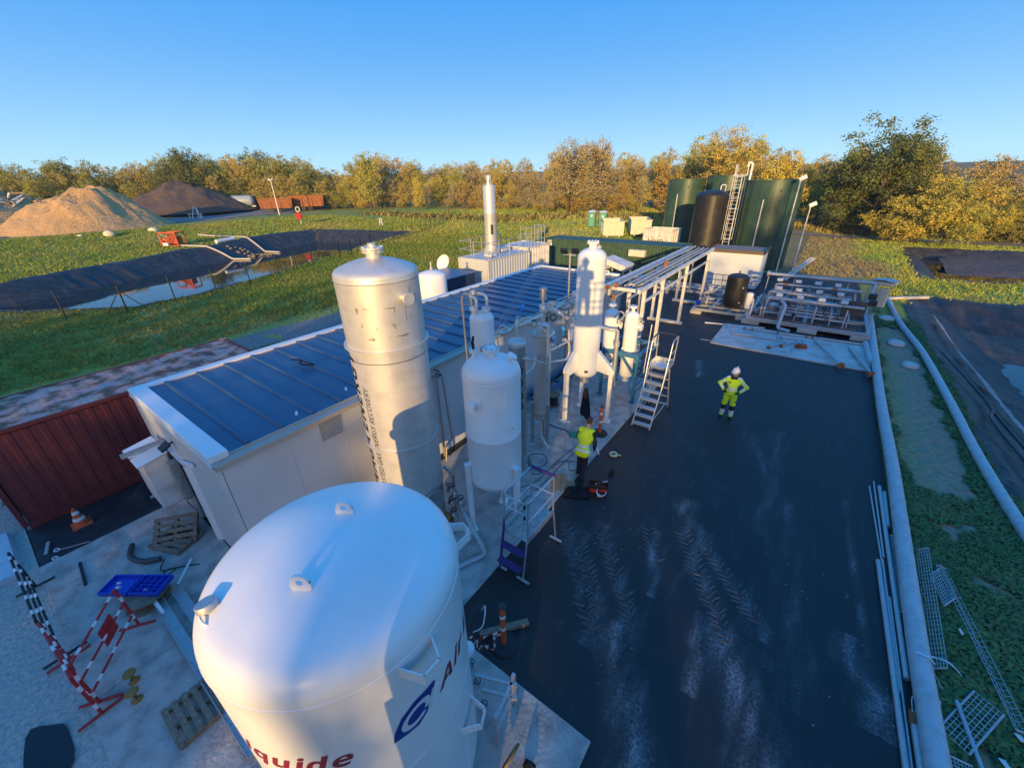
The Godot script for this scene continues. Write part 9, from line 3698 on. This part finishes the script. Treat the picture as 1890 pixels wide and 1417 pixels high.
	q.extrude(PackedVector2Array([Vector2(-0.055, -0.04), Vector2(-0.03, -0.04), Vector2(-0.028, 0.01), Vector2(0.0, -0.03), Vector2(0.028, 0.01), Vector2(0.03, -0.04), Vector2(0.055, -0.04), Vector2(0.05, 0.05), Vector2(0.025, 0.05), Vector2(0.0, 0.01), Vector2(-0.025, 0.05), Vector2(-0.05, 0.05)]), Transform3D(bb, o), 0.012)
	q.extrude(PackedVector2Array([Vector2(0.01, 0.06), Vector2(0.02, 0.06), Vector2(0.045, 0.095), Vector2(0.035, 0.095)]), Transform3D(bb, o), 0.012)
	part(t, "emblem", q, M.print_blue)
	q = MB.new()
	for i in 9:
		q.box(Transform3D(bb, o) * Transform3D(Basis(), V(-0.064 + i * 0.016, -0.062, 0)), V(0.011, 0.014, 0.012))
	part(t, "print_line", q, M.print_black)

# ---------------------------------------------------------------- the lift the picture was taken from (out of frame; its shadow falls on the tank and the column)
func build_lift():
	var t := thing("mast_lift", "grey and orange mast lift with basket behind the camera", "lift", V(-0.35, 0.05, 1.94), -0.45)
	var q := MB.new()
	q.b(0, 0.3, 0.1, 1.0, 0.35, 1.9, 0.0, 0.04)
	part(t, "chassis", q, M.orange_dark)
	for x in [-0.5, 0.5]:
		for z in [-0.6, 0.8]:
			q = MB.new()
			q.cyl(V(x, 0.22, z), V(x + 0.14 * sign(x), 0.22, z), 0.22, 18)
			part(t, "wheel", q, M.black)
	for k in 3:
		q = MB.new()
		q.b(0, 1.5 + k * 1.3, 0.0 - k * 0.05, 0.8 - k * 0.04, 2.2, 0.3, 0.0, 0.01)
		part(t, "mast_section", q, M.steel_dull)
	var fw := V(-0.598, 0, -0.801)
	var rt := V(0.801, 0, -0.598)
	var c := V(0, 5.7, 0) - fw * 0.62 + rt * 0.12
	t = thing("lift_basket", "open lift basket with rails around the photographer", "basket", c, atan2(-fw.x, -fw.z))
	q = MB.new()
	q.b(0, 0.0, 0, 1.5, 0.08, 1.0, 0.0, 0.01)
	part(t, "floor", q, M.steel_dull)
	q = MB.new()
	q.b(0, 0.1, 0.5, 1.5, 0.15, 0.02); q.b(0, 0.1, -0.5, 1.5, 0.15, 0.02); q.b(0.75, 0.1, 0, 0.02, 0.15, 1.0); q.b(-0.75, 0.1, 0, 0.02, 0.15, 1.0)
	part(t, "toe_board", q, M.orange_dark)
	for y in [0.55, 1.08]:
		for s in [[V(-0.75, y, -0.5), V(0.75, y, -0.5)], [V(-0.75, y, 0.5), V(0.75, y, 0.5)], [V(-0.75, y, -0.5), V(-0.75, y, 0.5)], [V(0.75, y, -0.5), V(0.75, y, 0.5)]]:
			q = MB.new()
			q.cyl(s[0], s[1], 0.02, 8)
			part(t, "rail", q, M.orange_dark)
	for x in [-0.75, 0.0, 0.75]:
		for z in [-0.5, 0.5]:
			q = MB.new()
			q.cyl(V(x, 0, z), V(x, 1.08, z), 0.02, 8)
			part(t, "post", q, M.orange_dark)
	# the photographer
	var p := thing("person", "photographer in dark work jacket standing in the lift basket", "person", c - fw * 0.1 - rt * 0.42 + V(0, 0.04, 0), atan2(fw.x, fw.z))
	var pr := [[V(-0.05, 0.95, 0), V(0.05, 0.95, 0), 0.14, 0.14], [V(0, 0.98, 0), V(0, 1.2, 0.0), 0.15, 0.15], [V(0, 1.18, 0), V(0, 1.38, 0), 0.15, 0.14], [V(-0.15, 1.44, -0.01), V(0.15, 1.44, -0.01), 0.08, 0.08], [V(0, 1.44, -0.01), V(0, 1.54, 0.0), 0.07, 0.058]]
	for s in [-1.0, 1.0]:
		pr.append([V(0.18 * s, 1.43, 0), V(0.24 * s, 1.25, 0.2), 0.075, 0.06])
		pr.append([V(0.24 * s, 1.25, 0.2), V(0.1 * s, 1.45, 0.38), 0.06, 0.045])
		pr.append([V(0.09 * s, 0.92, 0), V(0.12 * s, 0.52, 0.02), 0.11, 0.08])
		pr.append([V(0.12 * s, 0.52, 0.02), V(0.13 * s, 0.12, -0.01), 0.078, 0.065])
		pr.append([V(0.13 * s, 0.08, -0.03), V(0.14 * s, 0.055, 0.13), 0.055, 0.043])
	q = MB.new()
	q.use_col = true
	sdf_mesh(q, pr, 0.02, 0.035, func(_p): return Color(0.02, 0.025, 0.04))
	for s in [-1.0, 1.0]:
		sdf_mesh(q, hand_prims(V(0.1 * s, 1.45, 0.38), V(-0.4 * s, 0.7, 0.3), V(-0.3 * s, 0.1, -0.8), -s, 0.7), 0.006, 0.008, func(_p): return Color(0.36, 0.21, 0.155))
	sdf_mesh(q, head_prims(V(0, 1.66, 0.03), V(0, 0, 1), V(0, 1, 0)), 0.008, 0.02, func(_p): return Color(0.36, 0.21, 0.155))
	part(p, "body", q, M.vcol)
	inst(p, "helmet", helmet_mb().mesh(M.reflect), Transform3D(Basis(), V(0, 1.705, 0.03)))

# ---------------------------------------------------------------- grass and ground cover
func tuft(n: int, h: float, spread: float, w: float, seedy: int) -> MB:
	var r := RandomNumberGenerator.new()
	r.seed = seedy
	var m := MB.new()
	m.use_col = true
	for i in n:
		var a := r.randf() * TAU
		var o := V(cos(a), 0, sin(a)) * spread * sqrt(r.randf())
		var lean := V(cos(a + r.randfn() * 0.5), 0, sin(a + r.randfn() * 0.5)) * h * r.randf_range(0.2, 0.7)
		var s := V(-sin(a), 0, cos(a)) * w
		var hh := h * r.randf_range(0.6, 1.1)
		var nn := V(cos(a), 0.35, sin(a)).normalized()
		var g := r.randf_range(0.8, 1.15)
		m.col = Color(g, g, g)
		m.tri(o - s, o + s, o + lean * 0.4 + V(0, hh * 0.65, 0) + s * 0.7, nn, nn, nn)
		m.tri(o - s, o + lean * 0.4 + V(0, hh * 0.65, 0) + s * 0.7, o + lean + V(0, hh, 0), nn, nn, nn)
	return m

func leaf_clump(seedy: int) -> MB:
	var r := RandomNumberGenerator.new()
	r.seed = seedy
	var m := MB.new()
	m.use_col = true
	for i in 9:
		var a := TAU * i / 9.0 + r.randf()
		var d := V(cos(a), 0, sin(a))
		var s := V(-sin(a), 0, cos(a)) * r.randf_range(0.012, 0.022)
		var l := r.randf_range(0.05, 0.11)
		var y := r.randf_range(0.02, 0.07)
		var b := d * 0.01 + V(0, 0.01, 0)
		var mid := d * l * 0.55 + V(0, y, 0)
		var tip := d * l + V(0, y * 0.6, 0)
		var nn := (V(0, 1, 0) - d * 0.2).normalized()
		var g := r.randf_range(0.7, 1.2)
		m.col = Color(g, g, g)
		m.tri(b, mid - s, mid + s, nn, nn, nn)
		m.tri(mid - s, tip, mid + s, nn, nn, nn)
	return m

func scatter(called: String, label: String, cat: String, mesh: Mesh, area: Array, n: int, keep: Callable, s0: float, s1: float, cols: Callable):
	var xf := []
	var cl := []
	for i in n:
		var x: float = lerp(area[0], area[1], rng.randf())
		var z: float = lerp(area[2], area[3], rng.randf())
		if not keep.call(x, z):
			continue
		var s := rng.randf_range(s0, s1)
		xf.append(Transform3D(Basis(Vector3.UP, rng.randf() * TAU).scaled(Vector3(s, s * rng.randf_range(0.7, 1.25), s)), V(x, th(x, z) - 0.01, z)))
		cl.append(cols.call(x, z))
	var o := multi(self, nm(called), mesh, xf, cl)
	meta(o, label, cat, "", "stuff")

func build_grass():
	var gm := StandardMaterial3D.new()
	gm.albedo_color = Color(1, 1, 1)
	gm.vertex_color_use_as_albedo = true
	gm.roughness = 0.8
	gm.backlight = Color(0.25, 0.3, 0.1)
	var cover := leaf_clump(3).mesh(gm)
	var soil := func(x: float, z: float) -> bool:
		var bare := smooth(3.0, 3.6, x) * smooth(5.0, 4.3, x) * smooth(-30.0, -26.0, z) * smooth(-11.0, -14.5, z)
		if bare + gn.get_noise_2d(x * 6.0, z * 6.0) * 0.5 > 0.42:
			return false
		if gn.get_noise_2d(x * 5.0 + 40.0, z * 5.0) > 0.38:
			return false
		if x < 3.2 + gn.get_noise_2d(z * 9.0, 2.0) * 0.12:
			return false
		if x > 5.3 + max(0.0, (z + 14.0) * 0.2) + gn.get_noise_2d(z * 4.0, 6.0) * 0.3 and z > -24.0:
			return false
		return x < 5.2 or z > -24.0
	scatter("ground_cover", "low leafy weeds on the verge beside the big pipe", "weeds", cover, [3.2, 7.0, -30.0, -3.5], 26000, soil, 0.8, 2.0, func(x, z):
		var k := 0.75 + 0.4 * rng.randf()
		return Color(0.10, 0.165, 0.045).lerp(Color(0.21, 0.22, 0.07), clamp(gn.get_noise_2d(x * 4.0, z * 4.0) + 0.3 * rng.randf(), 0.0, 1.0)) * k)
	var grass_col := func(x: float, z: float) -> Color:
		return ground_colour(x, z) * (0.75 + 0.6 * rng.randf())
	var t1 := tuft(9, 0.11, 0.14, 0.008, 1).mesh(gm)
	var t2 := tuft(9, 0.16, 0.24, 0.018, 2).mesh(gm)
	var t3 := tuft(9, 0.55, 0.3, 0.022, 4).mesh(gm)
	scatter("rough_grass", "rough grass on the bank between building and pond", "grass", t1, [-48.0, -16.2, -46.0, 7.0], 52000, func(x, z): return poly_dist(Vector2(x, z), pond_a) < -0.3 and not (x > -25.2 and x < -20.5 and z > -50.0 and z < 3.0) and not (x > -20.2 and z < -13.5), 0.8, 1.8, grass_col)
	scatter("rough_grass", "grass on the far bank of the pond", "grass", t2, [-88.0, -44.0, -52.0, 9.0], 26000, func(x, z): return poly_dist(Vector2(x, z), pond_a) < -0.5 and x > -88.0 - 0.2 * (8.0 - z), 0.8, 1.7, grass_col)
	scatter("rough_grass", "grass on the slope below the wood beyond the containers", "grass", t2, [-72.0, -8.0, -88.0, -36.0], 26000, func(x, z): return poly_dist(Vector2(x, z), pond_a) < -0.5 and Vector2(x, z).length() < 98.0 and not (x > -22.0 and z > -37.0), 0.8, 1.6, grass_col)
	scatter("rough_grass", "grass on the right-hand lawn between the basins", "grass", t2, [-1.5, 34.0, -80.0, -33.5], 22000, func(x, z): return poly_dist(Vector2(x, z), pond_b) < -0.4 and poly_dist(Vector2(x, z), pond_c) < -0.4 and (x > 4.2 or z < -41.5) and not (z > -71.0 and z < -66.5), 0.6, 1.3, grass_col)
	scatter("tall_grass", "tall dry grass along the edge of the wood", "grass", t3, [-80.0, 24.0, -86.0, -40.0], 16000, func(x, z):
		var d := Vector2(x, z).length()
		var az := rad_to_deg(atan2(x, -z))
		var want := 76.0 if az > -40.0 else 76.0 + (-40.0 - az) * 1.6
		return abs(d - want) < 3.5 and not (poly_dist(Vector2(x, z), pond_b) > -1.0), 0.7, 1.6, func(x, z): return Color(0.46, 0.37, 0.14).lerp(Color(0.28, 0.29, 0.07), rng.randf()) * (0.7 + 0.5 * rng.randf()))
